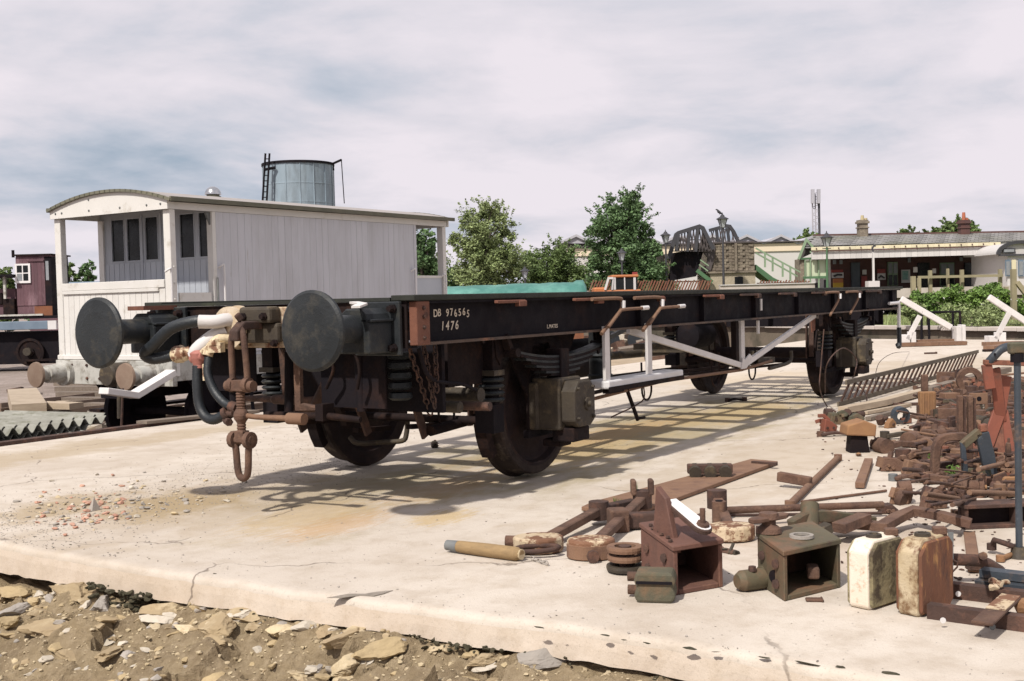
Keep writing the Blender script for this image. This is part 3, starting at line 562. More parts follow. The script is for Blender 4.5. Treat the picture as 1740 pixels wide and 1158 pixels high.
# white step stirrups with the painted foot board
y = -1.12
for x in (.56, 1.25): st = MB(); st.bx(x-.035, x+.035, y-.012, y+.012, .646, 1.035); sto = part('step_stirrup', st, m_white)
g = MB(); g.bx(.52, 1.80, -1.16, -.97, .585, .645); part('foot_board', g, M('thick_white_paint_on_board', (.66, .65, .66), (.56, .54, .53), 7, .6, .4, 30, second=((.05, .045, .04), .66, 9, .03)), sto, .012)
g = MB(); g.bx(.52, 1.8, -1.165, -1.155, .565, .60); g.box((.66, -1.12, .575), (.22, .06, .05)); part('board_bracket', g, m_blackrust, sto)
g = MB(); g.tube([(1.12, -.98, .57), (1.32, -.98, .28)], .017, 6); g.tube([(1.30, -.98, .29), (1.42, -.99, .29)], .012, 6); part('hanging_lever', g, m_blackrust)
g = MB(); g.tube(spline([(1.38, -1.0, .58), (1.4, -1.0, .45), (1.25, -1.0, .4), (.75, -1.05, .36)], 5), .006, 5); part('wire', g, m_rustdk)
g = MB(); g.lathe((1.02, -.82, .62), (0, 0, 1), [(0, .09), (.03, .10), (.04, .085), (.17, .085), (.18, .10), (.2, .085), (.38, .085)], 18); part('black_cylinder', g, m_greasy)
# trussing: queen post and white tension rods each side
for s in (-1, 1):
    mt = m_white if s < 0 else m_grey
    g = MB(); g.bx(3.43, 3.52, s*.985, s*1.01, .555, 1.0); q = part('queen_post', g, mt)
    g = MB(); g.bx(3.33, 3.40, s*.95, s*1.0, .56, 1.0); part('post_bracket', g, m_blackrust, q)
    g = MB(); g.prism([(-.08, .0), (.05, 0), (.2, .1), (.14, .13), (.02, .08), (-.04, .1)], (3.47, s*1.012, .545), (1, 0, 0), (0, 0, 1), (0, s*.012, 0)); part('foot', g, mt, q)
    g = MB(); g.bar((3.5, s*1.0, .565), (1.15, s*1.0, .985), .03, .05); part('tension_bar', g, mt)
    g = MB(); g.bar((3.5, s*1.0, .575), (5.6, s*1.0, .99), .03, .05); part('tension_bar', g, mt)
for q in ((3.70, 3.74, -1.106, -1.096, 1.08, 1.19), (3.72, 3.75, -1.07, -1.05, .86, .985)): g = MB(); g.bx(*q); part('white_tag', g, m_white)
# far end details
g = MB(); g.tube(spline([(8.25, -1.1, 1.07), (8.62, -1.1, 1.072), (8.7, -1.1, 1.05), (8.7, -1.1, .75)], 4), .022, 7); q = part('white_end_pipe', g, m_whiteclean)
g = MB(); g.tube(spline([(8.7, -1.1, .75), (8.71, -1.1, .55), (8.68, -1.1, .5), (8.62, -1.1, .53)], 4), .03, 7); part('pipe_tail', g, m_rubber, q)
for x in (7.9, 8.3): g = MB(); g.bx(x, x+.03, -1.0, 1.0, .8, 1.0); part('end_plate', g, m_black)
# buffers
def buffer(x, y, z, sx, r=.2286, lod=0):
    s_ = V(sx, 0, 0)
    b = MB(); b.lathe((x+sx*.72, y, z), -s_, [(.0, .10), (.05, .10), (.06, .085), (.30, .085)], 22); bo = part('buffer', b, m_greasy)
    h = MB(); h.lathe((x, y, z), s_, [(-.012, .0), (-.010, r*.6), (-.002, r*.93), (.010, r), (.026, r), (.034, r*.95), (.04, .13), (.07, .095), (.16, .078), (.46, .075)], 44)
    part('buffer_head', h, m_buffer, bo)
    h = MB(); x0 = x+sx*.34; x1 = x+sx*.545
    pr = [(-.115, -.13), (.115, -.13), (.115, .03), (.09, .09), (.05, .12), (-.05, .12), (-.09, .09), (-.115, .03)]
    h.prism(pr, (x0, y, z-.01), (0, 1, 0), (0, 0, 1), s_*.205); part('guide', h, m_greasy, bo, .01)
    h = MB(); h.bx(min(x0, x0+sx*.2), max(x0, x0+sx*.2), y-.13, y+.13, z+.035, z+.05); part('rib', h, m_greasy, bo, .004)
    h = MB(); h.bx(min(x1, x1+sx*.03), max(x1, x1+sx*.03), y-.165, y+.165, z-.16, z+.145); part('base_plate', h, m_greasy, bo, .006)
    for dy in (-.125, .125):
        for dz in (-.115, .105): bolt((x1, y+dy, z+dz), -s_, .024, .045, m_blackrust, bo)
ZB = 1.105
for y in (-.865, .865):
    buffer(-2.254, y, ZB, 1, .2165)
g = MB(); g.bx(-1.95, -1.68, .80, .95, 1.235, 1.262); part('rusty_top_bracket', g, m_rustor)
g = MB(); g.path([(-2.02, -.98, 1.225), (-1.9, -.93, 1.24), (-1.82, -.80, 1.25), (-1.74, -.74, 1.24)], .05, .012); part('white_flake_strap', g, m_white)
# lettering chalked and painted on the near girder
def text(body, size, o, m_, par, shear=0, ux=(1, 0, 0), uz=(0, 0, 1), sx=1):
    c = bpy.data.curves.new('lettering', 'FONT'); c.body = body; c.size = size; c.extrude = .0008; c.offset = size*.012; c.space_character = 1.08; c.shear = shear
    t = bpy.data.objects.new('lettering', c); me = bpy.data.meshes.new_from_object(t); bpy.data.objects.remove(t)
    ux, uz = V(ux), V(uz); q = par
    while q.parent: q = q.parent
    for v in me.vertices:
        v.co = V(o) + ux*(v.co.x*sx) + uz*v.co.y + ux.cross(uz)*v.co.z - q.location
    me.materials.clear(); me.materials.append(m_); ob = bpy.data.objects.new('lettering', me); col.objects.link(ob); ob.parent = par; return ob
x = -1.415
for i, ch in enumerate('DB 976565'): text(ch, .062, (x+i*.042, -1.0492, 1.155+.004*math.sin(i*2.1)-(.006 if i > 7 else 0)), m_letter, W, .1*math.sin(i), sx=.95)
for i, ch in enumerate('1476'): text(ch, .075, (-1.345+i*.048, -1.0492, 1.075+.004*math.sin(i*3)), m_letter, W, .15, sx=.9)
text('L.MATES', .036, (-.14, -1.0492, 1.045), m_letter, W)
# drawgear plate, block and bolts
g = MB(); g.bx(-1.70, -1.675, -.17, .38, .99, 1.235); dp = part('drawgear_plate', g, m_plate, bev=.006)
g = MB(); g.lathe((-1.70, .22, 1.115), (-1, 0, 0), [(0, .135), (.03, .135), (.03, .115), (.07, .115), (.07, .13), (.10, .13), (.10, .09)], 24); part('collar', g, m_plate, dp)
g = MB(); g.bx(-1.80, -1.70, -.13, .13, 1.14, 1.24); g.bx(-1.76, -1.70, -.15, .15, 1.02, 1.14); part('drawhook_block', g, m_khaki, dp, .02)
for y in (-.085, .085): bolt((-1.80, y, 1.18), (-1, 0, 0), .024, .03, m_blackrust, dp)
for y, z in ((-.13, 1.02), (.13, 1.02)): bolt((-1.76, y, z), (-1, 0, 0), .022, .03, m_blackrust, dp)
g = MB(); g.path([(-1.76, .0, 1.13), (-1.90, .0, 1.13), (-1.95, .0, 1.09), (-1.95, 0, 1.04)], .05, .07, (0, 1, 0)); g.path([(-1.9, 0, 1.16), (-1.93, .01, 1.2)], .03, .04); part('drawhook', g, m_rustdk, bev=.01)
# screw coupling
XC = -1.93
sc = MB(); sc.tube(spline([(XC, .055, .78), (XC, .06, .85), (XC-.01, .05, 1.04), (XC, .03, 1.10), (XC+.0, 0, 1.125), (XC, -.03, 1.10), (XC-.01, -.055, 1.04), (XC, -.06, .85), (XC, -.055, .78)], 4), .019, 8); cp = part('screw_coupling', sc, m_rust)
g = MB(); g.cyl((XC, -.11, .775), (XC, .11, .775), .032, n=12); g.bx(XC-.035, XC+.035, -.05, .05, .745, .81); part('trunnion', g, m_rust, cp, .004)
for y in (-.06, .06): g = MB(); g.lathe((XC, y-.018, .78), (0, 1, 0), [(0, .044), (.036, .044)], 14); part('shackle_eye', g, m_rust, cp)
g = MB(); g.lathe((XC, 0, .50), (0, 0, 1), [(0, .026)] + [(k*.0085, .029 if k % 2 else .024) for k in range(1, 30)] + [(.25, .026)], 12); part('screw', g, m_rust, cp)
g = MB(); g.lathe((XC, 0, .60), (0, 0, 1), [(-.04, .028), (-.02, .042), (0, .047), (.02, .042), (.04, .028)], 14); part('swivel_boss', g, m_rust, cp)
g = MB(); g.tube([(XC, .0, .602), (XC+.02, -.10, .592), (XC+.05, -.36, .588)], [.017, .016, .018], 8); g.cyl((XC+.05, -.33, .588), (XC+.055, -.45, .587), .034, n=12); part('tommy_bar', g, m_rustlt, cp)
g = MB(); g.bx(XC-.03, XC+.03, -.035, .035, .44, .51); g.cyl((XC, -.085, .455), (XC, .085, .455), .026, n=10); part('lower_trunnion', g, m_rust, cp, .004)
g = MB(); g.tube(spline([(XC, .062, .46), (XC, .05, .38), (XC, .045, .30), (XC, .032, .245), (XC, 0, .225), (XC, -.032, .245), (XC, -.045, .30), (XC, -.05, .38), (XC, -.062, .46)], 5), [.024]*9*5 and .021, 9); ul = part('u_link', g, m_rust, cp)
for y in (-.062, .062): g = MB(); g.lathe((XC, y-.017, .455), (0, 1, 0), [(0, .05), (.034, .05)], 14); part('link_eye', g, m_rust, cp)
# pipes and hoses on the headstock
def hose(pts, r, m_=None, name='hose', par=None, ribs=True, n=8):
    p_ = spline(pts, 14); g = MB(); rr = [r*(1+.06*(i % 2)) for i in range(len(p_))] if ribs else r; g.tube(p_, rr, 10); return part(name, g, m_ or m_rubber, par)
h1 = hose([(-1.85, .26, 1.155), (-1.93, .36, 1.16), (-1.98, .52, 1.12), (-2.0, .66, 1.02), (-2.0, .74, .965), (-1.97, .70, .935), (-1.92, .60, .95), (-1.9, .55, .96)], .036)
g = MB(); g.lathe((-1.9, .575, .957), (0, -1, .05), [(0, .052), (.015, .055), (.03, .045), (.045, .056), (.06, .048), (.10, .04)], 14); g.tube([(-1.9, .49, .99), (-1.88, .44, .93)], .03, 8); part('brass_clamp', g, m_cream, h1)
g = MB(); g.tube(spline([(-1.72, .20, 1.14), (-1.80, .22, 1.165), (-1.86, .26, 1.155), (-1.92, .34, 1.158)], 4), .043, 10); part('white_elbow', g, m_white, h1)
g = MB(); g.tube(spline([(-1.78, .26, 1.10), (-1.84, .32, 1.06), (-1.88, .40, .99), (-1.88, .43, .95)], 4), [.046]*13, 10); wp = part('white_pipe', g, m_whiteclean)
g = MB(); g.lathe((-1.89, .385, .985), (.0, .0, -1), [(0, .03), (.02, .055), (.05, .05), (.09, .036), (.11, .036)], 12); g.tube([(-1.9, .43, .93), (-1.9, .33, .95)], .03, 8); part('red_fitting', g, m_pink, wp)
h2 = hose([(-1.9, .39, .89), (-1.91, .385, .78), (-1.91, .375, .66), (-1.91, .33, .585), (-1.91, .25, .565), (-1.9, .16, .60)], .030)
g = MB(); g.tube([(-1.9, .16, .60), (-1.9, .13, .615)], .045, 8); g.tube([(-1.9, .16, .565), (-1.93, .1, .555)], .025, 6); part('coupling_head', g, m_rustdk, h2)
g = MB(); g.tube(spline([(-1.74, .2, 1.04), (-1.84, .25, 1.05), (-1.88, .29, 1.0), (-1.9, .30, .95)], 4), .032, 9); g.box((-1.88, .24, 1.0), (.07, .08, .06), .4); g.tube([(-1.9, .34, .97), (-1.9, .22, 1.03)], .022, 7); cv = part('cream_cock', g, m_cream)
g = MB(); g.tube([(-1.90, .315, .90), (-1.905, .31, .80)], .022, 7); part('cock_handle', g, m_cream, cv)
h3 = hose([(-1.89, .30, .94), (-1.91, .29, .84), (-1.91, .24, .74), (-1.91, .16, .67), (-1.91, .08, .645)], .026)
g = MB(); g.tube([(-1.91, .10, .65), (-1.92, .035, .638)], .034, 8); g.tube([(-1.9, .17, .60), (-1.93, .06, .61)], .02, 7); part('coupling_head', g, m_rustdk, h3)
# extra dark fittings behind the headstock
for a, b in (((-1.45, .55, .97), (-1.45, .55, .6)), ((-1.4, .1, .95), (-1.4, .12, .55)), ((-1.5, -.55, .95), (-1.48, -.55, .6))):
    g = MB(); g.tube([a, b], .03, 7); part('down_pipe', g, m_black)
for i in (0, 4):
    g = MB(); g.tube(spline([(-1.62, -.62+i*.05, .98), (-1.6, -.64+i*.05, .86), (-1.58, -.6+i*.06, .74)], 3), .012, 5); part('hanging_hook', g, m_blackrust)
g = MB(); g.tube([(-1.6, .12, .57), (-1.6, -.4, .575), (-1.58, -.62, .56)], [.02, .022, .018], 8); g.box((-1.6, -.36, .6), (.10, .06, .10)); part('side_shaft', g, m_blackrust)
g = MB(); g.path([(-1.56, -.12, .98), (-1.56, -.12, .62), (-1.54, -.30, .60)], .03, .05, (0, 1, 0)); part('rusty_hanger', g, m_rust)
g = MB(); g.tube(arc((-1.35, -.32, .72), .16, 20, 200, 12, (0, 1, 0)), .035, 8); g.tube([(-1.35, -.17, .78), (-1.35, -.05, .6)], .03, 7); part('curved_brake_arm', g, m_rustdk)
for q in range(5): g = MB(); g.lathe((-1.40, -.78, .95-q*.06), (0, 0, -1), [(0, .03), (.0, .07), (.03, .075), (.045, .05)], 14); part('coiled_fitting', g, m_greasy)
# ================================================================= THE BRAKE VAN ON ITS LOWER TRACK
RZ = -.62
m_vanw = M('van_off_white_paint', (.60, .58, .555), (.55, .53, .50), 2.5, .6, .15, 30, second=((.38, .345, .29), .66, 6, .1), third=((.24, .17, .11), .74, 14, .03), ovar=.04)
m_vanshade = M('van_paint_shade_grey', (.50, .50, .535), (.455, .455, .49), 1.6, .6, .12, 30, second=((.38, .375, .39), .60, 5, .15), third=((.30, .27, .24), .69, 9, .05), stretch=(1, 1, .15), ovar=.02)  # greyer copy of the off-white paint, with the side's shade put in
m_vangr = M('van_inner_grey_paint', (.40, .42, .46), (.35, .37, .41), 2, .6, .1, 30)
m_roof = M('weathered_roof_felt', (.24, .215, .205), (.30, .275, .26), 2.2, .9, .3, 30)
m_roofe = M('mossy_roof_edge', (.10, .10, .075), (.15, .14, .10), 5, .9, .3, 40)
m_glass = M('dark_window_glass', (.008, .009, .010), (.014, .015, .016), 3, .25, 0, 1, spec=.25)
m_curt = M('grey_curtain', (.25, .26, .28), (.18, .19, .20), 8, .8, .2, 30)
m_dirtyw = M('dirty_white_frame', (.36, .36, .33), (.45, .43, .40), 6, .7, .3, 40, second=((.14, .12, .09), .58, 7, .1))
m_chrome = M('bright_steel', (.6, .6, .6), (.5, .5, .5), 4, .2, 0, 1, metal=1)
BV = thing('brake_van', 'white timber brake van with shade-toned grey side and curved roof standing on lower track', 'brake van', (3, 7.31, RZ))
def bp(name, mb, m, par=None, bev=0): return mb.build(name, m, par or BV, bev=bev)
Y0, Y1, XC0, XC1, XE0, XE1 = 6.15, 8.38, 3.72, 7.86, 2.97, 8.73
ZF, ZE = .68, 2.50
def roofz(y): t = (y-7.235)/1.18; return 2.725 - .178*t*t
v = []; N_ = 24
for x in (2.91, 8.82):
    for k in (0, 1):
        for i in range(N_+1):
            y = 6.06+2.35*i/N_; v.append((x, y, roofz(y)+(.03 if k else 0)))
n1_ = N_+1; f = []
for i in range(N_):
    f += [(i, i+1, 2*n1_+i+1, 2*n1_+i), (n1_+i, 3*n1_+i, 3*n1_+i+1, n1_+i+1), (i, n1_+i, n1_+i+1, i+1), (2*n1_+i, 2*n1_+i+1, 3*n1_+i+1, 3*n1_+i)]
f += [(0, 2*n1_, 3*n1_, n1_), (N_, n1_+N_, 3*n1_+N_, 2*n1_+N_)]
mb = MB(); mb.add(v, f, False); roof = bp('roof', mb, m_roof)
mb = MB()
for y in (6.045, 8.425): mb = MB(); mb.bx(2.90, 8.83, y-.014, y+.014, 2.545, 2.60); bp('roof_edge', mb, m_roofe, roof)
for x in (2.90, 8.83):
    mb = MB()
    for i in range(N_):
        ya, yb = 6.05+2.37*i/N_, 6.05+2.37*(i+1)/N_; mb.bar((x, ya-.005, roofz(ya)+.018), (x, yb+.005, roofz(yb)+.018), .025, .036)
    bp('roof_hoop', mb, m_roofe, roof)
for x in (2.925, 8.76):                                              # end fascia
    poly = [(Y0-.02, 2.455)] + [(Y0-.02+(Y1-Y0+.04)*i/20, roofz(Y0-.02+(Y1-Y0+.04)*i/20)-.004) for i in range(21)] + [(Y1+.02, 2.455)]
    mb = MB(); mb.prism(poly, (x, 0, 0), (0, 1, 0), (0, 0, 1), (.03, 0, 0)); fa = bp('end_fascia', mb, m_vanw)
    for y in (6.25, 6.5, 7.0, 7.6, 8.15, 8.28): bolt((x, y, 2.52), (-1, 0, 0), .014, .01, m_grey, fa)
    bolt((x, 7.6, 2.66), (-1, 0, 0), .014, .01, m_grey, fa)
for y, s in ((Y0, -1), (Y1, 1)):
    mb = MB(); mb.bx(XE0-.01, XE1+.01, y-.012*1, y+.02, 2.458, 2.545); bp('cant_rail', mb, m_vanw)
    for x in (XE0, XE1-.09): 
        mb = MB(); mb.bx(x, x+.09, min(y, y-s*.12), max(y, y-s*.12), .40, 2.456); po = bp('corner_post', mb, m_vanw, bev=.006)
        for z in (.75, 1.0, 1.35, 1.55, 1.75): bolt((x+.045, y+.0*s, z), (0, s, 0), .013, .012, m_vanw, po)
# cabin shell
mb = MB(); mb.bx(XC0+.03, XC1-.03, Y0+.03, Y1-.03, ZF, 2.54); bp('cabin_core', mb, m_vangr)
n_p = 33; w_ = (XC1-XC0)/n_p
for y, s in ((Y0, -1), (Y1, 1)):
    for i in range(n_p):
        if s > 0 and i % 3: continue
        mb = MB(); ww = w_*(1 if s < 0 else 3); o = .002*math.sin(i*7.3); mb.bx(XC0+i*w_+.0008, XC0+i*w_+ww-.0008, y-.0+o, y-s*.028+o, ZF-.03, 2.456); bp('side_plank', mb, m_vanshade, bev=.0015)
for x in (XC0-.02, XC0+1.45):
    pass
# cabin end wall with window openings
wins = []
for (xa, xb, ya, yb) in ((190, 213, 376, 446), (216, 240, 374, 444), (306, 332, 363, 439), (338, 361, 359, 433)):
    a, b = onX(xa, ya, 3.70), onX(xb, yb, 3.70); wins.append((min(a.y, b.y), max(a.y, b.y), b.z, a.z))
zb_, zt_ = 1.88, 2.47
wins = [(a-.012, b+.012, zb_, zt_) for a, b, c, d in wins] + [(7.20, 7.46, zb_, zt_)]
xs_ = sorted(set([Y0+.01, Y1-.01] + [q for w in wins for q in w[:2]]))
mb = MB()
for a, b in zip(xs_, xs_[1:]):
    iswin = any(w[0] <= (a+b)/2 <= w[1] for w in wins)
    if iswin: mb.bx(3.69, 3.72, a, b, ZF, zb_); mb.bx(3.69, 3.72, a, b, zt_, 2.54)
    else: mb.bx(3.69, 3.72, a, b, ZF, 2.54)
ew = bp('cabin_end_wall', mb, m_vangr)
for a, b, c, d in wins:
    mb = MB(); mb.bx(3.705, 3.712, a, b, c, d); wn_ = bp('window', mb, m_glass)
    for q in ((a, a+.011, c, d), (b-.011, b, c, d), (a+.011, b-.011, d-.015, d), (a+.011, b-.011, c, c+.015)):
        mb = MB(); mb.bx(3.684, 3.704, q[0]+.0005, q[1]-.0005, q[2], q[3]); bp('window_frame', mb, m_vangr, wn_)
mb = MB(); mb.bx(3.676, 3.6895, 7.13, 7.16, ZF, 2.5); mb2 = bp('door_post', mb, m_vangr); mb = MB(); mb.bx(3.676, 3.6895, 7.50, 7.54, ZF, 2.5); bp('door_post', mb, m_vangr)
for i in range(22):
    y = Y0+.06+i*.105
    if y > Y1-.05: break
    mb = MB(); mb.bx(3.684, 3.6898, y, y+.098, ZF, 1.86); bp('end_plank', mb, m_vangr, bev=.002)
for y in (Y0, Y1-.1):
    mb = MB(); mb.bx(3.66, 3.718, y, y+.1, .66, 2.456); bp('cabin_corner_post', mb, m_vanw)
    mb = MB(); mb.bx(7.865, 7.93, y, y+.1, .66, 2.456); bp('cabin_corner_post', mb, m_vanshade)
for x in (3.60,): mb = MB(); mb.prism([(0, 0), (.08, 0), (.08, -.16)], (3.58, Y0+.03, 2.45), (1, 0, 0), (0, 0, 1), (0, .03, 0)); bp('bracket', mb, m_grey)
# verandah walls, rails and floor
for X_, s in ((XE0, 1), (XE1-.03, -1)):
    mb = MB(); mb.bx(X_-.012, X_+.035, Y0+.125, Y1-.125, 1.50, 1.60); bp('verandah_rail', mb, m_vanw, bev=.005)
    mb = MB(); mb.bx(X_-.02*s, X_+.01*s, Y0+.23, Y1-.14, 1.455, 1.498); bp('verandah_beading', mb, m_vanw, bev=.004)
    for i in range(18):
        y = Y0+.125+i*.11; mb = MB(); mb.bx(X_+.004, X_+.028, y+.0015, y+.1074, .66, 1.50); bp('verandah_plank', mb, m_vanw, bev=.002)
    mb = MB(); mb.bx(X_-.02, X_+.05, Y0-.01, Y1+.01, .60, .66); bp('sill', mb, m_vanw, bev=.006)
for y in (Y0,):
    mb = MB(); mb.bx(3.10, 3.62, y+.01, y+.04, .66, 1.43); bp('side_gate', mb, m_vanw)
    mb = MB(); mb.bx(7.94, 8.62, y+.03, y+.06, .66, 1.62); bp('side_panel', mb, m_vangr); mb = MB(); mb.bx(7.94, 8.62, y+.02, y+.07, 1.62, 1.66); bp('side_rail', mb, m_vanw)
mb = MB(); mb.bx(XE0, XE1, Y0+.02, Y1-.02, .60, .658); bp('floor', mb, m_vangr)
def pipe(pts, r=.013, m=m_whiteclean, name='handrail'): mb = MB(); mb.tube(spline(pts, 4), r, 7); bp(name, mb, m)
def hr(px, py0, py1, y=Y0-.05, r=.014):
    a = onY(px, py0, y); b = onY(px+3, py1, y); pipe([(a.x-.05, Y0, a.z+.0), (a.x-.03, y, a.z+.03), (a.x, y, a.z), (a.x, y, b.z), (a.x, y, .72)], r)
hr(381, 455, 512); hr(291, 462, 515); hr(706, 461, 498); hr(758, 470, 498)
a = onY(370, 472, Y0-.02); pipe([(a.x, Y0-.02, a.z), (a.x, Y0-.02, .72)], .012, m_grey, 'gate_bolt')
# roof stove pipe with bright dome
p = onY(362, 332, 7.31); zc = roofz(7.31)+.03
mb = MB(); mb.lathe((p.x, 7.31, zc-.01), (0, 0, 1), [(0, .115), (.05, .11), (.05, .09), (.075, .09)], 18); sc_ = bp('stove_pipe', mb, m_roofe)
mb = MB(); mb.lathe((p.x, 7.31, zc+.065), (0, 0, 1), [(0, .115)] + [(.115*math.sin(R(a_)), .115*math.cos(R(a_))) for a_ in range(8, 90, 9)] + [(.115, .001)], 20); bp('vent_dome', mb, m_chrome, sc_)
# frame, headstock, buffers, running gear
for y in (Y0+.05, Y1-.05): mb = MB(); mb.bx(XE0+.04, XE1-.04, y-.02, y+.02, .34, .60); bp('solebar', mb, m_dirtyw)
for X_ in (XE0-.05, XE1-.03):
    mb = MB(); mb.bx(X_, X_+.08, Y0-.01, Y1+.01, .28, .595); hs = bp('van_headstock', mb, m_dirtyw, bev=.006)
    for y in (6.42, 6.56, 6.9, 7.1, 7.5, 7.75, 8.05, 8.3): bolt((X_, y, .36), (-1, 0, 0), .02, .02, m_rustdk, hs); bolt((X_, y, .53), (-1, 0, 0), .02, .02, m_rustdk, hs)
m_vbuf = M('rusty_buffer_face', (.16, .105, .075), (.21, .15, .11), 8, .8, .3, 50)
for y in (7.31-.865, 7.31+.865):
    for X_, s in ((XE0-.05, 1), (XE1+.05, -1)):
        mb = MB(); mb.lathe((X_-.47*s, y, .43), (s, 0, 0), [(-.01, .0), (0, .16), (.03, .168), (.045, .15), (.05, .1), (.07, .1)], 24); b_ = bp('van_buffer', mb, m_vbuf)
        mb = MB(); mb.lathe((X_-.42*s, y, .43), (s, 0, 0), [(0, .085), (.12, .085), (.12, .115), (.34, .125), (.35, .17), (.42, .17)], 20); bp('buffer_guide', mb, m_dirtyw, b_)
mb = MB(); mb.lathe((2.62, 7.0, .43), (1, 0, 0), [(0, .13), (.03, .15), (.3, .15), (.3, .1)], 18); bp('draw_drum', mb, m_khaki)
mb = MB(); mb.tube(spline([(2.72, 6.84, .46), (2.66, 6.78, .47), (2.64, 6.78, .3), (2.64, 6.8, -.1)], 4), .03, 7); bp('hose_stand', mb, m_khaki)
for x in (3.95, 7.55):
    mb = MB(); mb.lathe((x, 6.4, RZ+.475), (0, 1, 0), [(0, .06), (1.8, .06)], 12); ax_ = bp('axle', mb, m_black)
    for y, s in ((6.56, -1), (8.04, 1)):
        mb = MB(); mb.lathe((x, y, RZ+.475), (0, s, 0), [(0, .06), (-.01, .15), (.03, .38), (0, .40), (0, .505), (.03, .505), (.04, .475), (.13, .47), (.13, .41), (.08, .38), (.06, .16), (.12, .12)], 30); bp('wheel', mb, m_black, ax_)
        mb = MB(); mb.bx(x-.14, x+.14, y+s*.25-.08, y+s*.25+.08, RZ+.34, RZ+.64); mb.prism([(-.6, .0), (.6, 0), (.2, -.5), (-.2, -.5)], (x, y+s*.2, .34), (1, 0, 0), (0, 0, 1), (0, .02, 0)); bp('axle_guard', mb, m_black)
for s, y in ((-1, 5.98), (1, 8.64)):
    mb = MB(); mb.bx(3.7, 8.4, y-.12, y+.12, -.18, -.14); bp('running_board', mb, m_blackrust)
    for x in (4.2, 6.0, 7.9): mb = MB(); mb.bar((x, y-s*.1, -.14), (x, y-s*.15, .4), .05, .015); bp('board_hanger', mb, m_black)
a, b, c = onY(182, 664, 5.95), onY(228, 672, 5.95), onY(292, 633, 5.95)
mb = MB(); mb.path([a-V(.05, 0, 0), b, c], .17, .075); bp('white_foot_board', mb, m_white, bev=.006)
mb = MB(); mb.tube([a+V(.3, .1, 0), a+V(.3, .15, -.45)], .015, 6); bp('board_stay', mb, m_rustdk)
mb = MB(); mb.bx(3.0, 8.6, 7.0, 7.6, .1, .34); bp('underframe_tank', mb, m_black)
# tracks: rails and sleepers on the lower level, beside the slab
m_rail = M('rail_steel', (.11, .075, .055), (.16, .11, .08), 5, .7, .3, 50)
m_sleeper = M('grey_brown_sleeper', (.20, .16, .125), (.13, .10, .08), 4, .9, .6, 40, stretch=(1, 6, 6))
def track(o, d, L_, zt, name, label, spacing=.75):
    t = thing(name, label, 'railway track', (o[0], o[1], zt-.14)); d = V(d[0], d[1], 0).normalized(); nn_ = V(-d.y, d.x, 0); o = V(o[0], o[1], 0)
    for s in (-.72, .72):
        a = o + nn_*s; poly = [(-.06, 0), (.06, 0), (.06, .012), (.01, .03), (.01, .10), (.033, .11), (.033, .14), (-.033, .14), (-.033, .11), (-.01, .10), (-.01, .03), (-.06, .012)]
        mb = MB(); mb.prism(poly, a+V(0, 0, zt-.14), nn_, (0, 0, 1), d*L_); mb.build('rail', m_rail, t)
    for i in range(int(L_/spacing)):
        c = o + d*(i*spacing+.3); mb = MB(); mb.bar(c-nn_*1.25+V(0, 0, zt-.2), c+nn_*1.25+V(0, 0, zt-.2), .25, .12); mb.build('sleeper', m_sleeper, t)
    return t
track((-6, 7.31), (1, 0), 26, RZ, 'railway_track', 'rusty track below the slab edge carrying the white brake van')
track((-4, 11.2), (1, .05), 30, RZ, 'railway_track', 'second rusty track behind the white brake van')
# rusty beam, boards, corrugated sheets and timber beside the slab
mb = MB(); mb.bx(-3.2, 2.0, 4.785, 4.90, -.11, .035); lone('rusty_edge_beam', mb, m_rustdk, 'long dark rusty steel beam lying along the left edge of the slab', 'beam', (0, 0, 0))
mb = MB(); mb.bar((1.35, 4.84, .05), (2.95, 4.80, .02), .17, .03); lone('pale_edge_board', mb, m_sleeper, 'pale weathered board lying at the left slab edge under the hoses', 'board', (0, 0, 0))
m_corr = M('weathered_corrugated_sheet', (.30, .295, .26), (.17, .165, .14), 3, .85, .3, 50, second=((.12, .12, .08), .6, 5, .1))
m_tim = M('pale_rubble_timber', (.42, .34, .25), (.30, .235, .17), 4, .85, .4, 40, stretch=(1, 1, 5))
for k in range(5):
    c = V(-.95+.12*k, 5.0+.10*(k % 3), -.03+.032*k+.02*(k % 2)); mb = MB(); v = []; nx = 84; L_ = 1.75
    for i in range(nx+1):
        x = i/nx*L_; z = .038*math.cos(x*2*math.pi/.146)
        v += [(x, 0, z), (x, 1.5, z), (x, 0, z+.009), (x, 1.5, z+.009)]
    f = [q for i in range(nx) for q in ((i*4, i*4+4, i*4+5, i*4+1), (i*4+2, i*4+3, i*4+7, i*4+6), (i*4, i*4+2, i*4+6, i*4+4), (i*4+1, i*4+5, i*4+7, i*4+3))] + [(0, 1, 3, 2), (nx*4, nx*4+2, nx*4+3, nx*4+1)]
    mb.add([(p_[0], p_[1], p_[2]) for p_ in v], f, False); o = mb.build('corrugated_sheet', m_corr); o.location = c; o.rotation_euler = (0, 0, R(-1+2*k))
    tag(o, 'grey corrugated roofing sheet, %s of the stack beside the slab edge' % ('bottom', 'second lowest', 'middle', 'second from top', 'topmost')[k], 'roofing sheet', 'corrugated sheets stacked by the slab')
rnd = random.Random(5)
def board(px, py, px2, py2, z, w, h, m, nm, lab, cat='board'):
    a, b = G(px, py, z), G(px2, py2, z); mb = MB(); mb.bar(a, b, w, h); return lone(nm, mb, m, lab, cat, (0, 0, 0))
board(0, 716, 70, 706, -.30, .22, .08, m_tim, 'timber_plank', 'pale plank in the debris left of the corrugated sheets', 'plank')
board(30, 700, 110, 688, -.40, .25, .14, m_tim, 'timber_plank', 'thick yellowish timber offcut in front of the van wheels', 'plank')
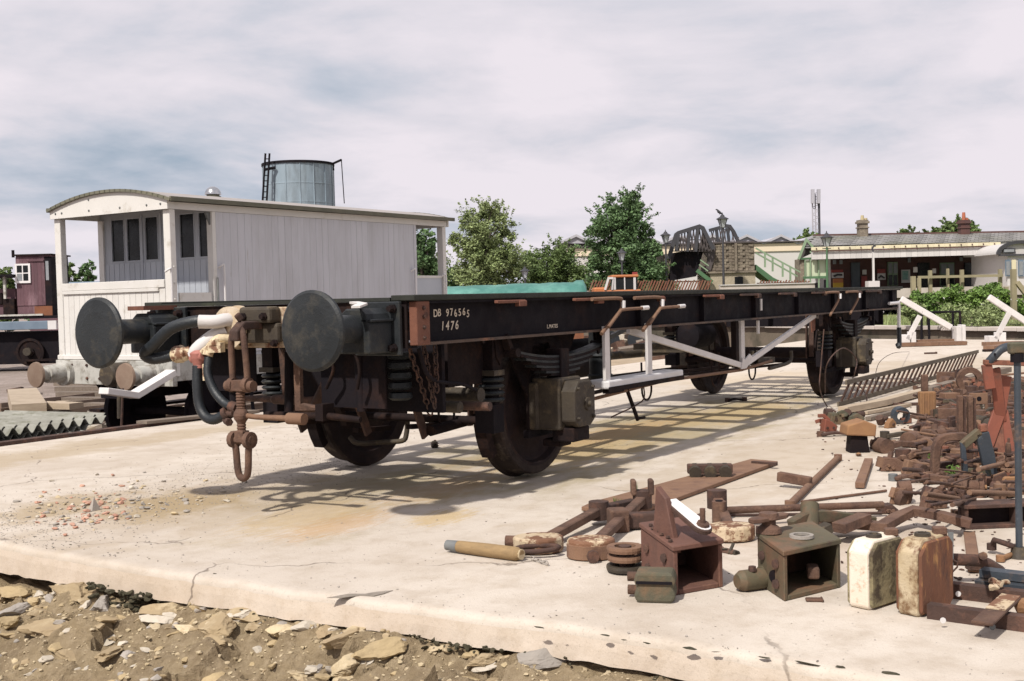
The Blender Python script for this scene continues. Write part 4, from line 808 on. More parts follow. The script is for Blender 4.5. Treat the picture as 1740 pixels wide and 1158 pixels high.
board(60, 688, 130, 690, -.35, .3, .1, m_tim, 'timber_plank', 'broad pale plank near the brown buffer of the white van', 'plank')
board(38, 672, 50, 700, -.30, .5, .25, m_tim, 'wooden_box', 'pale wooden box tipped beside the track at far left', 'box')
for k in range(5): board(95+k*3, 652+k*9, 195, 650+k*10, -.45-.03*k, .25, .1, m_sleeper, 'stacked_timber', '%s brown timber in the pile under the van buffers' % ('topmost', 'second', 'third', 'fourth', 'lowest')[k], 'timber')
for k in range(4): board(0, 690+k*9, 190, 668+k*12, -.52, .07, .1, m_rail, 'loose_rail', '%s loose rusty rail lying left of the van' % ('farthest', 'second farthest', 'third farthest', 'nearest')[k], 'rail')
board(60, 640, 130, 655, .0, .06, .5, m_black, 'dark_plate', 'dark steel plate leaning under the brown van buffer', 'plate') if False else None
mb = MB()
for i in range(1400):
    p = V(rnd.uniform(-2, 10), rnd.uniform(5, 12), -.78); r = rnd.uniform(.015, .05); mb.rock((p.x, p.y, -.78+r*.2), r, i, 0, (1.2, 1, .7))
kind(mb.build('ballast_stones', m_stonew), 'stuff')
for i in range(64):
    px = rnd.uniform(0, 300) if i % 2 else rnd.uniform(90, 330); py = rnd.uniform(655, 735); p = G(px, py, -.6); mb = MB(); s_ = rnd.uniform(.08, .22)
    mb.box((0, 0, s_*.2), (s_*rnd.uniform(1, 3), s_*.8, s_*.4), rnd.uniform(0, 3), rnd.uniform(-.3, .3), rnd.uniform(-.3, .3))
    lone('broken_block', mb, rnd.choice([m_tim, m_stonew, m_stoneg, m_sleeper, m_rustdk, m_rustdk]), 'chunk of timber or masonry debris beside the track %s' % ('at the left edge' if px < 90 else 'in front of the van headstock' if px < 200 else 'in the shade under the van'), 'debris', p, 'debris beside the left track')
# ================================================================= FAR THINGS
fh = V(fw.x, fw.y, 0).normalized(); rh = V(fh.y, -fh.x, 0)           # level axes across and along the view, for placing far buildings
def PL(px, py, D): d = ray(px, py); return C0 + d*(D/(d.x*fh.x+d.y*fh.y))
def hz(px): return 509-.0254*(px-870)
m_leafs = {}
def leafmat(name, c1, c2): return M(name, c1, c2, .8, .6, 0, 1, island=.45, spec=.25)
m_leafA = leafmat('pale_willow_leaf', (.23, .27, .12), (.16, .21, .08))
m_leafB = leafmat('mid_green_leaf', (.14, .19, .065), (.09, .14, .045))
m_leafC = leafmat('dark_green_leaf', (.085, .15, .06), (.12, .19, .08))
m_leafD = leafmat('bramble_leaf', (.14, .22, .05), (.085, .15, .035))
m_bark = M('grey_bark', (.11, .09, .07), (.07, .055, .045), 6, .9, .5, 20)
def leaves(mb, c, r, n, size, rnd, squash=1.0, up_bias=.3):
    c = V(c)
    for _ in range(n):
        d = V(rnd.gauss(0, 1), rnd.gauss(0, 1), rnd.gauss(0, 1)); d.normalize(); q = r*(rnd.random()**.45)
        p = c + V(d.x*q, d.y*q, d.z*q*squash)
        a = V(rnd.gauss(0, 1), rnd.gauss(0, 1), rnd.gauss(0, .6)).normalized(); nn = (d*.6+V(rnd.gauss(0, .7), rnd.gauss(0, .7), rnd.gauss(0, .7)+up_bias)).normalized()
        b = nn.cross(a)
        if b.length < .05: continue
        b.normalize(); s_ = size*rnd.uniform(.35, 1.6)
        mb.add([p-a*s_, p+b*s_*.45, p+a*s_, p-b*s_*.45], [(0, 1, 2, 3)])
def tree(name, label, base, px0, px1, D, ztop, zlow, m, seed, n=5200, size=.12, loose=.5, group=None, trunk=True, spiky=0):
    """crown spans px0..px1 at distance D, from zlow to ztop"""
    rnd = random.Random(seed); b = V(base[0], base[1], base[2]); hw = (px1-px0)/F*D/2
    t = thing(name, label, 'tree', b, 0, group)
    tk = MB(); H = ztop-b.z
    top = b + V(rnd.uniform(-.1, .1)*hw, rnd.uniform(-.1, .1)*hw, H*.8)
    tk.tube(spline([b, b.lerp(top, .35)+V(.08, .05, 0), b.lerp(top, .7)-V(.1, 0, 0), top], 5), [H*.028*(1-.85*i/15) for i in range(16)], 7)
    lim = []
    cl = []
    nl = 40
    for i in range(nl):
        f_ = i/nl; z = zlow + (ztop-zlow-hw*.28)*(.08+.92*f_); prof = max(.45, math.sqrt(max(0, 1-((f_-.45)/.68)**2)))
        a = i*2.4+rnd.random(); rr = hw*prof*rnd.uniform(.2, .82)
        c = V(b.x, b.y, 0) + V(math.cos(a)*rr, math.sin(a)*rr, z); cr = hw*rnd.uniform(.30, .46)*max(.7, prof)
        cl.append((c, cr)); s0 = b.lerp(top, max(.15, min(.95, (z-b.z)/H*.8))); s0 = V(s0.x, s0.y, min(s0.z, z-.1*H)); lim.append((s0, c))
    for s0, c in lim:
        tk.tube([s0, s0.lerp(c, .5)+V(0, 0, .04*H), c], [H*.010, H*.006, H*.002], 5)
    tk.build('trunk', m_bark, t)
    cm = MB(); tot = sum(cr**2 for _, cr in cl)
    for c, cr in cl:
        k = int(n*cr*cr/tot)
        subs = 7
        for q in range(subs):
            d = V(rnd.gauss(0, 1), rnd.gauss(0, 1), rnd.gauss(0, .9)).normalized()
            leaves(cm, c+d*cr*rnd.uniform(.25, .95), cr*rnd.uniform(.28, .5), k//subs, size, rnd, .9)
        if spiky:
            for q in range(spiky):
                d = V(rnd.gauss(0, .7), rnd.gauss(0, .7), rnd.uniform(.2, 1.2)).normalized()
                for e in range(8): leaves(cm, c+d*cr*(.8+.11*e), .05+.012*(8-e), 4, size*.9, rnd)
    cm.build('crown', m, t); return t
def gz(px, D, z): p = PL(px, hz(px), D); return V(p.x, p.y, z)
tree('willow_tree', 'pale feathery green tree rising beside the right end of the brake van', gz(828, 52, .1), 752, 896, 52, 5.95, .4, m_leafA, 1, 38000, .058, spiky=3)
tree('dark_leafy_tree', 'tall dark green tree left of the iron footbridge', gz(1062, 50, .1), 982, 1132, 50, 6.0, .5, m_leafC, 2, 38000, .066, spiky=4)
tree('small_dark_tree', 'small dark green tree seen through the far end platform of the brake van', gz(722, 48, .1), 690, 760, 48, 4.3, .3, m_leafC, 3, 12000, .08, spiky=2)
tree('hawthorn_tree', 'low bushy green tree between the pale willow and the dark tree', gz(940, 56, .1), 872, 1015, 56, 4.05, .3, m_leafB, 4, 30000, .06, spiky=3)
tree('bushy_tree', 'green tree just behind the white lamp lantern near the footbridge', gz(1108, 54, .1), 1080, 1135, 54, 3.9, .3, m_leafC, 9, 9000, .08, spiky=1)
for i, (px, w_, yt, m, lb) in enumerate(((12, 46, 450, m_leafB, 'green tree top at the very left edge behind the purple hut'), (62, 50, 432, m_leafC, 'dark green tree top showing just above the purple hut'), (118, 40, 443, m_leafB, 'small green tree framed by the left opening of the van platform'), (152, 36, 440, m_leafC, 'round green tree next to the van cabin post'))):
    D = 75; tree('distant_tree', lb, gz(px, D, -.5), px-w_/2, px+w_/2, D, 1.25+(hz(px)-yt)/F*D, -.2, m, 20+i, 5000, .12, group='trees behind the brake van')
for i, (px, w_, yt, lb) in enumerate(((1545, 60, 388, 'low green tree top over the station roof nearer the left chimney'), (1590, 70, 386, 'green tree top over the middle of the station roof'), (1628, 70, 368, 'tallest tree top behind the right station chimney'), (1652, 48, 378, 'tree top just right of the right station chimney'), (1372, 60, 393, 'dim green tree top beyond the shed roofs by the mast'))):
    D = 92; tree('distant_tree', lb, gz(px, D, .1), px-w_/2, px+w_/2, D, 1.25+(hz(px)-yt)/F*D, 2.6, m_leafB, 40+i, 5000, .13, group='trees behind the station', spiky=2)
for i, (px, w_, yt, m) in enumerate(((735, 90, 440, m_leafC), (800, 120, 425, m_leafA), (875, 100, 430, m_leafB), (925, 110, 425, m_leafB), (985, 100, 428, m_leafC), (1090, 110, 436, m_leafC))):
    D = 57; c = gz(px, D, 0); t = thing('hedge_bush', ('dark hedge bush framed by the far platform opening of the van', 'pale hedge bush under the feathery willow', 'hedge bush under the right side of the feathery willow', 'hedge bush under the hawthorn', 'dark hedge bush left of the foot of the tall dark tree', 'dark hedge bush right of the foot of the tall dark tree')[i], 'bush', (c.x, c.y, .1)); cm = MB(); rnd = random.Random(300+i); zt_ = 1.25+(hz(px)-yt)/F*D
    for q in range(26):
        x = rnd.uniform(-.5, .5)*w_/F*D; zz_ = rnd.uniform(.3, zt_)-abs(x)*.35; leaves(cm, c+rh*x+fh*rnd.uniform(-.6, .6)+V(0, 0, zz_), rnd.uniform(.35, .6), 230, .075, rnd)
    cm.build('foliage', m, t); mb = MB(); mb.tube([V(c.x, c.y, .1), V(c.x+.1, c.y, 1.5)], .06, 6); mb.build('stem', m_bark, t)
# purple hut on a flat wagon, far left
m_maroon = M('faded_maroon_boards', (.125, .06, .072), (.085, .042, .052), 2, .75, .2, 20, second=((.24, .15, .17), .62, 3, .1), stretch=(1, 1, .3))
m_blueg = M('blue_grey_paint', (.16, .21, .27), (.11, .15, .20), 2, .6, .2, 20)
m_brownw = M('orange_brown_panel', (.20, .075, .03), (.14, .05, .025), 4, .8, .3, 20)
D = 40; s_ = F/D
fx = lambda px, py, dd_=0: PL(px, py, D+dd_)
hw = thing('hut_wagon', 'flat wagon with blue grey frame beam carrying the maroon hut at far left', 'wagon', gz(30, D, -.8))
def wb(name, x0, x1, z0, z1, d0, d1, m, par, bev=0, px=30):
    o = gz(px, D, 0); mb = MB(); a = [o+rh*x+fh*d+V(0, 0, z) for z in (z0, z1) for x, d in ((x0, d0), (x1, d0), (x1, d1), (x0, d1))]
    mb.add(a, [(3, 2, 1, 0), (4, 5, 6, 7), (0, 1, 5, 4), (1, 2, 6, 5), (2, 3, 7, 6), (3, 0, 4, 7)]); return mb.build(name, m, par, bev=bev)
wb('deck', -2.5, 1.5, 1.0, 1.1, -.1, 2.4, m_black, hw); wb('frame_beam', -2.5, 1.05, .63, .92, -.12, 0, m_blueg, hw, .02); wb('beam_end', 1.06, 1.35, .62, .92, -.14, 0, m_whiteclean, hw); wb('top_strip', -2.5, .9, 1.1, 1.16, -.14, -.05, m_dirtyw, hw)
wb('lower_frame', -2.5, 1.5, -.55, .55, .2, 2, m_black, hw); wb('step', .2, 1.5, -.45, -.38, -.2, .1, m_blackrust, hw)
for x in (.35, -1.8):
    mb = MB(); mb.lathe(gz(30, D, -.15)+rh*x+fh*.1, fh*-1, [(0, .48), (.08, .48), (.09, .40), (.05, .36), (.05, .16), (.12, .15)], 20); wq = mb.build('wheel', m_blackrust, hw); mb = MB(); c = gz(30, D, -.12)+rh*x-fh*.12; mb.cyl(c, c-fh*.12, .14, n=10); mb.build('axlebox', m_khaki, wq)
hut = thing('maroon_hut', 'maroon boarded hut with white four pane window on the wagon at far left', 'hut', gz(30, D, 1.1))
wb('wall', 0, 1.18, 1.1, 3.15, .02, 1.6, m_maroon, hut); wb('dark_side', .98, 1.2, 1.1, 3.1, -.004, 1.55, m_black, hut); wb('skirt', .6, 1.2, 1.1, 1.42, -.05, .0, m_brownw, hut)
for i in range(8): wb('board', .0+.122*i, .118+.122*i, 1.45, 3.1, -.002, .018, m_maroon, hut)
wb('eave', -.05, 1.25, 3.15, 3.2, -.08, 1.7, m_blackrust, hut); wb('lintel', .4, .95, 2.95, 3.0, -.04, .0, m_maroon, hut)
wf = wb('window_frame', -.02, .5, 2.22, 2.88, -.05, -.004, m_whiteclean, hut); 
for i in (0, 1):
    for j in (0, 1): wb('pane', .05+.21*i, .22+.21*i, 2.30+.28*j, 2.54+.28*j, -.056, -.051, m_glass if (i+j) % 3 else m_curt, wf)
wb('side_window', 1.02, 1.12, 2.3, 2.95, -.02, -.005, m_curt, hut)
mb = MB(); c = gz(30, D, 3.1)-rh*.08; mb.tube([c, c+V(0, 0, .25)], .05, 7); mb.build('stove_pipe', m_black, hut)
en = thing('engine_cabinet', 'dull purple machinery cabinet under a dark canopy beside the maroon hut', 'machinery', gz(30, D, 1.1))
wb('cabinet', -1.6, -.12, 1.1, 2.05, .2, 1.6, m_maroon, en, .03); wb('block', -.5, -.1, 1.1, 1.7, .0, .2, m_blackrust, en, .03); wb('canopy', -1.6, .0, 2.45, 2.52, -.3, 1.6, m_black, en); wb('canopy_post', -.42, -.34, 1.7, 2.45, -.1, 0, m_dirtyw, en); wb('flywheel_guard', -.8, -.55, 1.5, 1.9, .12, .2, m_blackrust, en, .04)
# long grey carriage roof seen through the van platform
D = 62
gc = thing('grey_carriage', 'long low grey roofed carriage seen through the open van platform', 'carriage', gz(150, D, -.7))
wb('body', -2.5, 3, -.2, 2.05, 0, 2.6, m_maroon, gc, px=130); wb('roof', -2.5, 3.2, 2.35, 2.75, -.05, 2.6, m_blueg, gc, .12, px=130); wb('white_band', -.2, 3.2, 2.06, 2.34, -.03, 2.5, m_dirtyw, gc, px=130)
# water tank
D = 70; c = gz(514, D, 0)
wt = thing('water_tank', 'round galvanised water tank with ladder poles towering behind the brake van', 'water tank', (c.x, c.y, -.8))
m_galv = M('streaked_galvanised_steel', (.22, .28, .33), (.30, .37, .42), 1.2, .5, .15, 10, second=((.16, .19, .21), .55, 1.5, .1), stretch=(1, 1, .2))
r_ = 59/F*D; zt = 1.25+(hz(514)-284)/F*D
mb = MB(); mb.lathe((c.x, c.y, 6.6), (0, 0, 1), [(0, r_), (zt-6.6, r_)], 48); sh = mb.build('tank_shell', m_galv, wt)
mb = MB(); mb.lathe((c.x, c.y, zt-.02), (0, 0, 1), [(0, r_), (0, r_+.07), (.14, r_+.07), (.14, r_-.1)], 48); mb.build('rim', m_black, wt)
for k in range(16):
    a = k/16*6.283; p = V(c.x+math.cos(a)*(r_+.01), c.y+math.sin(a)*(r_+.01), 0); mb = MB(); mb.bar(p+V(0, 0, 6.6), p+V(0, 0, zt), .05, .03); mb.build('seam', m_galv, sh)
for z in (7.2, 8.3): mb = MB(); mb.lathe((c.x, c.y, z), (0, 0, 1), [(0, r_), (0, r_+.015), (.06, r_+.015), (.06, r_)], 48); mb.build('band', m_galv, sh)
mb = MB(); mb.lathe((c.x, c.y, -.8), (0, 0, 1), [(0, r_*.8), (7.4, r_*.8)], 24); mb.build('tower', m_pwall, wt)
for q in (0, 7):
    a, b = PL(446+q, 345, D-2.2), PL(451+q, 261, D-2.2); a = a-(b-a)*1.2; mb = MB(); mb.tube([a, b], .06, 6); mb.build('ladder_pole', m_black, wt)
for k in range(9):
    a, b = PL(446, 345, D-2.2).lerp(PL(451, 261, D-2.2), k/9), PL(453, 345, D-2.2).lerp(PL(458, 261, D-2.2), k/9); mb = MB(); mb.tube([a, b], .03, 5); mb.build('rung', m_black, wt)
mb = MB(); mb.tube([PL(448, 289, D-2.2), PL(468, 285, D-2)], .09, 6); mb.build('bracket', m_black, wt)
a, b = PL(560, 281, D), PL(580, 272, D-.5); mb = MB(); mb.tube([a, b], .07, 6); mb.tube([b, PL(585, 346, D-.5)], .03, 5); mb.tube([PL(566, 281, D), PL(567, 290, D)], .05, 5); mb.build('float_arm', m_black, wt)
# green sheeted wagon
m_tarp = M('green_tarpaulin', (.035, .125, .105), (.045, .165, .14), 1.5, .55, .25, 3, second=((.14, .32, .27), .60, 1.1, .15), bdist=.08)
D = 36; tw = thing('sheeted_wagon', 'open wagon covered by a green tarpaulin in front of the trees', 'wagon', gz(880, D, -.7))
mb = MB(); v = []; nx, nyy = 44, 12
for i in range(nx+1):
    for j in range(nyy+1):
        u = i/nx; w_ = j/nyy; px = 745+252*u; o = gz(px, D+2.4*w_, 0); e = math.sin(math.pi*min(1, max(0, w_)))**.4
        zt_ = 1.25+(hz(px)-(492-10*u*0))/F*D
        ztop_ = 1.25+(hz(px)-(487-9*u-(3 if u > .93 else 0)+(12 if u > .985 else 0)))/F*D
        o.z = zt_-.6+(ztop_-zt_+.6)*e + .02*noise.noise(V(u*30, w_*4, 0)) + .03*noise.noise(V(u*9, w_*3, 3)); v.append(o)
mb.add(v, [(i*(nyy+1)+j, (i+1)*(nyy+1)+j, (i+1)*(nyy+1)+j+1, i*(nyy+1)+j+1) for i in range(nx) for j in range(nyy)], True); mb.build('tarpaulin', m_tarp, tw)
wb('body', -2.4, 2.0, -.1, 1.15, .05, 2.3, m_brownw, tw, px=880)
# iron footbridge
D = 50
fb = thing('footbridge', 'old iron lattice footbridge with stone towers and green stairs', 'footbridge', gz(1210, D, .1))
m_stonew2 = M('grey_brown_rubble_wall', (.19, .155, .12), (.13, .105, .08), 3, .9, .9, 6, second=((.27, .23, .17), .58, 5, .1), bdist=.05)
m_stonel = M('pale_stone_base', (.42, .36, .27), (.32, .27, .20), 3, .9, .8, 6, bdist=.05)
m_iron = M('grey_bridge_iron', (.032, .032, .038), (.05, .048, .055), 3, .7, .2, 20)
m_irond = M('rusty_lattice', (.085, .068, .065), (.055, .046, .048), 6, .8, .2, 20)
m_green = M('pale_green_paint', (.22, .30, .19), (.17, .24, .15), 3, .6, .1, 20)
m_greend = M('mid_green_paint', (.07, .15, .07), (.05, .11, .055), 3, .6, .1, 20)
def pbox(name, x0, x1, y0, y1, D_, dep, m, par, bev=0):
    """upright box whose front face spans those picture limits at distance D_"""
    o = gz(x0, D_, 0); w_ = (x1-x0)/F*D_; zt_ = 1.25+(hz((x0+x1)/2)-y0)/F*D_; zb = 1.25+(hz((x0+x1)/2)-y1)/F*D_
    a = [o+rh*x+fh*d+V(0, 0, z) for z in (zb, zt_) for x, d in ((0, 0), (w_, 0), (w_, dep), (0, dep))]
    mb = MB(); mb.add(a, [(3, 2, 1, 0), (4, 5, 6, 7), (0, 1, 5, 4), (1, 2, 6, 5), (2, 3, 7, 6), (3, 0, 4, 7)]); return mb.build(name, m, par, bev=bev)
pbox('stone_tower', 1207, 1283, 414, 464, D, 3.2, m_stonew2, fb); pbox('tower_base', 1207, 1284, 465, 520, D-.1, 3.4, m_stonel, fb); pbox('coping', 1205, 1283, 411.5, 414, D-.1, 3.4, m_irond, fb); pbox('string_course', 1204, 1286, 461.5, 464.5, D-.2, 3.5, m_stonew2, fb)
for r_ in range(9):                                                  # courses of rough blocks standing proud of the tower
    for c_ in range(8):
        x0 = 1208+c_*9.3+(4 if r_ % 2 else 0)
        if x0 > 1275: continue
        pbox('block', x0, x0+8.5, 415+r_*5.1, 419.6+r_*5.1, D-.03*((r_*3+c_) % 3)-.02, .2, m_stonew2, fb)
pbox('corner_strip', 1250, 1254, 414, 461, D-.16, .2, m_stonew2, fb)
w1 = pbox('arched_window', 1249, 1263, 471, 484, D-.14, .1, m_glass, fb); pbox('window_sill', 1247, 1265, 483.5, 486, D-.2, .2, m_stonew2, w1)
pbox('left_pier', 1129, 1146, 434, 500, D+.5, 2.5, m_stonew2, fb)
def strut(pts, D_, r, m, name='truss_bar', off=0, par=fb):
    P_ = [PL(x, y, D_) + fh*off for x, y in pts]; mb = MB(); mb.path(P_, r, r, fh) if len(P_) > 1 else None; return mb.build(name, m, par)
T1 = [(1136, 436), (1149, 400), (1190, 386), (1212, 418)]
strut([(1136, 440), (1149, 399), (1153, 396), (1188, 385), (1194, 388), (1212, 424)], D-.4, .16, m_iron, 'arch_chord')
strut([(1205, 392), (1234, 384), (1240, 385), (1247, 395), (1256, 414)], D+2, .14, m_iron, 'arch_chord')
def topy(x): return 440-(x-1136)*41/14 if x < 1150 else (400-(x-1150)*14/40 if x < 1190 else 387+(x-1190)*1.75)
for x in range(1148, 1208, 5):
    strut([(x, topy(x)+1), (x+6, 428)], D-.4, .045, m_irond, 'lattice_bar'); strut([(x+6, min(427, topy(x+6)+1)), (x, 428)], D-.4, .045, m_irond, 'lattice_bar')
for x in (1153, 1172, 1186): strut([(x, topy(x)), (x-4, 428)], D-.45, .12, m_iron, 'post')
for x in range(1208, 1252, 7):
    y = 391-(x-1208)*.25 if x < 1240 else 386+(x-1240)*1.7; strut([(x, y), (x+5, 413)], D+2, .045, m_irond, 'lattice_bar'); strut([(x+5, y), (x, 413)], D+2, .045, m_irond, 'lattice_bar')
for x in (1217, 1236): strut([(x, 388), (x+3, 413)], D+2, .12, m_iron, 'post')
for y in (408, 418, 427): strut([(1143, y), (1206, y)], D-.3, .04, m_irond, 'rail_bar')
mb = MB(); q = [PL(x, y, D) for x, y in ((1144, 430), (1192, 422), (1195, 428), (1183, 470), (1138, 478))]; mb.add(q + [p_+fh*1.8 for p_ in q], [(4, 3, 2, 1, 0), (5, 6, 7, 8, 9)] + [(i, (i+1) % 5, 5+(i+1) % 5, 5+i) for i in range(5)]); mb.build('stair_underside', m_black, fb)
mb = MB(); q = [PL(x, y, D-.1) for x, y in ((1190, 424), (1194, 392), (1216, 418), (1214, 440), (1206, 464), (1198, 462), (1204, 440))]; k = len(q); mb.add(q + [p_+fh*.1 for p_ in q], [tuple(range(k-1, -1, -1)), tuple(range(k, 2*k))] + [(i, (i+1) % k, k+(i+1) % k, k+i) for i in range(k)]); mb.build('curved_web', m_irond, fb)
strut([(1184, 460), (1210, 480)], D-.3, .16, m_greend, 'stair_string'); strut([(1190, 442), (1204, 452)], D-.3, .05, m_green, 'stair_rail'); strut([(1188, 450), (1203, 461)], D-.3, .05, m_green, 'stair_rail')
mb = MB(); q = [PL(x, y, D) for x, y in ((1285, 450), (1285, 460), (1308, 478), (1326, 478), (1314, 472))]; k = 5; mb.add(q + [p_+fh*1.6 for p_ in q], [tuple(range(k-1, -1, -1)), tuple(range(k, 2*k))] + [(i, (i+1) % k, k+(i+1) % k, k+i) for i in range(k)]); mb.build('stair_string', m_greend, fb)
for a, b in (((1284, 422), (1360, 463)), ((1284, 430), (1355, 470))): strut([a, b], D-.1, .06, m_green, 'stair_rail')
for x in (1300, 1313, 1330, 1343): strut([(x, 422+(x-1284)*.54), (x, 422+(x-1284)*.54+24)], D-.1, .07, m_green, 'stair_post')
# white industrial shed with a row of gabled bays
D = 84; sh = thing('white_shed', 'long white industrial shed with a row of low gabled roofs behind the footbridge', 'shed', gz(1200, D, 0))
m_shedw = M('white_shed_sheet', (.56, .54, .52), (.50, .47, .46), .3, .6, .05, 2); m_shedr = M('pale_shed_roof', (.34, .33, .37), (.40, .39, .42), .4, .7, .1, 3)
pbox('wall', 965, 1480, 414.5, 500, D, 20, m_shedw, sh); pbox('cream_band', 965, 1480, 417, 430, D-.1, .1, M('cream_band_paint', (.62, .52, .40), (.6, .5, .38), 1, .7, 0), sh); pbox('gutter', 965, 1480, 413.2, 415, D-.3, .3, m_irond, sh)
for i in range(9):
    x0 = 956+i*58-6; q = [PL(x0, 414, D), PL(x0+29, 401, D), PL(x0+58, 414, D)]; mb = MB(); mb.add(q + [p_+fh*18 for p_ in q], [(2, 1, 0), (3, 4, 5), (0, 1, 4, 3), (1, 2, 5, 4)]); mb.build('gable_roof', m_shedr, sh)
    strut([(x0, 414), (x0+29, 400.5), (x0+58, 414)], D-.1, .16, m_shedr, 'barge_board', par=sh)
for i in range(4):
    x0 = 1655+i*46; q = [PL(x0, 404, D+20), PL(x0+20, 394, D+20), PL(x0+46, 404, D+20)]; mb = MB(); mb.add(q + [p_+fh*8 for p_ in q], [(2, 1, 0), (3, 4, 5), (0, 1, 4, 3), (1, 2, 5, 4)]); mb.build('far_gable_roof', m_shedr, sh)
# radio mast
D = 120; ms = thing('radio_mast', 'slim lattice radio mast beyond the sheds', 'mast', gz(1386, D, 0))
for x in (1380, 1385, 1391): strut([(x, 323 if x != 1385 else 330), (x+1.5, 400)], D, .12 if x < 1391 else .2, m_shedr if x < 1391 else m_iron, 'mast_leg', par=ms)
for k in range(14): strut([(1380 if k % 2 else 1391, 326+k*5.5), (1391 if k % 2 else 1380, 331+k*5.5)], D, .07, m_shedr, 'mast_brace', par=ms)
for x in (1381, 1391): strut([(x, 322), (x, 346)], D-.3, .32, m_shedr, 'antenna', par=ms)
# ---------------------------------------------------------------- the station
D = 55
stn = thing('station_building', 'low station building with slate roof, cream canopy valance and brick chimneys', 'station building', gz(1540, D, .2))
m_slate = M('grey_slate', (.20, .195, .195), (.25, .24, .235), 1.2, .75, .3, 6, second=((.27, .25, .23), .62, 1.6, .1), third=((.13, .13, .08), .62, .8, .15))
m_cream2 = M('cream_valance_paint', (.66, .60, .42), (.60, .53, .36), 1, .6, .05, 10)
m_redbrick = M('dull_red_brick', (.11, .05, .042), (.075, .035, .03), 2, .85, .4, 8, second=((.07, .04, .04), .6, 3, .1))
m_pot = M('terracotta', (.42, .13, .07), (.35, .11, .06), 5, .8, .1, 20)
m_potc = M('cream_pot', (.50, .42, .25), (.42, .34, .2), 5, .8, .1, 20)
m_doorb = M('slate_blue_door', (.045, .06, .075), (.035, .045, .06), 2, .5, .05, 10)
def quad3(name, pts, m, par, th=.06):
    q = [PL(x, y, d) for x, y, d in pts]; k = len(q); mb = MB(); mb.add([p_ for p_ in q] + [p_-V(0, 0, th) for p_ in q], [tuple(range(k)), tuple(range(2*k-1, k-1, -1))] + [(i, k+i, k+(i+1) % k, (i+1) % k) for i in range(k)]); return mb.build(name, m, par)
# roof slopes built as courses of slates
ridge = ((1382, 401.5), (1760, 395)); eave = ((1366, 419), (1760, 410.5))
DE, DR = D-1.0, D+3.2
nC, nS = 9, 60
def rp(u, v): a = PL(eave[0][0]+(eave[1][0]-eave[0][0])*u, eave[0][1]+(eave[1][1]-eave[0][1])*u, DE); b = PL(ridge[0][0]+(ridge[1][0]-ridge[0][0])*u, ridge[0][1]+(ridge[1][1]-ridge[0][1])*u, DR); return a.lerp(b, v)
quad3('roof', [(eave[0][0], eave[0][1]+1, DE), (eave[1][0], eave[1][1]+1, DE), (ridge[1][0], ridge[1][1]+1, DR), (ridge[0][0], ridge[0][1]+1, DR)], m_slate, stn)
rf = [o for o in col.objects if o.name == 'roof' and o.parent == stn] or [None]
for r_ in range(nC):
    for k in range(30):
        u0, u1 = (k+(r_ % 2)*.5)/30, (k+1+(r_ % 2)*.5)/30; u1 = min(u1, 1)
        if u0 >= 1: continue
        v0, v1 = r_/nC, (r_+1.08)/nC; v1 = min(1, v1); q = [rp(u0+.0008, v0), rp(u1-.0008, v0), rp(u1-.0008, v1), rp(u0+.0008, v1)]; l_ = .014+.006*((k*7+r_*3) % 3); q = [q[0]+V(0, 0, l_+.02), q[1]+V(0, 0, l_+.02), q[2]+V(0, 0, .012), q[3]+V(0, 0, .012)]
        mb = MB(); mb.add(q + [p_-V(0, 0, .02) for p_ in q], [(0, 1, 2, 3), (7, 6, 5, 4), (0, 4, 5, 1), (1, 5, 6, 2), (3, 2, 6, 7), (0, 3, 7, 4)]); mb.build('slate_panel', m_slate, stn)
quad3('back_slope', [(ridge[0][0], ridge[0][1], DR), (ridge[1][0], ridge[1][1], DR), (1790, 412, DR+4), (1395, 420, DR+4)], m_slate, stn)
mb = MB(); mb.bar(PL(*ridge[0], DR)+V(0, 0, .03), PL(*ridge[1], DR)+V(0, 0, .03), .3, .1); mb.build('ridge_tile_line', m_redbrick, stn)
# left gable
mb = MB(); q = [PL(x, y, DE+.3) for x, y in ((1358, 441), (1370, 409), (1386, 428))]; mb.add(q+[p_+fh*.3 for p_ in q], [(2, 1, 0), (3, 4, 5), (0, 1, 4, 3), (1, 2, 5, 4), (2, 0, 3, 5)]); mb.build('gable_end', m_irond, stn)
strut([(1357, 441), (1370, 407.5), (1387, 428)], DE, .1, m_green, 'barge_board', par=stn); pbox('gable_pier', 1360, 1369, 441, 500, DE+.1, 1, m_stonew2, stn)
# valance and canopy
for i in range(34):
    x0 = 1380+i*9.45; sl = -.0270*(x0-1380)
    pbox('valance_board', x0, x0+9.2, 428.5+sl, 441.5+sl, DE-.35, .06, m_shedw, stn)
for i in range(17):
    x0 = 1380+i*18.9; sl = -.0270*(x0-1380)
    pbox('fascia_board', x0, x0+18.7, 420.5+sl, 426+sl, DE-.40, .08, m_cream2, stn); pbox('fascia_bracket', x0+8, x0+9.5, 422+sl, 424.5+sl, DE-.45, .05, m_redbrick, stn)
strut([(1380, 427.3), (1702, 418.6)], DE-.42, .05, m_redbrick, 'moulding', par=stn)
quad3('canopy', [(1376, 427, DE-.3), (1704, 418, DE-.3), (1730, 428, D+3), (1400, 434, D+3)], m_green, stn, .08)
pbox('brick_wall', 1412, 1760, 436, 520, D+2.6, 6, m_redbrick, stn)
DW = D+2.5
dr = pbox('blue_door', 1447, 1462, 447, 490, DW, .1, m_doorb, stn)
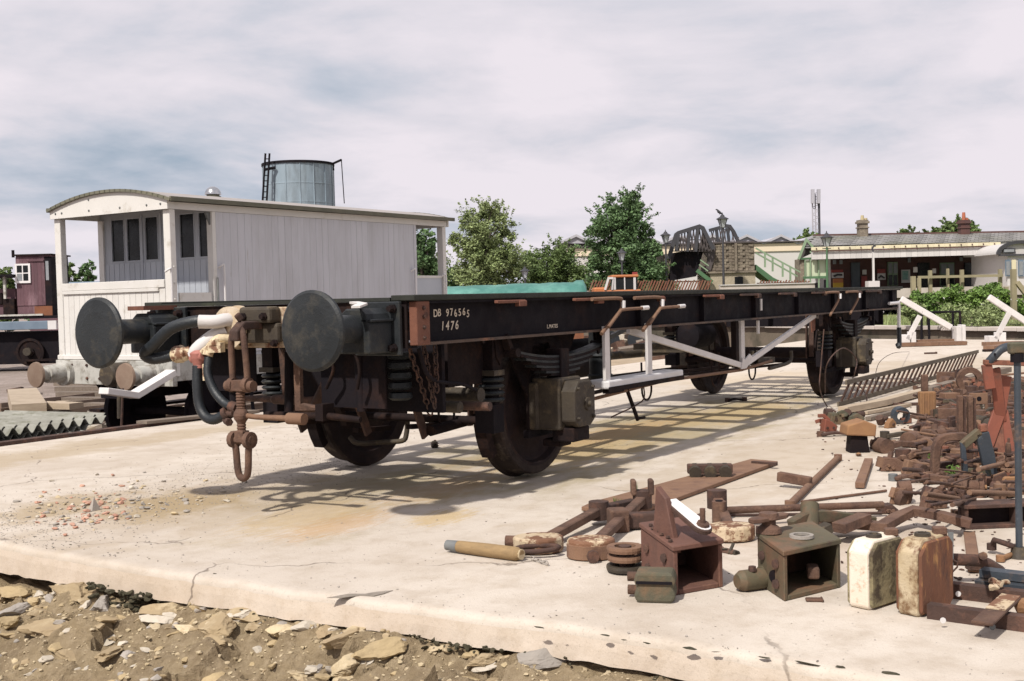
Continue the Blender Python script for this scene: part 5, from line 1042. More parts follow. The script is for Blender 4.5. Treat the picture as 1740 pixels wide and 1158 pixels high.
for x0, x1, y0, y1 in ((1509, 1526, 446, 486), (1598, 1622, 447, 487)):
    w_ = pbox('sash_window', x0, x1, y0, y1, DW, .1, m_green, stn)
    for i in (0, 1):
        for j in (0, 1): pbox('pane', x0+1.5+i*(x1-x0)/2, x0+(x1-x0)/2-.8+i*(x1-x0)/2, y0+2+j*(y1-y0)/2, y0+(y1-y0)/2-1+j*(y1-y0)/2, DW-.05, .04, m_glass if j else m_curt, w_)
pbox('dark_doorway', 1560, 1580, 447, 492, DW, .1, m_glass, stn); pbox('dark_doorway', 1640, 1668, 447, 492, DW, .1, m_glass, stn)
m_yel = M('yellow_print', (.62, .42, .04), (.6, .36, .03), 3, .6, 0); m_or = M('orange_print', (.42, .15, .05), (.36, .12, .04), 3, .6, 0); m_redp = M('red_print', (.26, .035, .03), (.2, .03, .025), 3, .6, 0); m_blk = M('black_print', (.02, .02, .025), (.03, .03, .03), 3, .6, 0); m_tealp = M('teal_print', (.10, .25, .22), (.3, .42, .38), 9, .6, 0)
def sign(name, x0, x1, y0, y1, m, lab, Dn=DW-.12, cat='sign', group=None):
    c = gz((x0+x1)/2, Dn, 0); t = thing(name, lab, cat, (c.x, c.y, 1.25+(hz(x0)-y1)/F*Dn), 0, group); pbox('board', x0, x1, y0, y1, Dn, .04, m, t); return t
s1 = sign('enamel_sign', 1414, 1434, 464, 473, m_shedw, 'small white enamel sign with dark lettering over the orange and yellow poster'); strut([(1417, 470), (1423, 467), (1431, 467.5)], DW-.18, .09, m_blk, 'print', par=s1)
s2 = sign('yellow_poster', 1416, 1433, 474, 489, m_yel, 'orange and yellow poster board at the left end of the station wall'); pbox('orange_panel', 1416, 1433, 474, 481, DW-.16, .03, m_or, s2); pbox('red_edge', 1413, 1433, 459, 463.5, DW-.16, .03, m_redp, s2)
s3 = sign('red_poster', 1491, 1505, 458, 476, m_shedw, 'red headed white poster between the white post and the window'); pbox('red_head', 1491, 1505, 458, 465, DW-.16, .03, m_redp, s3); strut([(1493, 473), (1497, 469), (1503, 473)], DW-.17, .07, m_blk, 'print', par=s3)
sign('notice_board', 1466, 1473, 459, 467, m_shedw, 'tiny white notice right of the blue station door'); sign('red_box', 1464, 1474, 470, 490, m_redp, 'red panel beside the blue station door')
s4 = sign('picture_poster', 1532, 1547, 459, 481, m_shedw, 'white and teal picture poster right of the sash window'); pbox('picture', 1534, 1544, 461, 476, DW-.17, .03, m_tealp, s4)
for i, (x, y) in enumerate(((1419, 446), (1430, 446), (1546, 443), (1634, 441), (1668, 443), (1676, 442))): sign('small_notice', x-2.5, x+2.5, y-3.5, y+3.5, m_curt, ('first pale square notice high on the left station wall', 'second pale square notice high on the left station wall', 'pale notice hanging under the canopy above the picture poster', 'pale notice under the canopy near its middle', 'pale notice under the canopy left of the tin hut', 'last pale notice under the canopy before the tin hut')[i], cat='notice')
for i, (x, y, w_, h_) in enumerate(((1588, 461, 6, 8), (1556, 459, 7, 9), (1670, 462, 6, 6), (1684, 462, 9, 7))): sign('white_label', x-w_/2, x+w_/2, y-h_/2, y+h_/2, m_shedw, ('white round topped notice on the platform fence post', 'grey white notice beside the dark doorway', 'small white square sign left of the tin hut', 'white rectangular sign nearest the tin hut')[i], DW-1.5, 'notice')
# chimneys (parts of the station)
for x, m_p, py in ((1467, m_potc, 392), (1639, m_pot, 389)):
    c = PL(x, hz(x), DR-.6); s_ = F/(DR-.6); zb = 1.25+(hz(x)-404)/s_; z = lambda y: 1.25+(hz(x)-y)/s_
    mb = MB()
    for y0, y1, w_ in ((404, 389, 15), (389, 387, 18), (387, 381, 14.5), (381, 377.5, 19), (377.5, 375, 16)): mb.box((c.x, c.y, (z(y0)+z(y1))/2), (w_/s_, w_/s_, z(y1)-z(y0)), YAW)
    ch = mb.build('chimney', m_stonew2 if x < 1500 else m_redbrick, stn)
    mb = MB(); mb.lathe((c.x, c.y, z(375)), (0, 0, 1), [(0, 3.4/s_), (z(362 if x > 1500 else 367)-z(375), 2.5/s_)], 10); mb.build('chimney_pot', m_p, ch)
    mb = MB(); mb.box((c.x+.25, c.y-.1, z(374)), (.12, .12, .15)); mb.build('stub_pot', m_p, ch)
# green shelter at the left of the station
gs = thing('green_shelter', 'pale green glazed platform shelter at the left end of the station', 'shelter', gz(1390, D-1, .2))
pbox('back_panel', 1368, 1412, 441, 500, D+1, .1, m_shedw, gs); pbox('beam', 1362, 1414, 438, 441.5, D-1, .3, m_greend, gs); pbox('rail', 1366, 1408, 470, 474, D-1, .1, m_greend, gs)
for x in (1368, 1377, 1391, 1405): pbox('post', x, x+1.8, 441, 500, D-1, .1, m_green, gs)
m_pg = M('pale_green_glass', (.42, .48, .32), (.5, .54, .4), 1, .4, 0)
for a, b in ((1370, 1377), (1379, 1391), (1393, 1405)): pbox('pane', a, b, 443, 470, D-.9, .04, m_pg, gs)
pbox('dark_post', 1401, 1404, 476, 490, D-1.2, .1, m_black, gs)
# white post with box base
wp_ = thing('white_platform_post', 'white post with box base and scroll bracket in front of the canopy', 'post', gz(1485, D-2, .2)); pbox('post', 1483.8, 1486.6, 428, 478, D-2, .12, m_shedw, wp_); pbox('base', 1476, 1495, 478, 492, D-2.2, .5, m_shedw, wp_); strut([(1484, 428), (1482, 423), (1485, 418), (1488, 419)], D-2, .06, m_iron, 'scroll_bracket', par=wp_)
# tin hut with arched roof
th_ = thing('arched_tin_hut', 'white tin hut with arched roof and black name board at the right edge', 'hut', gz(1735, D-4, .2)); Dh = D-4
poly = [(1697, 432)]+[(1735-38*math.cos(R(a)), 432-20*math.sin(R(a))) for a in range(10, 180, 10)]+[(1773, 432), (1773, 500), (1712, 500), (1712, 432)]
q = [PL(x, y, Dh) for x, y in poly]; k = len(q); mb = MB(); mb.add(q+[p_+fh*4 for p_ in q], [tuple(range(k-1, -1, -1)), tuple(range(k, 2*k))]+[(i, (i+1) % k, k+(i+1) % k, k+i) for i in range(k)]); mb.build('shell', m_shedw, th_)
q = [(1735-39*math.cos(R(a)), 433-21.5*math.sin(R(a))) for a in range(0, 181, 10)]; strut(q, Dh-.1, .14, m_iron, 'arch_edge', par=th_); strut([(1697, 434), (1773, 433)], Dh-.1, .08, m_iron, 'eaves_trim', par=th_)
nb_ = pbox('name_board', 1705, 1726, 422.5, 431, Dh-.12, .05, m_iron, th_); pbox('name_panel', 1707, 1724, 424.5, 429, Dh-.14, .02, m_curt, nb_)
for a in (1709, 1731): w_ = pbox('window', a, a+9, 442, 470, Dh-.08, .05, m_blueg, th_); pbox('pane', a+1.5, a+7.5, 445, 468, Dh-.1, .02, m_curt, w_)
pbox('door', 1720, 1727, 442, 480, Dh-.08, .05, m_cream2, th_)
# platform face seen between the wagon top and the station
pl_ = kind(bpy.data.objects.new('station_platform', None)); col.objects.link(pl_)
pbox('platform_front', 1380, 1800, 489, 505, D-4.5, 12, m_coping, pl_); pbox('platform_face', 1380, 1800, 505, 525, D-4.4, 11, m_pwall, pl_)
lw = thing('low_white_wall', 'long low pinkish white wall just above the wagon top in front of the tower', 'wall', gz(1310, 44, .1)); pbox('wall', 1224, 1386, 484, 520, 44, .3, m_coping, lw); pbox('dark_end', 1386, 1390, 481, 520, 43.9, .35, m_black, lw)
pbox('wall_top', 1224, 1386, 482.5, 484, 43.95, .4, m_shedw, lw)
# lamps
def lamp(px, y_top, y_base, D, s, label, bird=False):
    c = gz(px, D, 0); k = D/F; z = lambda y: 1.25+(hz(px)-y)*k
    t = thing('street_lamp', label, 'street lamp', (c.x, c.y, .1), 0, 'old lantern lamps about the station'); P_ = lambda dz: V(c.x, c.y, dz)
    h = s*k; zt_ = z(y_top)
    mb = MB(); mb.lathe(P_(.1), (0, 0, 1), [(0, .11), (.5, .10), (.55, .06), (zt_-h*1.15-.1, .035)], 10); mb.build('post', m_greend if px > 1300 else m_iron, t)
    mb = MB(); mb.lathe(P_(zt_-h*1.12), (0, 0, 1), [(0, h*.1), (h*.02, h*.16), (h*.62, h*.36), (h*.62, h*.0)], 4, False); mb.build('lantern_glass', m_pglass, t)
    for q in range(4):
        a = q*math.pi/2; x, y, _ = frame(V(0, 0, 1)); d_ = x*math.cos(a)+y*math.sin(a); mb = MB(); mb.tube([P_(zt_-h*1.12)+d_*h*.16, P_(zt_-h*.5)+d_*h*.37], h*.028, 5); mb.build('lantern_bar', m_iron, t)
    mb = MB(); mb.lathe(P_(zt_-h*.51), (0, 0, 1), [(0, h*.46), (h*.04, h*.46), (h*.20, h*.17), (h*.30, h*.14), (h*.34, h*.06), (h*.5, h*.02)], 12, False); mb.build('lantern_cap', m_iron, t)
    mb = MB(); mb.tube([P_(zt_-h*1.25)-rh*h*.3, P_(zt_-h*1.25)+rh*h*.3], h*.03, 5); mb.build('ladder_bar', m_iron, t)
    if bird:
        b = P_(zt_-h*.1)-rh*h*.22
        g = MB(); g.tube([b+rh*.16-V(0, 0, .04), b+rh*.05+V(0, 0, .03), b-rh*.03+V(0, 0, .09), b-rh*.08+V(0, 0, .16), b-rh*.12+V(0, 0, .18), b-rh*.16+V(0, 0, .175)], [.008, .05, .06, .035, .03, .006], 7)
        g.tube([b+V(0, 0, .04), b-V(0, 0, .05)], .008, 4); tag(g.build('pigeon', m_iron, loc=(0, 0, 0)), 'dark pigeon perched on top of the lamp above the footbridge', 'bird')
m_pglass = M('pale_lantern_glass', (.50, .52, .54), (.42, .44, .47), 3, .15, 0)
lamp(1406, 393, 490, 46, 24, 'lantern lamp on green post in front of the station gable')
lamp(1230, 362, 420, 48, 23, 'lantern lamp with a pigeon rising over the footbridge tower', True)
lamp(1133, 391, 440, 49, 20, 'lantern lamp left of the footbridge, partly before the dark tree')
lamp(1058, 421, 480, 45, 20, 'pale lantern lamp in front of the tall dark tree')
lamp(893, 452, 495, 42, 19, 'pale lantern lamp standing over the green tarpaulin')
# diagonal paling fence
D = 46; pf = thing('paling_fence', 'rust red diagonal paling fence in front of the footbridge', 'fence', gz(1190, D, .1))
for i in range(78):
    x = 1002+i*4.75
    if 1204 < x < 1286: continue
    strut([(x-4, 503), (x+7, 476+(i*7 % 3))], D, .05, m_rustor if i % 4 else m_rustlt, 'paling', par=pf)
for a, b in ((1002, 1207), (1286, 1375)):
    for y in (482, 497): strut([(a, y), (b, y-.02*(b-a))], D+.06, .05, m_rustdk, 'fence_rail', par=pf)
# small works vehicle with orange roof
D = 40; cv_ = thing('works_vehicle', 'small works vehicle with white window frame and orange roof behind the wagon', 'vehicle', gz(1055, D, -.6))
pbox('roof', 1040, 1086, 467.5, 472, D, 1.6, m_or, cv_, .03); pbox('beacon', 1076, 1084, 463, 467.4, D+.3, .2, m_redp, cv_); pbox('body', 1025, 1090, 493, 530, D, 1.7, m_or, cv_, .04)
wf = pbox('cab', 1044, 1084, 473, 493, D+.06, 1.4, m_glass, cv_)
for a, b in ((1043, 1047), (1061, 1063), (1077, 1081)): pbox('window_frame', a, b, 472.2, 493, D+.0, .06, m_shedw, wf)
strut([(1028, 493), (1034, 473), (1042, 473)], D, .07, m_shedw, 'windscreen_frame', par=cv_); strut([(1042, 473), (1040, 493)], D, .05, m_shedw, 'windscreen_frame', par=cv_); pbox('bonnet', 1010, 1030, 489, 530, D+.1, 1.3, m_or, cv_, .05)
for x in (1035, 1082): mb = MB(); c = gz(x, D-.1, -.25); mb.lathe(c, fh, [(0, .2), (.0, .34), (.2, .34), (.2, .1)], 16); mb.build('wheel', m_rubber, cv_)
# timber fence and bramble bank on the right
m_fence = M('weathered_fence_timber', (.30, .26, .16), (.22, .19, .12), 3, .9, .4, 20)
D = 36; tf = thing('timber_fence', 'weathered post and rail fence standing in the bramble bank', 'fence', gz(1640, D, .2))
for x, w_, y0, y1, dd_ in ((1553, 7, 470, 506, 0), (1563, 5, 473, 500, .2), (1582, 5, 460, 500, .4), (1612, 3, 457, 492, .4), (1636, 5, 459, 500, .5), (1701, 5, 458, 500, .4), (1711, 6, 488, 512, -2), (1724, 8, 458, 532, -4)):
    pbox('fence_post', x-w_/2, x+w_/2, y0, y1+12, D+dd_, .13, m_fence, tf)
strut([(1560, 471.5), (1704, 468.5)], D+.3, .08, m_fence, 'fence_rail', par=tf); strut([(1728, 480), (1748, 506)], D-4, .12, m_fence, 'fence_brace', par=tf)
rnd = random.Random(77)
BL = ('low bramble bush at the left end of the bank behind the wagon', 'bushy green bramble below the fence rail', 'flowering green bush in the middle of the bank', 'tall rounded green bush in front of the fence', 'dense green bush right of the middle of the bank', 'leafy green bush at the right edge of the bank', 'pale green grassy bush low on the bank', 'green nettle clump left of the white prop frame')
for i, (px, py, w_, h_, D_) in enumerate(((1575, 515, 60, 46, 33), (1612, 510, 60, 52, 34), (1645, 508, 66, 58, 34), (1676, 503, 70, 76, 34.5), (1700, 515, 60, 60, 33), (1738, 518, 60, 50, 33), (1650, 532, 130, 26, 31), (1548, 528, 44, 34, 31.5))):
    c = gz(px, D_, 0); zc_ = 1.25+(hz(px)-py)/F*D_; t = thing('bramble_bush', BL[i], 'bush', (c.x, c.y, .1), 0, 'bushes on the far bank'); cm = MB()
    for q in range(16):
        a = rnd.random()*6.28; rr = w_/F*D_/2*rnd.random()**.5*.8; cc = V(c.x+math.cos(a)*rr, c.y+math.sin(a)*rr, zc_+(rnd.random()-.55)*h_/F*D_*.75); leaves(cm, cc, w_/F*D_*.16, 190, .045, rnd, .8)
    cm.build('foliage', m_leafD if i not in (6, 7) else m_leafA, t)
    st_ = MB(); st_.tube([V(c.x, c.y, .1), V(c.x+.1, c.y, zc_)], .03, 5); st_.build('stem', m_bark, t)
mb = MB(); rnd = random.Random(9)
for i in range(9000):
    t = rnd.uniform(-2, LN+4); b_ = rnd.uniform(.6, 9); p = fp(t, b_, .17); h = rnd.uniform(.05, .28); a = rnd.random()*6.28; dx = V(math.cos(a), math.sin(a), 0)*.012; lean = V(rnd.gauss(0, .06), rnd.gauss(0, .06), h)
    mb.add([p-dx, p+dx, p+lean], [(0, 1, 2)])
kind(mb.build('long_grass', m_leafA), 'stuff')
mb = MB()
for i in range(260):
    t = rnd.uniform(5, LN+2); p = fp(t, rnd.uniform(1.5, 6), rnd.uniform(.3, 1.1)); leaves(mb, p, .05, 4, .02, rnd)
kind(mb.build('pale_wild_flowers', m_shedw), 'stuff')
# white prop frames at the far end of the slab
def prop(name, label, pts_beam, pts_prop, bases, timbers, stub, ref, m=m_white):
    g0 = G(*ref); dd_ = (g0.x-CX)*fh.x+(g0.y-CY)*fh.y; t = thing(name, label, 'steel frame', g0); Q = lambda x, y, e=0: PL(x, y, dd_+e)
    mb = MB(); mb.bar(Q(*pts_beam[0]), Q(*pts_beam[1]), .09, .13, fh.cross(V(0, 0, 1))); mb.build('slanting_beam', m, t, bev=.01)
    mb = MB(); mb.bar(Q(*pts_beam[0], -.06), Q(*pts_beam[1], -.06), .03, .30, fh.cross(V(0, 0, 1))) if False else None
    for e in (-.12, .12): mb = MB(); mb.bar(Q(*pts_prop[0], e), Q(*pts_prop[1], e), .06, .10); mb.build('prop', m, t)
    for x, y, w_, h_ in bases: mb = MB(); c = Q(x, y); mb.box((c.x, c.y, c.z), (w_/F*dd_, .3, h_/F*dd_), math.atan2(rh.y, rh.x)); mb.build('foot_block', m, t, bev=.01)
    for a, b in timbers: mb = MB(); mb.bar(G(*a, .05), G(*b, .05), .22, .08); mb.build('base_timber', m_rustlt, t)
prop('white_prop_frame', 'white painted slanting steel beam propped on feet at the far slab end, left one', ((1531, 508), (1616, 557)), ((1563, 537), (1542, 577)), ((1536, 577, 14, 16), (1549, 574, 8, 20), (1626, 570, 9, 30), (1634, 568, 6, 32)), (((1530, 586), (1640, 583)), ((1540, 581), (1620, 579))), None, (1585, 584))
prop('white_prop_frame', 'rusty white slanting beam propped on feet at the right edge of the far slab', ((1680, 505), (1748, 550)), ((1715, 532), (1692, 576)), ((1684, 577, 14, 12), (1699, 573, 12, 16)), (((1672, 585), (1740, 583)), ((1680, 592), (1730, 586))), None, (1690, 584))
bt = thing('black_frame_trolley', 'black tubular frame trolley behind the left white prop frame', 'trolley', G(1605, 581)); dd_ = 27.5
for a, b in (((1576, 531), (1632, 530)), ((1578, 531), (1579, 580)), ((1631, 530), (1632, 557)), ((1566, 535), (1566, 577)), ((1619, 531), (1619, 562))): mb = MB(); mb.tube([PL(*a, dd_), PL(*b, dd_)], .03, 6); mb.build('frame_tube', m_black, bt)
# rubbish and timbers beyond the slab's far left side
rnd = random.Random(21)
NM = ('rubble_heap_piece',)
for i in range(70):
    px = rnd.uniform(760, 1240); py = rnd.uniform(578, 628)-(px-760)*.02; p = G(px, py, -.3)
    mb = MB(); s_ = rnd.uniform(.12, .5); mb.box((0, 0, 0), (s_*rnd.uniform(1, 3.5), s_*.6, s_*.5), rnd.uniform(0, 3), rnd.uniform(-.3, .3), rnd.uniform(-.3, .3))
    lone('lineside_lump', mb, rnd.choice([m_tim, m_stonew, m_rust, m_sleeper, m_rustdk]), 'lump of scrap or timber on the lineside seen under the wagon frame', 'debris', p, 'lineside debris seen under the wagon')
# ================================================================= SCRAP LAID OUT ON THE SLAB
RA = YAW - math.pi/2                                                 # a thing turned to this angle has its own x axis pointing across the view
def dep(p): return (p.x-CX)*fh.x+(p.y-CY)*fh.y
def pm(p): return F/dep(p)                                           # picture px per metre at a point
def item(name, label, cat, px, py, ang=0, group=None):
    p = G(px, py); t = thing(name, label, cat, p, RA+R(ang), group); t['s'] = 1/pm(p); del t['s']; return t, 1/pm(p)
def pt(name, mb, m, t, bev=.003): return mb.build(name, m, t, local=True, bev=bev)
m_boxr = M('red_brown_casting', (.135, .062, .043), (.10, .045, .034), 5, .8, .35, 60, second=((.08, .04, .03), .6, 6, .1), third=((.23, .12, .07), .66, 3, .1))
m_boxg = M('green_brown_casting', (.095, .078, .045), (.065, .055, .032), 5, .75, .35, 60, second=((.16, .08, .045), .58, 5, .1), third=((.06, .035, .025), .64, 9, .05))
m_flake = M('flaking_cream_over_rust', (.52, .42, .30), (.42, .32, .20), 9, .8, .5, 60, second=((.16, .075, .04), .50, 13, .03), third=((.09, .04, .025), .62, 14, .03))
m_tank = M('chalky_white_over_rust', (.66, .60, .52), (.58, .50, .40), 4, .75, .3, 60, second=((.34, .19, .09), .61, 13, .06), third=((.13, .065, .04), .68, 9, .03))
m_tanks = M('moss_stained_white_tank_side', (.34, .28, .16), (.17, .15, .08), 8, .85, .5, 60, second=((.07, .05, .03), .54, 9, .06), third=((.5, .44, .32), .66, 16, .04))
m_tank2 = M('tank_face_ochre_and_rust', (.48, .40, .28), (.36, .27, .15), 7, .85, .5, 60, second=((.17, .10, .05), .52, 9, .05), third=((.13, .055, .03), .60, 14, .04))
m_tankr = M('tank_side_heavy_rust', (.17, .065, .03), (.11, .05, .03), 9, .9, .6, 60, second=((.36, .19, .07), .56, 12, .05), third=((.05, .03, .025), .60, 8, .05), stretch=(1, 1, .35))
m_steelb = M('blue_grey_steel', (.040, .050, .064), (.026, .032, .04), 6, .5, .3, 40, second=((.14, .09, .06), .64, 6, .08), third=((.15, .165, .175), .66, 9, .06))
m_wood = M('worn_handle_wood', (.27, .18, .085), (.19, .125, .06), 7, .75, .4, 60, stretch=(2, 2, 8), second=((.12, .09, .05), .66, 12, .06))
m_tan = M('tan_orange_rust', (.27, .145, .065), (.20, .10, .05), 7, .85, .3, 60, second=((.12, .06, .04), .64, 7, .1))
m_rustred = M('red_oxide_paint', (.22, .062, .034), (.15, .048, .03), 5, .7, .25, 40, second=((.10, .05, .035), .6, 6, .1))
m_moss2 = M('mossy_cast_iron', (.085, .078, .05), (.06, .056, .036), 6, .85, .5, 50, second=((.15, .09, .05), .6, 7, .1))
# long plate
P_ = [G(*q) for q in ((988, 870), (1004, 862), (1276, 787), (1322, 791), (1085, 878))]; mb = MB(); k = 5
mb.add([p+V(0, 0, .006) for p in P_]+[p+V(0, 0, .03) for p in P_], [tuple(range(k-1, -1, -1)), tuple(range(k, 2*k))]+[(i, (i+1) % k, k+(i+1) % k, k+i) for i in range(k)])
mb.v = [(v[0]-P_[0].x, v[1]-P_[0].y, v[2]) for v in mb.v]
t = thing('steel_plate', 'long flat brown rusty steel plate with pointed end lying across the slab', 'plate', P_[0]); mb.build('plate', m_rustlt, t, local=True, bev=.003)
a, b = G(1278, 786, .035)-P_[0], G(1320, 789, .035)-P_[0]; mb = MB(); mb.bar(a, b, .03, .02); mb.build('end_strip', m_rustdk, t, local=True)
t, s = item('lug_casting', 'small dark casting with three lugs standing on the long rusty plate', 'casting', 1207, 818, -6); t.location.z = .03
mb = MB(); mb.box((0, .04, .05), (.30, .07, .06)); pt('bar', mb, m_rustdk, t, .006)
for k in (-1, 0, 1): mb = MB(); mb.cyl((k*.1, -.03, .03), (k*.1, .06, .045), .042, n=10); pt('lug', mb, m_khaki, t)
for px, py, h in ((1082, 845, .10), (1047, 862, .06), (1056, 862, .05)):
    p = G(px, py, .02); mb = MB()
    for q in range(9):
        a = q*2.4; d_ = V(math.cos(a), math.sin(a), 0)*.02; mb.add([p, p+d_*.5+V(.004, 0, h*.6), p+d_+V(0, 0, h), p+d_*.6+V(-.004, 0, h*.5)], [(0, 1, 2, 3)])
    lone('weed_sprig', mb, m_leafD, 'tiny green weed sprig growing at the long rusty plate', 'weed', (0, 0, 0), 'weeds at the plate')
# wooden handle
t, s = item('wooden_stick', 'short worn wooden handle with iron ferrule lying nearest the camera edge of the scrap', 'handle', 760, 938, 0)
d_ = G(888, 957, .0)-G(760, 940, 0); t.rotation_euler.z = math.atan2(d_.y, d_.x); L_ = d_.length
mb = MB(); mb.lathe((.06, 0, .034), (1, 0, 0), [(0, .026), (.02, .03), (L_*.45, .034), (L_*.8, .034), (L_-.08, .028), (L_-.06, .02)], 12); pt('shaft', mb, m_wood, t, 0)
mb = MB(); mb.lathe((0, 0, .034), (1, 0, 0), [(0, .017), (.0, .026), (.07, .029), (.07, .02)], 12); pt('ferrule', mb, m_grey, t, 0)
mb = MB(); mb.lathe((L_-.05, 0, .032), (1, 0, .05), [(0, .02), (.015, .033), (.03, .022), (.05, .026)], 9); pt('frayed_end', mb, m_stone, t, 0)
# round ended weights on bars
def weight(px, py, ang, r, h, bar_to, lab, m, ring=False, zbar=.06):
    t, s = item('counterweight_lever', lab, 'casting', px, py, 0, None); mb = MB()
    poly = [(r*1.0*math.cos(q*math.pi/8), r*.8*math.sin(q*math.pi/8)) for q in range(16)]
    mb.prism(poly, (0, 0, .005), (1, 0, 0), (0, 1, 0), (0, 0, h)); w_ = pt('weight', mb, m, t, .012)
    mb = MB(); mb.lathe((0, 0, h), (0, 0, 1), [(0, r*.5), (.008, r*.48), (.008, 0.001)], 16); pt('raised_disc', mb, m, t, 0)
    g = G(*bar_to)-V(t.location); c, s_ = math.cos(-t.rotation_euler.z), math.sin(-t.rotation_euler.z); e = V(g.x*c-g.y*s_, g.x*s_+g.y*c, zbar+.02)
    mb = MB(); mb.bar((e.x*.12, e.y*.12, h*.6), e, .055, .045); pt('bar', mb, m_rust, t, .006)
    mb = MB(); mb.cyl(e+V(0, 0, -.05), e+V(0, 0, .05), .055, n=12); pt('boss', mb, m_rustdk, t)
    return t, e
t, e = weight(915, 938, 0, .125, .075, (1018, 892), 'flaking cream round ended casting with link and square bar, leftmost of the scrap', m_flake)
mb = MB(); mb.tube(spline([(-.1, -.13, .03), (.0, -.15, .035), (.08, -.13, .04), (.09, -.10, .045), (0, -.09, .05), (-.09, -.1, .045), (-.12, -.12, .035)], 3), .013, 7); pt('link', mb, m_rustdk, t, 0)
mb = MB(); mb.cyl((-.16, .03, .05), (-.11, .02, .05), .03, n=8); pt('bolt', mb, m_rust, t)
mb = MB(); mb.bar(e, e+V(.22, .25, -.01), .06, .05); pt('square_bar', mb, m_rustdk, t, .005)
t, e = weight(1005, 948, 0, .115, .09, (1092, 872), 'thick round casting with cream flaked top and bar, second from the left', m_flake)
mb = MB(); mb.prism([(.118*math.cos(q*math.pi/8), .094*math.sin(q*math.pi/8)) for q in range(16)], (0, 0, .004), (1, 0, 0), (0, 1, 0), (0, 0, .07)); pt('rusty_rim', mb, m_rustlt, t, .004)
mb = MB(); mb.cyl((-.0, -.10, .03), (-.0, -.13, .03), .03, n=8); pt('plug', mb, m_rustdk, t)
for q in (-.05, .05): mb = MB(); mb.box(e+V(q, 0, .07), (.03, .08, .09)); pt('fork', mb, m_rust, t, .01)
for k in range(6):
    pass
chain(G(902, 948, .012), G(931, 958, .012), 5, .012, .004, 'loose_chain', m_stoneg); tgt = col.objects[-1]; tgt.parent = None; tgt.name = 'loose_chain'; tag(tgt, 'few small grey chain links lying beside the wooden handle end', 'chain')
t, s = item('bar_casting', 'dark square bar with end block lying under the long plate edge', 'bar', 1110, 905, 8)
mb = MB(); mb.box((0, .1, .05), (.42, .08, .08)); pt('bar', mb, m_rustdk, t, .01); mb = MB(); mb.box((-.17, .08, .06), (.1, .12, .12)); pt('block', mb, m_rust, t, .01)
# pulley rings
t, s = item('pulley_rings', 'stack of two rusty flat rings left of the red brown box', 'rings', 1063, 972)
for z, r in ((.01, .085), (.055, .08), (.095, .082)): mb = MB(); mb.lathe((0, 0, z), (0, 0, 1), [(0, r*.6), (0, r), (.012, r*1.03), (.024, r), (.024, r*.6), (0, r*.6)], 22, False); pt('ring', mb, m_rustlt if z > .05 else m_khaki, t, 0)
mb = MB(); mb.cyl((0, 0, 0), (0, 0, .12), .03, n=8); pt('pin', mb, m_rustdk, t)
# box castings
def local(A, p): c, s_ = math.cos(-A.rotation_euler.z), math.sin(-A.rotation_euler.z); g = p - V(A.location); return V(g.x*c-g.y*s_, g.x*s_+g.y*c, g.z)
def boxcast(name, lab, A, B, C_, h, m, hole=True, slope=.0):
    """open box: corner A nearest the camera, mouth face A-B, closed side A-C"""
    pA, pB, pC = G(*A), G(*B), G(*C_); t = thing(name, lab, 'box casting', pA); ab = (pB-pA); ac = (pC-pA); w, d = ab.length, ac.length; ux = ab.normalized(); uy = V(0, 0, 1).cross(ux)
    if uy.dot(ac) < 0: uy = -uy
    sk = ac.dot(ux)
    def Q(x, y, z): return ux*(x+sk*y/d*1.0) + uy*(ac.dot(uy)*y/d) + V(0, 0, z)
    th = .022
    def panel(nm, pts, off, mm=m): mb = MB(); k = len(pts); mb.add([p for p in pts]+[p+off for p in pts], [tuple(range(k-1, -1, -1)), tuple(range(k, 2*k))]+[(i, (i+1) % k, k+(i+1) % k, k+i) for i in range(k)]); return mb.build(nm, mm, t, local=True, bev=.004)
    n_ = ux
    panel('side_plate', [Q(0, 0, 0), Q(0, d, 0), Q(0, d, h+slope), Q(0, 0, h)], n_*th)
    panel('side_plate', [Q(w, 0, 0), Q(w, d, 0), Q(w, d, h+slope), Q(w, 0, h)], -n_*th)
    panel('bottom_plate', [Q(th, 0, 0), Q(w-th, 0, 0), Q(w-th, d, 0), Q(th, d, 0)], V(0, 0, th)); tp = panel('top_plate', [Q(-.006, -.006, h), Q(w+.006, -.006, h), Q(w+.006, d+.006, h+slope), Q(-.006, d+.006, h+slope)], V(0, 0, th))
    panel('back_plate', [Q(th, d, th), Q(w-th, d, th), Q(w-th, d, h), Q(th, d, h)], -uy*th, m_rustdk)
    for x, z in ((.035, .04), (w-.035, .04), (.035, h-.04), (w-.035, h-.04)):
        pass
    for y, z in ((d*.25, h*.3), (d*.75, h*.3), (d*.25, h*.75), (d*.78, h*.75)):
        c = Q(0, y, z); mb = MB(); mb.lathe(c, -n_, [(0, .02), (.012, .02), (.014, .008)], 8, False); mb.build('bolt_head', m_rustdk, t, local=True)
    return t, Q, w, d, h, ux, uy, tp
t, Q, w, d, h, ux, uy, tp = boxcast('box_casting', 'red brown open box casting with white topped lever lying over it', (1146, 1013), (1229, 998), (1090, 978), .185, m_boxr, slope=.03)
mb = MB(); mb.lathe(Q(w*.80, d-.03, h*.74), -uy, [(0, .022), (.002, .022)], 14); mb.build('peephole', m_whiteclean, t, local=True)
for k in range(6): mb = MB(); c = Q(.012+.011*(k % 2), d*(.15+.13*k), h+.026+.03*(.15+.13*k)); mb.lathe(c, (0, 0, 1), [(0, .011), (.008, .009)], 6, False); mb.build('rivet', m_rustdk, t, local=True)
lv, s = item('white_topped_lever', 'white painted flat lever with rounded end and stud, resting on the red brown box', 'lever', 1165, 985); 
def lvp(px, py, z): p = G(px, py, z); return local(lv, p)
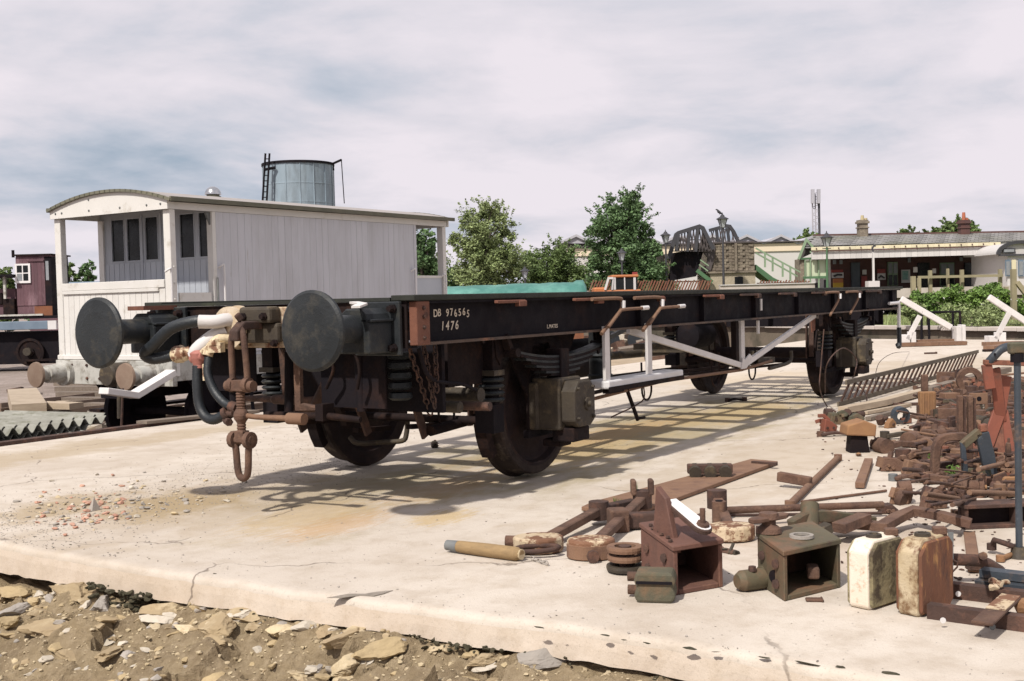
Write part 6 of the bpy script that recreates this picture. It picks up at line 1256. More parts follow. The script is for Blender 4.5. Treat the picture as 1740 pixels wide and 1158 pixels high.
a, b = lvp(1137, 856, .345), lvp(1192, 901, .262); dr_ = (b-a).normalized(); sd_ = dr_.cross(V(0, 0, 1)).normalized(); up_ = sd_.cross(dr_); hw_ = .042
L_ = (b-a).length; poly = [(0, -hw_*.8), (L_, -hw_)]+[(L_+hw_*math.sin(q*math.pi/8), -hw_*math.cos(q*math.pi/8)) for q in range(1, 8)]+[(L_, hw_), (0, hw_*.8)]
mb = MB(); mb.prism(poly, a, dr_, sd_, up_*.02); pt('arm', mb, m_rustdk, lv, .003)
poly = [(x*.96+.005, y*.84) for x, y in poly]; mb = MB(); mb.prism(poly, a+up_*.021, dr_, sd_, up_*.003); pt('white_face', mb, m_whiteclean, lv, 0)
c = b+up_*.024; mb = MB(); mb.cyl(c+dr_*.0, c+V(0, 0, .07), .012, n=8); mb.lathe(c, up_, [(0, .028), (.012, .026), (.012, .012)], 10); pt('stud', mb, m_rust, lv, 0)
c0 = lvp(1118, 905, .215); mb = MB(); mb.prism([(0, 0), (.17, 0), (.10, .20), (.03, .22)], c0, (b-a).normalized(), (0, 0, 1), sd_*.03); pt('stand_bracket', mb, m_boxr, lv, .004)
t, s = item('khaki_block', 'khaki grooved iron block in front of the red brown box', 'block', 1113, 1026, 0); t.rotation_euler.z += R(-12)
poly = [(-.075, 0), (.07, 0), (.085, .03), (.075, .06), (.085, .09), (.07, .125), (-.075, .125), (-.085, .09), (-.075, .06), (-.085, .03)]
mb = MB(); mb.prism(poly, (0, .0, .0), (1, 0, 0), (0, 0, 1), (0, .12, 0)); pt('block', mb, m_moss2, t, .012)
mb = MB(); mb.bar((-.075, -.004, .085), (.07, -.004, .085), .012, .01); pt('groove', mb, m_black, t, 0)
for z in (.03, .085): mb = MB(); mb.cyl((-.12, .1, z), (-.08, .1, z), .02, n=10); pt('bolt', mb, m_rust, t, 0)
t, Q, w, d, h, ux, uy, tp = boxcast('box_casting', 'green brown open box casting with round hole and wing nut on top', (1333, 1023), (1429, 999), (1288, 993), .185, m_boxg, slope=.02)
c = Q(w*.5, d*.38, h+.03); mb = MB(); mb.lathe(c, (0, 0, 1), [(0, .034), (0, .052), (.012, .050), (.012, .034), (0, .034)], 24, False); mb.build('hole_rim', m_stoneg, t, local=True); mb = MB(); mb.lathe(c-V(0, 0, .004), (0, 0, 1), [(0, .034), (.005, .034)], 20); mb.build('hole', m_black, t, local=True)
c = Q(.05, d*.85, h+.04); mb = MB(); mb.lathe(c, (0, 0, 1), [(0, .055), (.02, .05), (.035, .03), (.06, .03), (.06, .045), (.085, .04)], 14); n1m = mb.build('wing_nut', m_rust, t, local=True); mb = MB(); mb.prism([(-.11, -.015), (-.08, -.03), (.08, -.03), (.11, -.015), (.11, .015), (.08, .03), (-.08, .03), (-.11, .015)], c+V(0, 0, .052), ux, uy, (0, 0, .02)); mb.build('wing', m_rust, n1m, local=True, bev=.004)
mb = MB(); mb.lathe(Q(0, d*.35, h*.42), -ux, [(0, .028), (.003, .028)], 14); mb.build('side_hole', m_black, t, local=True); mb = MB(); mb.lathe(Q(0, d*.8, h*.35), -ux, [(0, .028), (.014, .028), (.014, .01)], 12); mb.build('side_boss', m_boxg, t, local=True)
c = Q(-.01, d*.75, .045); mb = MB(); mb.lathe(c, -ux+uy*.25, [(0, .045), (.10, .045), (.125, .03)], 12); ft = mb.build('foot_tube', m_boxg, t, local=True); mb = MB(); mb.lathe(c-ux*.06+V(0, 0, .04), (0, 0, 1), [(0, .018), (.02, .016)], 7, False); mb.build('tube_bolt', m_rustdk, ft, local=True)
mb = MB(); mb.box(Q(w*.6, d*.2, h*.42), (.09, .05, .05), .4); mb.build('loose_lump', m_rust, t, local=True, bev=.01)
t, s = item('curved_arm_casting', 'grey green curved arm casting with boss behind the green brown box', 'casting', 1395, 935)
mb = MB(); mb.path(spline([(-.12, .1, .10), (-.02, .16, .13), (.10, .22, .12), (.36, .34, .06)], 3), .05, .06); pt('arm', mb, m_boxg, t, .006); mb = MB(); mb.cyl((-.02, .13, .05), (.0, .2, .19), .045, n=12); pt('boss', mb, m_boxg, t, .004); mb = MB(); mb.bar((-.14, .0, .03), (.06, .06, .10), .06, .05); pt('foot', mb, m_khaki, t, .006)
# cream flat casting with socket and long rod
t, e = weight(1243, 918, 0, .12, .075, (1219, 885), 'yellowish cream rounded casting with upright socket right of the white topped lever', m_flake, zbar=.10)
mb = MB(); mb.cyl((.12, -.02, .05), (.155, -.03, .05), .024, n=8); pt('end_bolt', mb, m_rustdk, t, 0)
def rod(name, lab, pts, r, m, sq=False, cat='rod', zs=None, group=None, knob=None):
    P_ = [G(px, py, r+.003 if zs is None else zs[i]) for i, (px, py) in enumerate(pts)]; o = V(P_[0].x, P_[0].y, 0); t = thing(name, lab, cat, o, 0, group); mb = MB(); Q_ = [p-o for p in P_]
    if sq: mb.path(Q_, r*2.6, r*1.6)
    else: mb.tube(Q_, r, 8)
    mb.build('shaft', m, t, local=True, bev=.002 if sq else 0)
    if knob:
        for k in (0, -1): mb = MB(); mb.cyl(Q_[k]-V(0, 0, r*.9), Q_[k]+V(0, 0, knob*.8), knob, n=10); mb.build('end_boss', m, t, local=True, bev=.002)
    return t
t = rod('long_rod', 'long brown rod with upright socket at its left end, level behind both boxes', [(1222, 868), (1500, 858)], .02, m_rust, zs=(.10, .07)); o = t.location
mb = MB(); mb.cyl((0, 0, .0), (0, 0, .15), .038, n=12); mb.build('socket', m_rust, t, local=True, bev=.003); mb = MB(); mb.cyl((0, 0, .15), (0, 0, .155), .02, n=10); mb.build('socket_hole', m_black, t, local=True)
rod('thin_rod', 'thin dark rod lying just in front of the long brown rod', [(1230, 876), (1498, 872)], .008, m_rustdk)
t = rod('hinged_rod', 'two piece brown rod with lug pointing away from the boxes', [(1342, 858), (1372, 828), (1424, 778)], .022, m_rustlt, knob=.03)
p = G(1380, 832, 0)-t.location; mb = MB(); mb.bar(p+V(-.02, 0, .05), p+V(.0, .22, .07), .05, .06); mb.build('side_lug', m_rust, t, local=True, bev=.005)
rod('thin_rod', 'thin rod leaning from the hinged rod towards the tan box casting', [(1362, 853), (1506, 834)], .008, m_rust)
rod('flat_bar', 'short flat tan bar lying alone on the concrete', [(1461, 825), (1476, 783)], .022, m_rustlt, True, 'bar')
rod('s_bent_bar', 'thick S bent brown bar lying between the white tanks and the castings', [(1395, 893), (1440, 890), (1500, 895), (1525, 880), (1553, 868), (1600, 877), (1650, 890)], .026, m_rust, True, 'bent bar', zs=[.06, .06, .06, .07, .09, .09, .06])
rod('forked_bar', 'stout bar with lug end beside the S bent bar', [(1425, 898), (1470, 880)], .03, m_rust, True, 'bar', zs=(.08, .10))
# cream and rusty tanks
def tank(lab, A, B, C_, h, mf, ms_, top):
    pA, pB, pC = G(*A), G(*B), G(*C_); t = thing('flat_tank', lab, 'tank', pB); ux = (pA-pB); uy = (pC-pB); w, d = ux.length, uy.length; ux.normalize(); uy = (uy-ux*uy.dot(ux)); d = uy.length; uy.normalize()
    c = h*.16; prof = [(0, .012), (.012, 0), (d-.03, 0), (d, .03), (d, h-c*.6), (d-c*.6, h), (c, h), (0, h-c)]
    mb = MB(); mb.prism(prof, ux*.012, uy, (0, 0, 1), ux*(w-.024)); mb.build('body', mf, t, local=True, bev=.014)
    mb = MB(); mb.prism([(x*.94+d*.03, y*.94+h*.03) for x, y in prof], ux*-.002, uy, (0, 0, 1), ux*.016); mb.build('side_sheet', ms_, t, local=True, bev=.006)
    mb = MB(); mb.prism([(x*.94+d*.03, y*.94+h*.03) for x, y in prof], ux*(w-.014), uy, (0, 0, 1), ux*.016); mb.build('side_sheet', ms_, t, local=True, bev=.006)
    mb = MB(); mb.lathe(ux*w*.5+uy*d*.45+V(0, 0, h), (0, 0, 1), [(0, .032), (.012, .03), (.012, .018), (.002, .016), (.002, .001)], 14); mb.build('filler', top, t, local=True)
    mb = MB(); mb.box(ux*w*.3+uy*d*.8+V(0, 0, h+.01), (.04, .05, .03), .5); mb.build('lug', m_rust, t, local=True, bev=.004)
    return t
tank('chalky white rusty edged flat tank, left one of the standing pair', (1438, 1031), (1480, 1040), (1521, 1016), .268, m_tank, m_tanks, m_khaki)
tank('ochre and heavily rusted flat tank, right one of the standing pair', (1521, 1043), (1564, 1052), (1609, 1028), .292, m_tank2, m_tankr, m_khaki)
t, s = item('strut_with_clip', 'thin grey upright strut with wire clip right of the rusty tank', 'strut', 1615, 1005); mb = MB(); mb.bar((0, 0, 0), (.012, .02, .24), .008, .02, (1, 0, 0)); pt('strut', mb, m_grey, t, 0); mb = MB(); mb.tube([(.01, 0, .08), (.03, 0, .10), (.03, 0, .12), (.01, 0, .13)], .004, 5); pt('clip', mb, m_rustdk, t, 0)
# channel frame, lower right corner
t = thing('channel_frame', 'rusty channel steel frame with bolt holes in the bottom right corner', 'steel frame', G(1578, 1050)); o = t.location
def chan(a, b, w, h, nm, m, open_=1, lift=0):
    a, b = a-o+V(0, 0, lift), b-o+V(0, 0, lift); d_ = (b-a).normalized(); n_ = d_.cross(V(0, 0, 1)); L_ = (b-a).length; mb = MB(); th = .008
    poly = [(0, 0), (w, 0), (w, th), (th, th), (th, h-th), (w, h-th), (w, h), (0, h)]; mb.prism([(x*open_, y) for x, y in poly], a, n_, (0, 0, 1), d_*L_); return mb.build(nm, m, t, local=True)
chan(G(1575, 1052), G(1790, 1082), .05, .055, 'front_channel', m_rustdk, -1); chan(G(1595, 1015), G(1800, 1040), .05, .06, 'rear_channel', m_rustdk, -1)
for px, py in ((1600, 1053), (1684, 1064), (1626, 1008)): c = G(px, py, .03)-o; mb = MB(); mb.lathe(c-fh*.012, -fh, [(0, .011), (.003, .011)], 10); mb.build('bolt_hole', m_whiteclean if px != 1684 else m_grey, t, local=True)
a, b = G(1668, 1060, .065)-o, G(1718, 1015, .075)-o; mb = MB(); mb.bar(a, b, .075, .012); cp_ = mb.build('cross_plate', m_rust, t, local=True, bev=.003); mb = MB(); mb.bar(a.lerp(b, .45)+V(0, 0, .008), b+V(0, 0, .008), .068, .004); mb.build('cream_paint', m_flake, cp_, local=True)
mb = MB(); mb.rock(G(1732, 1030, .05)-o, .045, 3, 1, (1, 1, 1)); mb.build('crumbling_lump', m_tan, t, local=True)
# blue grey boards
for k, (pa, pb, z, w_) in enumerate((((1668, 972), (1780, 985), .08, .07), ((1660, 990), (1775, 1003), .045, .075), ((1668, 1006), (1790, 1022), .02, .08))):
    a, b = G(*pa, z), G(*pb, z); mb = MB(); mb.bar(a, b, w_, .03); mb.v = [(v[0]-a.x, v[1]-a.y, v[2]) for v in mb.v]; lone('blue_grey_board', mb, m_steelb, '%s of the three weathered blue grey boards at the right edge' % ('topmost', 'middle', 'lowest')[k], 'board', (a.x, a.y, 0), 'blue grey boards')
mb = MB(); 
for k in range(8): mb.rock((rnd.uniform(-.05, .08), rnd.uniform(-.03, .03), .02), .022, k, 1, (1, 1, .6))
kind(lone('cream_paint_flakes', mb, m_flake, 'heap of cream flakes beside the blue grey boards', 'flakes', G(1690, 1003, .06)), 'stuff')
# bits between the tanks and the pole
t, s = item('flat_strap', 'flat rusty strap lying end on right of the rusty tank', 'strap', 1656, 975); a = local(t, G(1647, 905, .01)); mb = MB(); mb.bar((0, 0, .012), a, .055, .014); pt('strap', mb, m_rustlt, t); mb = MB(); mb.box((0, .01, .03), (.06, .05, .03)); pt('end_block', mb, m_rust, t, .004)
rod('bent_pipe', 'rusty pipe bent down at its right end behind the rusty tank', [(1600, 950), (1665, 953), (1680, 960), (1700, 972)], .026, m_rustdk, cat='pipe', zs=(.11, .10, .08, .03))
rod('iron_spike', 'short rusty spike sticking up from the scrap near the pole', [(1668, 945), (1671, 945)], .016, m_rust, cat='spike', zs=(.03, .22))
rod('chain_hook', 'dark hook and ring lying by the foot of the pole', [(1685, 930), (1690, 918), (1712, 925), (1728, 932)], .014, m_rustdk, cat='hook', zs=(.03, .07, .07, .03), knob=.022)
t = rod('ring_bolt', 'small rusty ring bolt half hidden behind the pole foot', [(1700, 950), (1725, 940)], .012, m_tan, cat='bolt', knob=.02)
# blue grey pole stand at the right edge
t, s = item('pole_stand', 'tall blue grey steel pole with green clamp at the right edge', 'pole', 1732, 948)
mb = MB(); mb.tube([(0, 0, 0), (0, 0, .98)], .0155, 12); pt('pole', mb, m_steelb, t, 0); mb = MB(); mb.box((.012, 0, .965), (.10, .05, .055)); pt('clamp', mb, m_moss2, t, .008); mb = MB(); mb.lathe((0, 0, 0), (0, 0, 1), [(0, .05), (.01, .045), (.05, .024)], 12); pt('foot', mb, m_khaki, t, 0); mb = MB(); mb.cyl((0, 0, .9), (0, 0, .94), .03, n=10); pt('collar', mb, m_black, t, 0)
# red oxide frame behind it
t, s = item('red_steel_stand', 'red oxide painted cross shaped steel frame with bent blue pipe behind the pole', 'steel frame', 1700, 792)
zz_ = lambda y, d_=0: (792-y)*s
def RP(x, y, e=0): return V((x-1700)*s, e, zz_(y))
def bar_(nm, a, b, w_, h_, m, e0=0, e1=0, bev=.004): mb = MB(); mb.bar(RP(*a, e0), RP(*b, e1), w_, h_, (0, 1, 0)); return pt(nm, mb, m, t, bev)
bar_('top_bar', (1674, 614), (1760, 619), .035, .055, m_rustor); bar_('left_upright', (1678, 618), (1684, 660), .07, .03, m_rustred)
bar_('red_blade', (1694, 625), (1712, 720), .075, .02, m_rustred, .02, .1); bar_('red_blade', (1722, 640), (1706, 730), .075, .02, m_rustred, .1, .1); bar_('red_leg', (1710, 700), (1672, 770), .09, .02, m_rustred, .1, 0); bar_('red_leg', (1705, 700), (1700, 790), .08, .02, m_rustor, .12, .0); bar_('red_leg', (1716, 700), (1724, 790), .08, .02, m_rustred, .12, .05)
mb = MB(); mb.tube(spline([RP(1682, 614), RP(1690, 603, -.02), RP(1702, 592, -.02), RP(1722, 588, 0), RP(1750, 588, 0)], 4), .030, 9); pt('bent_pipe', mb, m_steelb, t, 0)
mb = MB(); mb.lathe(RP(1687, 600, -.05), (0, -1, 0), [(0, .008), (.01, .008)], 8); pt('pipe_hole', mb, m_black, t, 0)
# V bracket, blue and grey
t, s = item('v_bracket', 'blue grey V shaped steel bracket standing among the rust', 'bracket', 1668, 822)
def TP(x, y, e=0): return V((x-1668)*s, e, (822-y)*s)
for nm, pts, m, th in (('left_leg', [(1634, 752), (1641, 748), (1647, 812), (1637, 815)], m_steelb, .03), ('right_leg', [(1660, 738), (1682, 733), (1692, 775), (1698, 820), (1678, 822), (1668, 775)], m_steelb, .035), ('bridge', [(1634, 752), (1664, 728), (1672, 738), (1642, 762)], m_boxg, .05), ('base_plate', [(1637, 812), (1646, 796), (1684, 797), (1690, 820)], m_boxg, .04), ('rust_cap', [(1668, 722), (1680, 720), (1681, 733), (1668, 734)], m_rustor, .05)):
    mb = MB(); mb.prism([(TP(*q).x, TP(*q).z) for q in pts], (0, 0, 0), (1, 0, 0), (0, 0, 1), (0, th, 0)); pt(nm, mb, m, t, .004)
# uprights and loop
for x0, lab in ((1632, 'left one of two tall narrow rusty bars standing upright in the scrap'), (1649, 'right one of two tall narrow rusty bars standing upright in the scrap')):
    t, s = item('upright_bar', lab, 'bar', x0, 770); mb = MB(); h_ = 98*s; mb.box((0, 0, h_/2), (.036, .05, h_)); pt('web', mb, m_rust, t, .004); mb = MB(); mb.box((.026, -.01, h_/2-.01), (.012, .05, h_*.97)); pt('flange', mb, m_rustdk, t, 0)
t, s = item('square_loop', 'thick rusty square loop casting standing in front of the upright bars', 'casting', 1612, 812)
mb = MB(); mb.path(spline([(-.09, 0, .02), (-.08, 0, .2), (-.02, 0, .265), (.12, 0, .27)], 3), .05, .06, (0, 1, 0)); pt('loop_side', mb, m_rust, t, .006); mb = MB(); mb.path([(.13, 0, .27), (.14, .02, .08), (.08, 0, .035), (-.09, 0, .02)], .045, .05, (0, 1, 0)); pt('loop_side', mb, m_rust, t, .006)
t, s = item('slotted_plate', 'pinkish brown slotted steel plate standing on edge near the red frame', 'plate', 1664, 712)
H_ = 44*s; Wd = 30*s
for x in (-.5, .34): mb = MB(); mb.bx(Wd*x, Wd*(x+.16), 0, .02, 0, H_*.55); pt('side', mb, m_rustlt, t, .003)
mb = MB(); mb.bx(-Wd*.5, Wd*.5, 0, .02, H_*.56, H_); pt('plate', mb, m_rustlt, t, .003); mb = MB(); mb.lathe((0, -.004, H_*.78), (0, 1, 0), [(0, .022), (.004, .022)], 12); pt('hole', mb, m_black, t, 0); mb = MB(); mb.bx(-Wd*.22, Wd*.22, .005, .02, .05, H_*.55); pt('tongue', mb, m_khaki, t, .003)
t, s = item('tan_post', 'tan orange ribbed iron post standing on a foot near the ladder', 'post', 1578, 712)
mb = MB(); H_ = 46*s; mb.bx(-.075, .075, 0, .08, .03, H_); po = pt('post', mb, m_tan, t, .006)
for x in (-.05, 0, .05): mb = MB(); mb.bx(x-.008, x+.008, -.012, -.001, .04, H_-.01); pt('rib', mb, m_tan, po, .002)
mb = MB(); mb.bx(-.13, .14, -.05, .15, .0, .03); pt('foot', mb, m_rust, t, .004); mb = MB(); mb.box((0, .1, H_+.08), (.06, .05, .16)); pt('spike', mb, m_rust, t, .006)
# ladder lying on its edge
a0, a1 = G(1424, 692), G(1652, 627); dl = (a1-a0).normalized(); LL = (a1-a0).length; nl_ = V(-dl.y, dl.x, 0)
t = thing('iron_ladder', 'long iron ladder lying on its edge beside the scrap', 'ladder', a0); m_lad = M('weathered_ladder_steel', (.13, .105, .075), (.09, .07, .05), 5, .8, .3, 40)
hh = 44/pm(a0)*.96
for z, o_, nm in ((.03, V(0, 0, 0), 'side_rail'), (hh, nl_*-.09, 'side_rail')): mb = MB(); mb.bar(o_+V(0, 0, z), dl*LL+o_+V(0, 0, z), .02, .05); pt(nm, mb, m_lad, t, .003)
nr = 29
for k in range(nr): q = dl*(LL*(k+.5)/nr); mb = MB(); mb.tube([q+V(0, 0, .05), q+nl_*-.09+V(0, 0, hh-.02)], .014, 6); pt('rung', mb, m_rustdk, t, 0)
# timbers behind the ladder foot
rod('long_timber', 'long weathered pale timber lying along the foot of the ladder', [(1432, 697), (1500, 684), (1575, 664)], .04, m_tim, True, 'timber', zs=(.05, .05, .05))
rod('long_timber', 'second weathered timber lying along the ladder further right', [(1575, 664), (1660, 640), (1712, 628)], .045, m_sleeper, True, 'timber', zs=(.06, .06, .06))
rod('long_timber', 'slim split timber in front of the ladder timbers', [(1470, 702), (1545, 688)], .02, m_tim, True, 'timber')
rod('long_timber', 'short split timber left of the grey hook', [(1475, 712), (1520, 700)], .022, m_sleeper, True, 'timber')
# cables
def cable(lab, pts, r=.007, m=m_rustdk):
    o = V(pts[0]); o.z = 0; mb = MB(); mb.tube([p-o for p in spline(pts, 6)], r, 6); lone('loose_cable', mb, m, lab, 'cable', o)
cable('thin rusty cable looping from the far axlebox down to the ladder', [onY(1400, 560, -1.3), onY(1395, 620, -1.3), onY(1393, 660, -1.35), G(1405, 690, .01), G(1420, 700, .01)])
cable('thin rusty cable arching over the far axlebox to the ladder end', [G(1402, 668, .15), onY(1405, 620, -1.45), onY(1432, 592, -1.45), onY(1455, 610, -1.45), onY(1452, 636, -1.5), G(1450, 645, .12), G(1470, 668, .1), G(1474, 690, .02)])
cable('very thin cable loop standing on the slab beyond the ladder', [G(1487, 655, .1), G(1489, 630, .25), G(1498, 612, .32), G(1520, 600, .3), G(1545, 598, .02)], .004)
# castings -------------------------------------------------------------
def bc(name, lab, cat, px, py, w, h, d, m, ang=0, style='box', m2=None, tilt=0):
    """rusty casting w x h px as seen, d metres deep; style picks its main shape"""
    t, s = item(name, lab, cat, px, py, ang); W_, H_ = w*s, h*s; m2 = m2 or m_rustdk; t.rotation_euler.x = R(tilt)
    if style == 'junk':
        rr = random.Random(int(px*31+py*7)); mb = MB(); mb.prism([(-W_*.5, 0), (W_*.42, 0), (W_*.5, H_*rr.uniform(.2, .5)), (W_*.1, H_*rr.uniform(.5, .9)), (-W_*.35, H_*rr.uniform(.4, .8))], (0, 0, 0), (1, 0, 0), (0, 0, 1), (0, d*rr.uniform(.3, .7), 0)); b = pt('body', mb, m, t, .006)
        for k in range(rr.randint(3, 5)):
            q = rr.random(); c = V(rr.uniform(-.45, .45)*W_, rr.uniform(0, d), rr.uniform(.2, .7)*H_); mb = MB()
            if q < .35: a_ = V(rr.gauss(0, 1), rr.gauss(0, .6), rr.gauss(0, .6)).normalized(); mb.cyl(c-a_*.03, c+a_*.04, H_*rr.uniform(.15, .35), n=10); pt('boss', mb, m2, t, .003)
            elif q < .7: mb.box(c, (W_*rr.uniform(.15, .5), d*rr.uniform(.2, .6), H_*rr.uniform(.15, .5)), rr.uniform(-.6, .6), rr.uniform(-.4, .4), rr.uniform(-.4, .4)); pt('lug', mb, m if k % 2 else m2, t, .005)
            else: e = c+V(rr.uniform(-.8, .8)*W_, rr.uniform(-.3, .6)*d, rr.uniform(-.1, .3)*H_); e.z = max(.01, e.z); mb.path([c, (c+e)*.5+V(0, 0, H_*.15), e], H_*.22, H_*.2); pt('rib_arm', mb, m, t, .003)
        for k in range(3):
            c = V(rr.uniform(-.3, .3)*W_, -.002, rr.uniform(.15, .4)*H_); mb = MB(); mb.lathe(c, (0, -1, 0), [(0, .012), (.012, .011), (.012, .005)], 6, False); pt('bolt_head', mb, m2, t, 0)
    elif style == 'box':
        mb = MB(); mb.prism([(-W_*.5, 0), (W_*.5, 0), (W_*.44, H_*.8), (W_*.3, H_), (-W_*.36, H_), (-W_*.46, H_*.7)], (0, 0, 0), (1, 0, 0), (0, 0, 1), (0, d, 0)); b = pt('body', mb, m, t, .008)
        for z in (.3, .62): mb = MB(); mb.bx(-W_*.52, W_*.52, -.012, d+.012, H_*z, H_*(z+.08)); pt('rib', mb, m2, b, .003)
        for x in (-.25, .2): mb = MB(); mb.lathe((W_*x, -.004, H_*.5), (0, -1, 0), [(0, H_*.09), (.015, H_*.08), (.015, H_*.03)], 9); pt('boss', mb, m, b, 0)
        mb = MB(); mb.box((W_*.1, d*.5, H_*1.06), (W_*.4, d*.5, H_*.14)); pt('cap', mb, m2, b, .005)
    elif style == 'tee':
        mb = MB(); mb.prism([(-W_*.36, 0), (W_*.30, 0), (W_*.22, H_*.55), (-W_*.30, H_*.55)], (0, 0, 0), (1, 0, 0), (0, 0, 1), (0, d*.8, 0)); b = pt('stem', mb, m2, t, .006)
        mb = MB(); mb.prism([(-W_*.5, H_*.56), (W_*.46, H_*.50), (W_*.5, H_*.85), (W_*.1, H_), (-W_*.45, H_*.86)], (0, -.03, 0), (1, 0, 0), (0, 0, 1), (0, d+.05, 0)); pt('head', mb, m, t, .01)
    elif style == 'arm':
        mb = MB(); mb.path(spline([(-W_*.45, 0, H_*.3), (-W_*.1, .02, H_*.5), (W_*.2, .03, H_*.35), (W_*.48, .05, H_*.3)], 3), max(.03, d*.4), H_*.4); pt('arm', mb, m, t, .006)
        for x in (-.45, .46): mb = MB(); mb.cyl((W_*x, .03, 0), (W_*x, .03, H_*.75), max(.03, H_*.45), n=12); pt('eye', mb, m2, t, .003)
    elif style == 'fork':
        mb = MB(); mb.box((-W_*.15, d*.3, H_*.4), (W_*.6, d*.35, H_*.5)); pt('stock', mb, m, t, .01)
        for y in (0, d*.55): mb = MB(); mb.prism([(0, 0), (W_*.45, 0), (W_*.5, H_*.5), (W_*.4, H_), (W_*.0, H_*.7)], (0, y, .01), (1, 0, 0), (0, 0, 1), (0, d*.15, 0)); pt('cheek', mb, m2 if y else m, t, .004)
        mb = MB(); mb.cyl((-W_*.45, d*.3, 0), (-W_*.45, d*.3, H_*.9), H_*.35, n=10); pt('boss', mb, m, t, .003)
    elif style == 'ring':
        mb = MB(); mb.lathe((0, d/2, H_*.5), (0, 1, .1), [(-d*.3, H_*.28), (-d*.3, H_*.5), (d*.3, H_*.5), (d*.3, H_*.28), (-d*.3, H_*.28)], 18, False); pt('ring', mb, m, t, 0); mb = MB(); mb.box((W_*.3, d/2, H_*.2), (W_*.5, d*.5, H_*.3)); pt('lug', mb, m2, t, .005)
    elif style == 'bar':
        mb = MB(); mb.box((0, d/2, H_*.5), (W_, d, H_)); pt('bar', mb, m, t, .004); mb = MB(); mb.box((W_*.42, d/2, H_*.6), (W_*.12, d*1.3, H_*1.3)); pt('end_lug', mb, m2, t, .004)
    elif style == 'drum':
        mb = MB(); mb.lathe((-W_*.5, d/2, H_*.5), (1, .1, 0), [(0, H_*.42), (.0, H_*.5), (W_*.15, H_*.5), (W_*.16, H_*.38), (W_*.8, H_*.38), (W_*.82, H_*.5), (W_, H_*.5)], 16); pt('drum', mb, m, t, 0); mb = MB(); mb.cyl((W_*.4, d/2, H_*.5), (W_*.62, d/2, H_*.5), H_*.15, n=8); pt('stub', mb, m2, t, 0)
    elif style == 'channel':
        mb = MB(); mb.bx(-W_*.5, W_*.5, 0, d, 0, H_*.16); pt('lower_flange', mb, m, t, .003); mb = MB(); mb.bx(-W_*.5, W_*.5, 0, d, H_*.84, H_); pt('upper_flange', mb, m, t, .003); mb = MB(); mb.bx(-W_*.5, W_*.5, d*.5, d*.58, H_*.165, H_*.835); pt('web', mb, m2, t, 0)
        for x in (-.48, .1): mb = MB(); mb.bx(W_*x, W_*(x+.03), .01, d*.5-.002, H_*.165, H_*.835); pt('stiffener', mb, m, t, 0)
    elif style == 'lever':
        mb = MB(); mb.path([(-W_*.5, 0, H_*.3), (-W_*.1, .02, H_*.5), (W_*.5, .05, H_*.25)], d*.5, H_*.35); pt('lever', mb, m, t, .005); mb = MB(); mb.cyl((-W_*.42, -.05, H_*.4), (-W_*.42, .09, H_*.4), H_*.5, n=12); pt('hub', mb, m, t, .004)
    return t
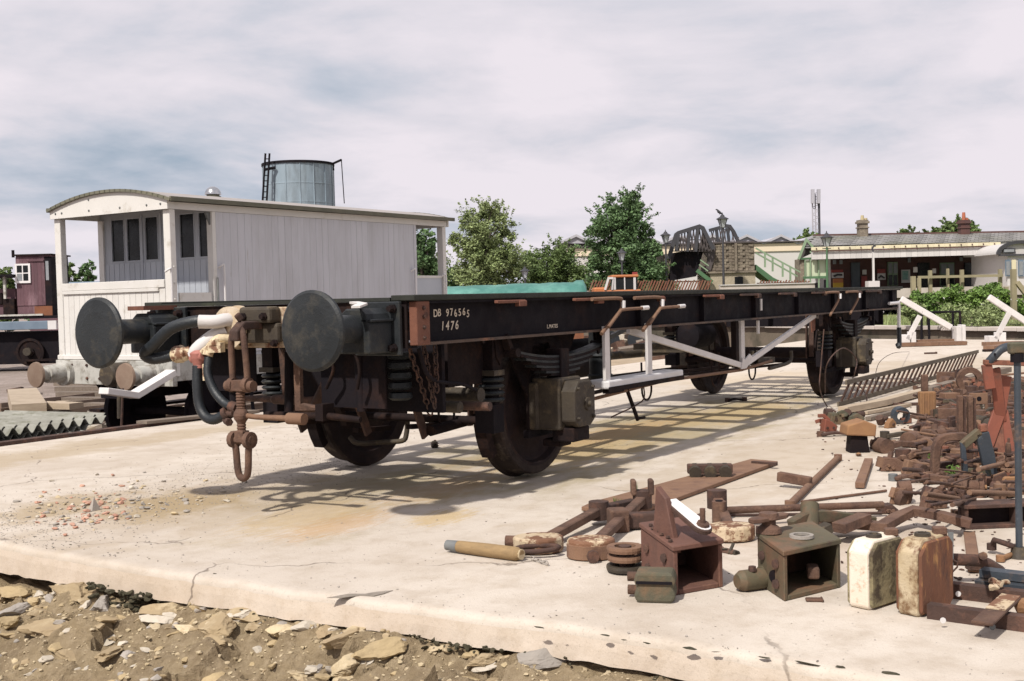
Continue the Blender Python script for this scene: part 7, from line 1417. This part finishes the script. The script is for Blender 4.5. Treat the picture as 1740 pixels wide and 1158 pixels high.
S_ = [
 ('tee_casting', 'tan topped T shaped casting with dark foot at the left of the scrap field', 'casting', 1463, 770, 52, 56, .16, m_tan, 0, 'tee', m_blackrust),
 ('mossy_block', 'left one of two mossy topped iron blocks by the ladder foot', 'casting', 1425, 722, 30, 30, .22, m_moss2, 6, 'junk', m_rustdk),
 ('mossy_block', 'right one of two mossy topped iron blocks by the ladder foot', 'casting', 1455, 722, 30, 30, .24, m_moss2, -4, 'junk', m_rustdk),
 ('clamp_casting', 'rust red clamp casting at the left tip of the scrap field', 'casting', 1412, 734, 26, 30, .14, m_rustred, 12, 'junk', m_rustdk),
 ('flat_casting', 'low dark casting lying in front of the mossy blocks', 'casting', 1425, 742, 66, 12, .14, m_rustdk, 0, 'arm', m_rust),
 ('small_casting', 'brown boss casting right behind the T shaped casting', 'casting', 1492, 764, 24, 28, .12, m_rust, 0, 'junk', m_rustlt),
 ('tapered_lever', 'tapered rusty lever with thick hub left of centre in the scrap', 'lever', 1540, 768, 96, 28, .10, m_rust, 10, 'lever', m_rustdk),
 ('eyed_lever', 'long grey brown lever with an eye at each end', 'lever', 1552, 746, 104, 18, .12, m_khaki, 0, 'arm', m_khaki),
 ('curved_casting', 'crescent shaped rusty casting behind the upright bars', 'casting', 1583, 756, 50, 18, .12, m_rustlt, -5, 'arm', m_rustdk),
 ('grey_hook', 'grey blue hooked casting lying left of the tan post', 'hook', 1535, 722, 34, 30, .12, m_steelb, 8, 'ring', m_rustor),
 ('orange_lump', 'orange lump casting touching the grey blue hook', 'casting', 1516, 728, 22, 22, .12, m_tan, 30, 'junk', m_rust),
 ('lobed_casting', 'big lobed rusty casting behind the tan box casting', 'casting', 1520, 802, 46, 34, .16, m_rust, -8, 'junk', m_rustlt),
 ('lobed_casting', 'second lobed rusty casting joining the first on its right', 'casting', 1560, 806, 50, 38, .18, m_rustlt, 12, 'junk', m_rust),
 ('low_casting', 'low rusty casting with grey worn patch just behind the tan box casting', 'casting', 1545, 818, 56, 16, .14, m_rust, 0, 'arm', m_grey),
 ('box_like_casting', 'tan brown box like casting standing with ribs in the middle of the scrap', 'casting', 1530, 858, 34, 48, .12, m_rustlt, -6, 'junk', m_rust),
 ('box_like_casting', 'brown box like casting right of the tan one', 'casting', 1592, 866, 46, 46, .13, m_rust, 8, 'junk', m_rustdk),
 ('bolt_cluster', 'small dark casting at the right end of the long brown rod', 'casting', 1512, 874, 34, 20, .10, m_rustdk, 0, 'junk', m_rust),
 ('drum_casting', 'rusty drum shaped casting under the V bracket', 'casting', 1650, 846, 42, 30, .14, m_rust, -20, 'drum', m_tan),
 ('cheek_casting', 'upright brown cheek casting left of the rusty drum', 'casting', 1624, 850, 22, 40, .12, m_rust, 10, 'junk', m_rustdk),
 ('channel_beam', 'heavy dark rusty channel beam lying in front of the pole at the right', 'beam', 1712, 898, 150, 42, .14, m_rustdk, 5, 'channel', m_blackrust),
 ('fork_end', 'pinkish brown fork end meeting the heavy channel beam', 'casting', 1645, 890, 40, 24, .10, m_rust, -8, 'fork', m_rustlt),
 ('orange_plate', 'orange brown plate behind the pole above the heavy beam', 'plate', 1722, 842, 40, 32, .03, m_tan, 4, 'box', m_rustdk),
 ('two_prong_fork', 'thin two pronged fork lying on the bare concrete near the drum', 'fork', 1685, 846, 38, 16, .05, m_rustdk, 10, 'arm', m_rust),
 ('rail_chair', 'rusty chair casting right of the square loop', 'casting', 1600, 775, 30, 20, .12, m_rustlt, 0, 'junk', m_rustdk),
 ('hinge_casting', 'rusty hinge casting behind the V bracket', 'casting', 1655, 792, 30, 22, .12, m_rust, 20, 'junk', m_rustdk),
 ('shoe_casting', 'low orange shoe casting at the foot of the red frame', 'casting', 1702, 816, 40, 20, .12, m_rustor, 0, 'junk', m_rust),
 ('hollow_bracket', 'dark arched bracket standing behind the slotted plate', 'bracket', 1650, 668, 28, 44, .10, m_rust, 0, 'ring', m_blackrust),
 ('red_bracket', 'red brown angle bracket left of the red frame top', 'bracket', 1672, 672, 26, 34, .10, m_rustor, 10, 'junk', m_rustdk),
 ('lever_block', 'brown block casting in front of the arched bracket', 'casting', 1622, 682, 44, 22, .14, m_rust, -6, 'junk', m_khaki),
 ('lever_block', 'pinkish brown crank casting right of the tan post', 'casting', 1606, 690, 32, 20, .12, m_rustlt, 4, 'junk', m_rust),
 ('long_link', 'long thin rusty link lying across behind the tan post', 'link', 1588, 662, 70, 9, .06, m_rustdk, 0, 'arm', m_rust),
 ('rusty_bar', 'rusty bar with end lug on the concrete left of the upright bars', 'bar', 1600, 722, 66, 7, .05, m_rust, 0, 'bar', m_rustdk),
 ('rusty_bar', 'second rusty bar lying right across behind the upright bars', 'bar', 1640, 730, 90, 7, .05, m_rustlt, 0, 'bar', m_rust),
 ('rusty_bar', 'short rusty bar left of the tan post on bare concrete', 'bar', 1545, 690, 50, 5, .05, m_rustdk, 0, 'bar', m_rust),
 ('rusty_bar', 'rusty bar lying behind the slotted plate base', 'bar', 1690, 702, 50, 9, .06, m_khaki, 0, 'bar', m_rust),
 ('rusty_bar', 'tan flat bar under the slotted plate', 'bar', 1665, 718, 62, 8, .08, m_rustlt, 4, 'bar', m_rustlt),
 ('mast_bracket', 'narrow rust bracket standing by the red frame foot', 'bracket', 1716, 812, 9, 60, .04, m_rust, 0, 'box', m_rustdk),
 ('white_topped_block', 'pale topped block among rust right of the V bracket', 'block', 1712, 780, 24, 14, .12, m_stoneg, 0, 'box', m_stonew),
 ('round_casting', 'round rusty casting seen through the V bracket legs', 'casting', 1656, 806, 26, 16, .12, m_rustlt, 0, 'drum', m_rust),
 ('small_bolt', 'tiny orange bolt alone on the concrete above the flat tan bar', 'bolt', 1460, 776, 8, 6, .03, m_tan, 0, 'box', m_rust),
 ('small_block', 'small brown cube lying on the slab between the near wheels', 'block', 740, 762, 11, 12, .05, m_khaki, 20, 'box', m_rustdk),
 ('dark_scrap', 'dark flat scrap lying on the slab before the far left wheel', 'scrap', 1252, 683, 34, 9, .10, m_blackrust, 10, 'arm', m_rustdk),
 ('far_plank', 'thin dark stick lying on the far slab', 'stick', 1582, 602, 22, 3, .03, m_rustdk, 0, 'bar', m_rust),
 ('short_strip', 'short rusty strip under the mouth of the green brown box', 'strip', 1385, 1024, 30, 5, .04, m_rust, -8, 'bar', m_rust),
 ('wedge', 'small brown wedge at the right of the red brown box', 'wedge', 1250, 942, 22, 12, .14, m_rust, 35, 'junk', m_khaki),
 ('valve_block', 'dark bracket block behind the red brown box', 'casting', 1180, 900, 40, 24, .12, m_rust, 0, 'junk', m_rustdk),
 ('rusty_strap', 'flat dark strap at the right edge under the bent blue pipe', 'strap', 1690, 598, 34, 4, .12, m_blackrust, 0, 'bar', m_rustdk),
]
for a in S_: bc(*a)
# the dense middle of the heap: pieces told apart only by place
rnd = random.Random(31); styles = ['arm', 'fork', 'junk', 'bar', 'lever', 'junk', 'junk', 'junk']
spots = []
for i in range(150):
    py = rnd.uniform(650, 850); x0 = 1590 - (py-650)*.45 if py < 760 else 1500+(py-760)*.9
    px = rnd.uniform(x0+20, 1745); spots.append((px, py))
LMK = ((1578, 700, 'the tan post'), (1640, 735, 'the upright bars'), (1700, 760, 'the red stand'), (1668, 805, 'the V bracket'), (1612, 800, 'the square loop'), (1552, 740, 'the eyed lever'), (1712, 870, 'the heavy beam'), (1640, 655, 'the ladder end'), (1664, 700, 'the slotted plate'), (1738, 800, 'the pole'), (1560, 845, 'the box like castings'), (1535, 800, 'the lobed castings'))
for i, (px, py) in enumerate(spots):
    k = 1/pm(G(px, py))/.0065
    mm_, st_ = rnd.choice([m_rust, m_rustlt, m_rustdk, m_rustdk, m_rust, m_khaki, m_rustor, m_rustlt]), rnd.choice(styles)
    lm_ = min(LMK, key=lambda q: (q[0]-px)**2+4*(q[1]-py)**2)
    bc('scrap_casting', '%s %s lying %s %s in the crowded scrap' % ({m_rust: 'brown', m_rustlt: 'pale brown', m_rustdk: 'dark rusty', m_rustor: 'orange rusty', m_khaki: 'khaki'}[mm_], {'arm': 'two eyed arm', 'fork': 'forked casting', 'junk': 'knobbly casting', 'bar': 'bar with lug', 'lever': 'hubbed lever'}[st_], 'left of' if px < lm_[0]-12 else 'right of' if px > lm_[0]+12 else 'behind' if py < lm_[1] else 'in front of', lm_[2]), 'casting', px, py, rnd.uniform(22, 56)/max(.8, k), rnd.uniform(11, 26)/max(.8, k), rnd.uniform(.06, .14), mm_, rnd.uniform(-50, 50), st_, rnd.choice([m_rustdk, m_rust, m_rustlt]))
for o in col.objects:
    if o.name.startswith('scrap_casting') and o.parent is None: o['group'] = 'crowded rusty castings'
rnd = random.Random(8)
for i in range(64):
    px, py = rnd.uniform(1520, 1740), rnd.uniform(640, 860); dx, dy = rnd.uniform(30, 90), rnd.uniform(-18, 12)
    lm_ = min(LMK, key=lambda q: (q[0]-px)**2+4*(q[1]-py)**2)
    rod('scrap_rod', 'thin rusty rod %s from %s in the crowded scrap' % ('sloping up' if dy < -6 else 'lying level' if dy < 4 else 'pointing down', lm_[2]), [(px, py), (px+dx, py+dy)], rnd.uniform(.006, .016), rnd.choice([m_rust, m_rustdk, m_rustdk, m_rustlt]), zs=(rnd.uniform(.03, .2), rnd.uniform(.02, .1)), group='rods in the crowded scrap')
mb = MB()
for i in range(700):
    px, py = rnd.uniform(1380, 1745), rnd.uniform(640, 1000); p = G(px, py)
    if px < 1500 and py > 760 and rnd.random() < .7: continue
    r = rnd.uniform(.004, .014); mb.rock((p.x, p.y, r*.4), r, i, 0, (1.5, .8, .5))
kind(mb.build('rust_crumbs', m_rustdk), 'stuff')
mb = MB()
for px, py in ((1620, 802), (1675, 802), (1585, 775), (1590, 782)):
    for k in range(3): p = G(px+rnd.uniform(-6, 6), py, .05); leaves(mb, p, .05, 30, .014, rnd)
kind(mb.build('weeds_in_scrap', m_leafD), 'stuff')
for o in list(col.objects):
    if o.name.startswith('loose_chain'): pass
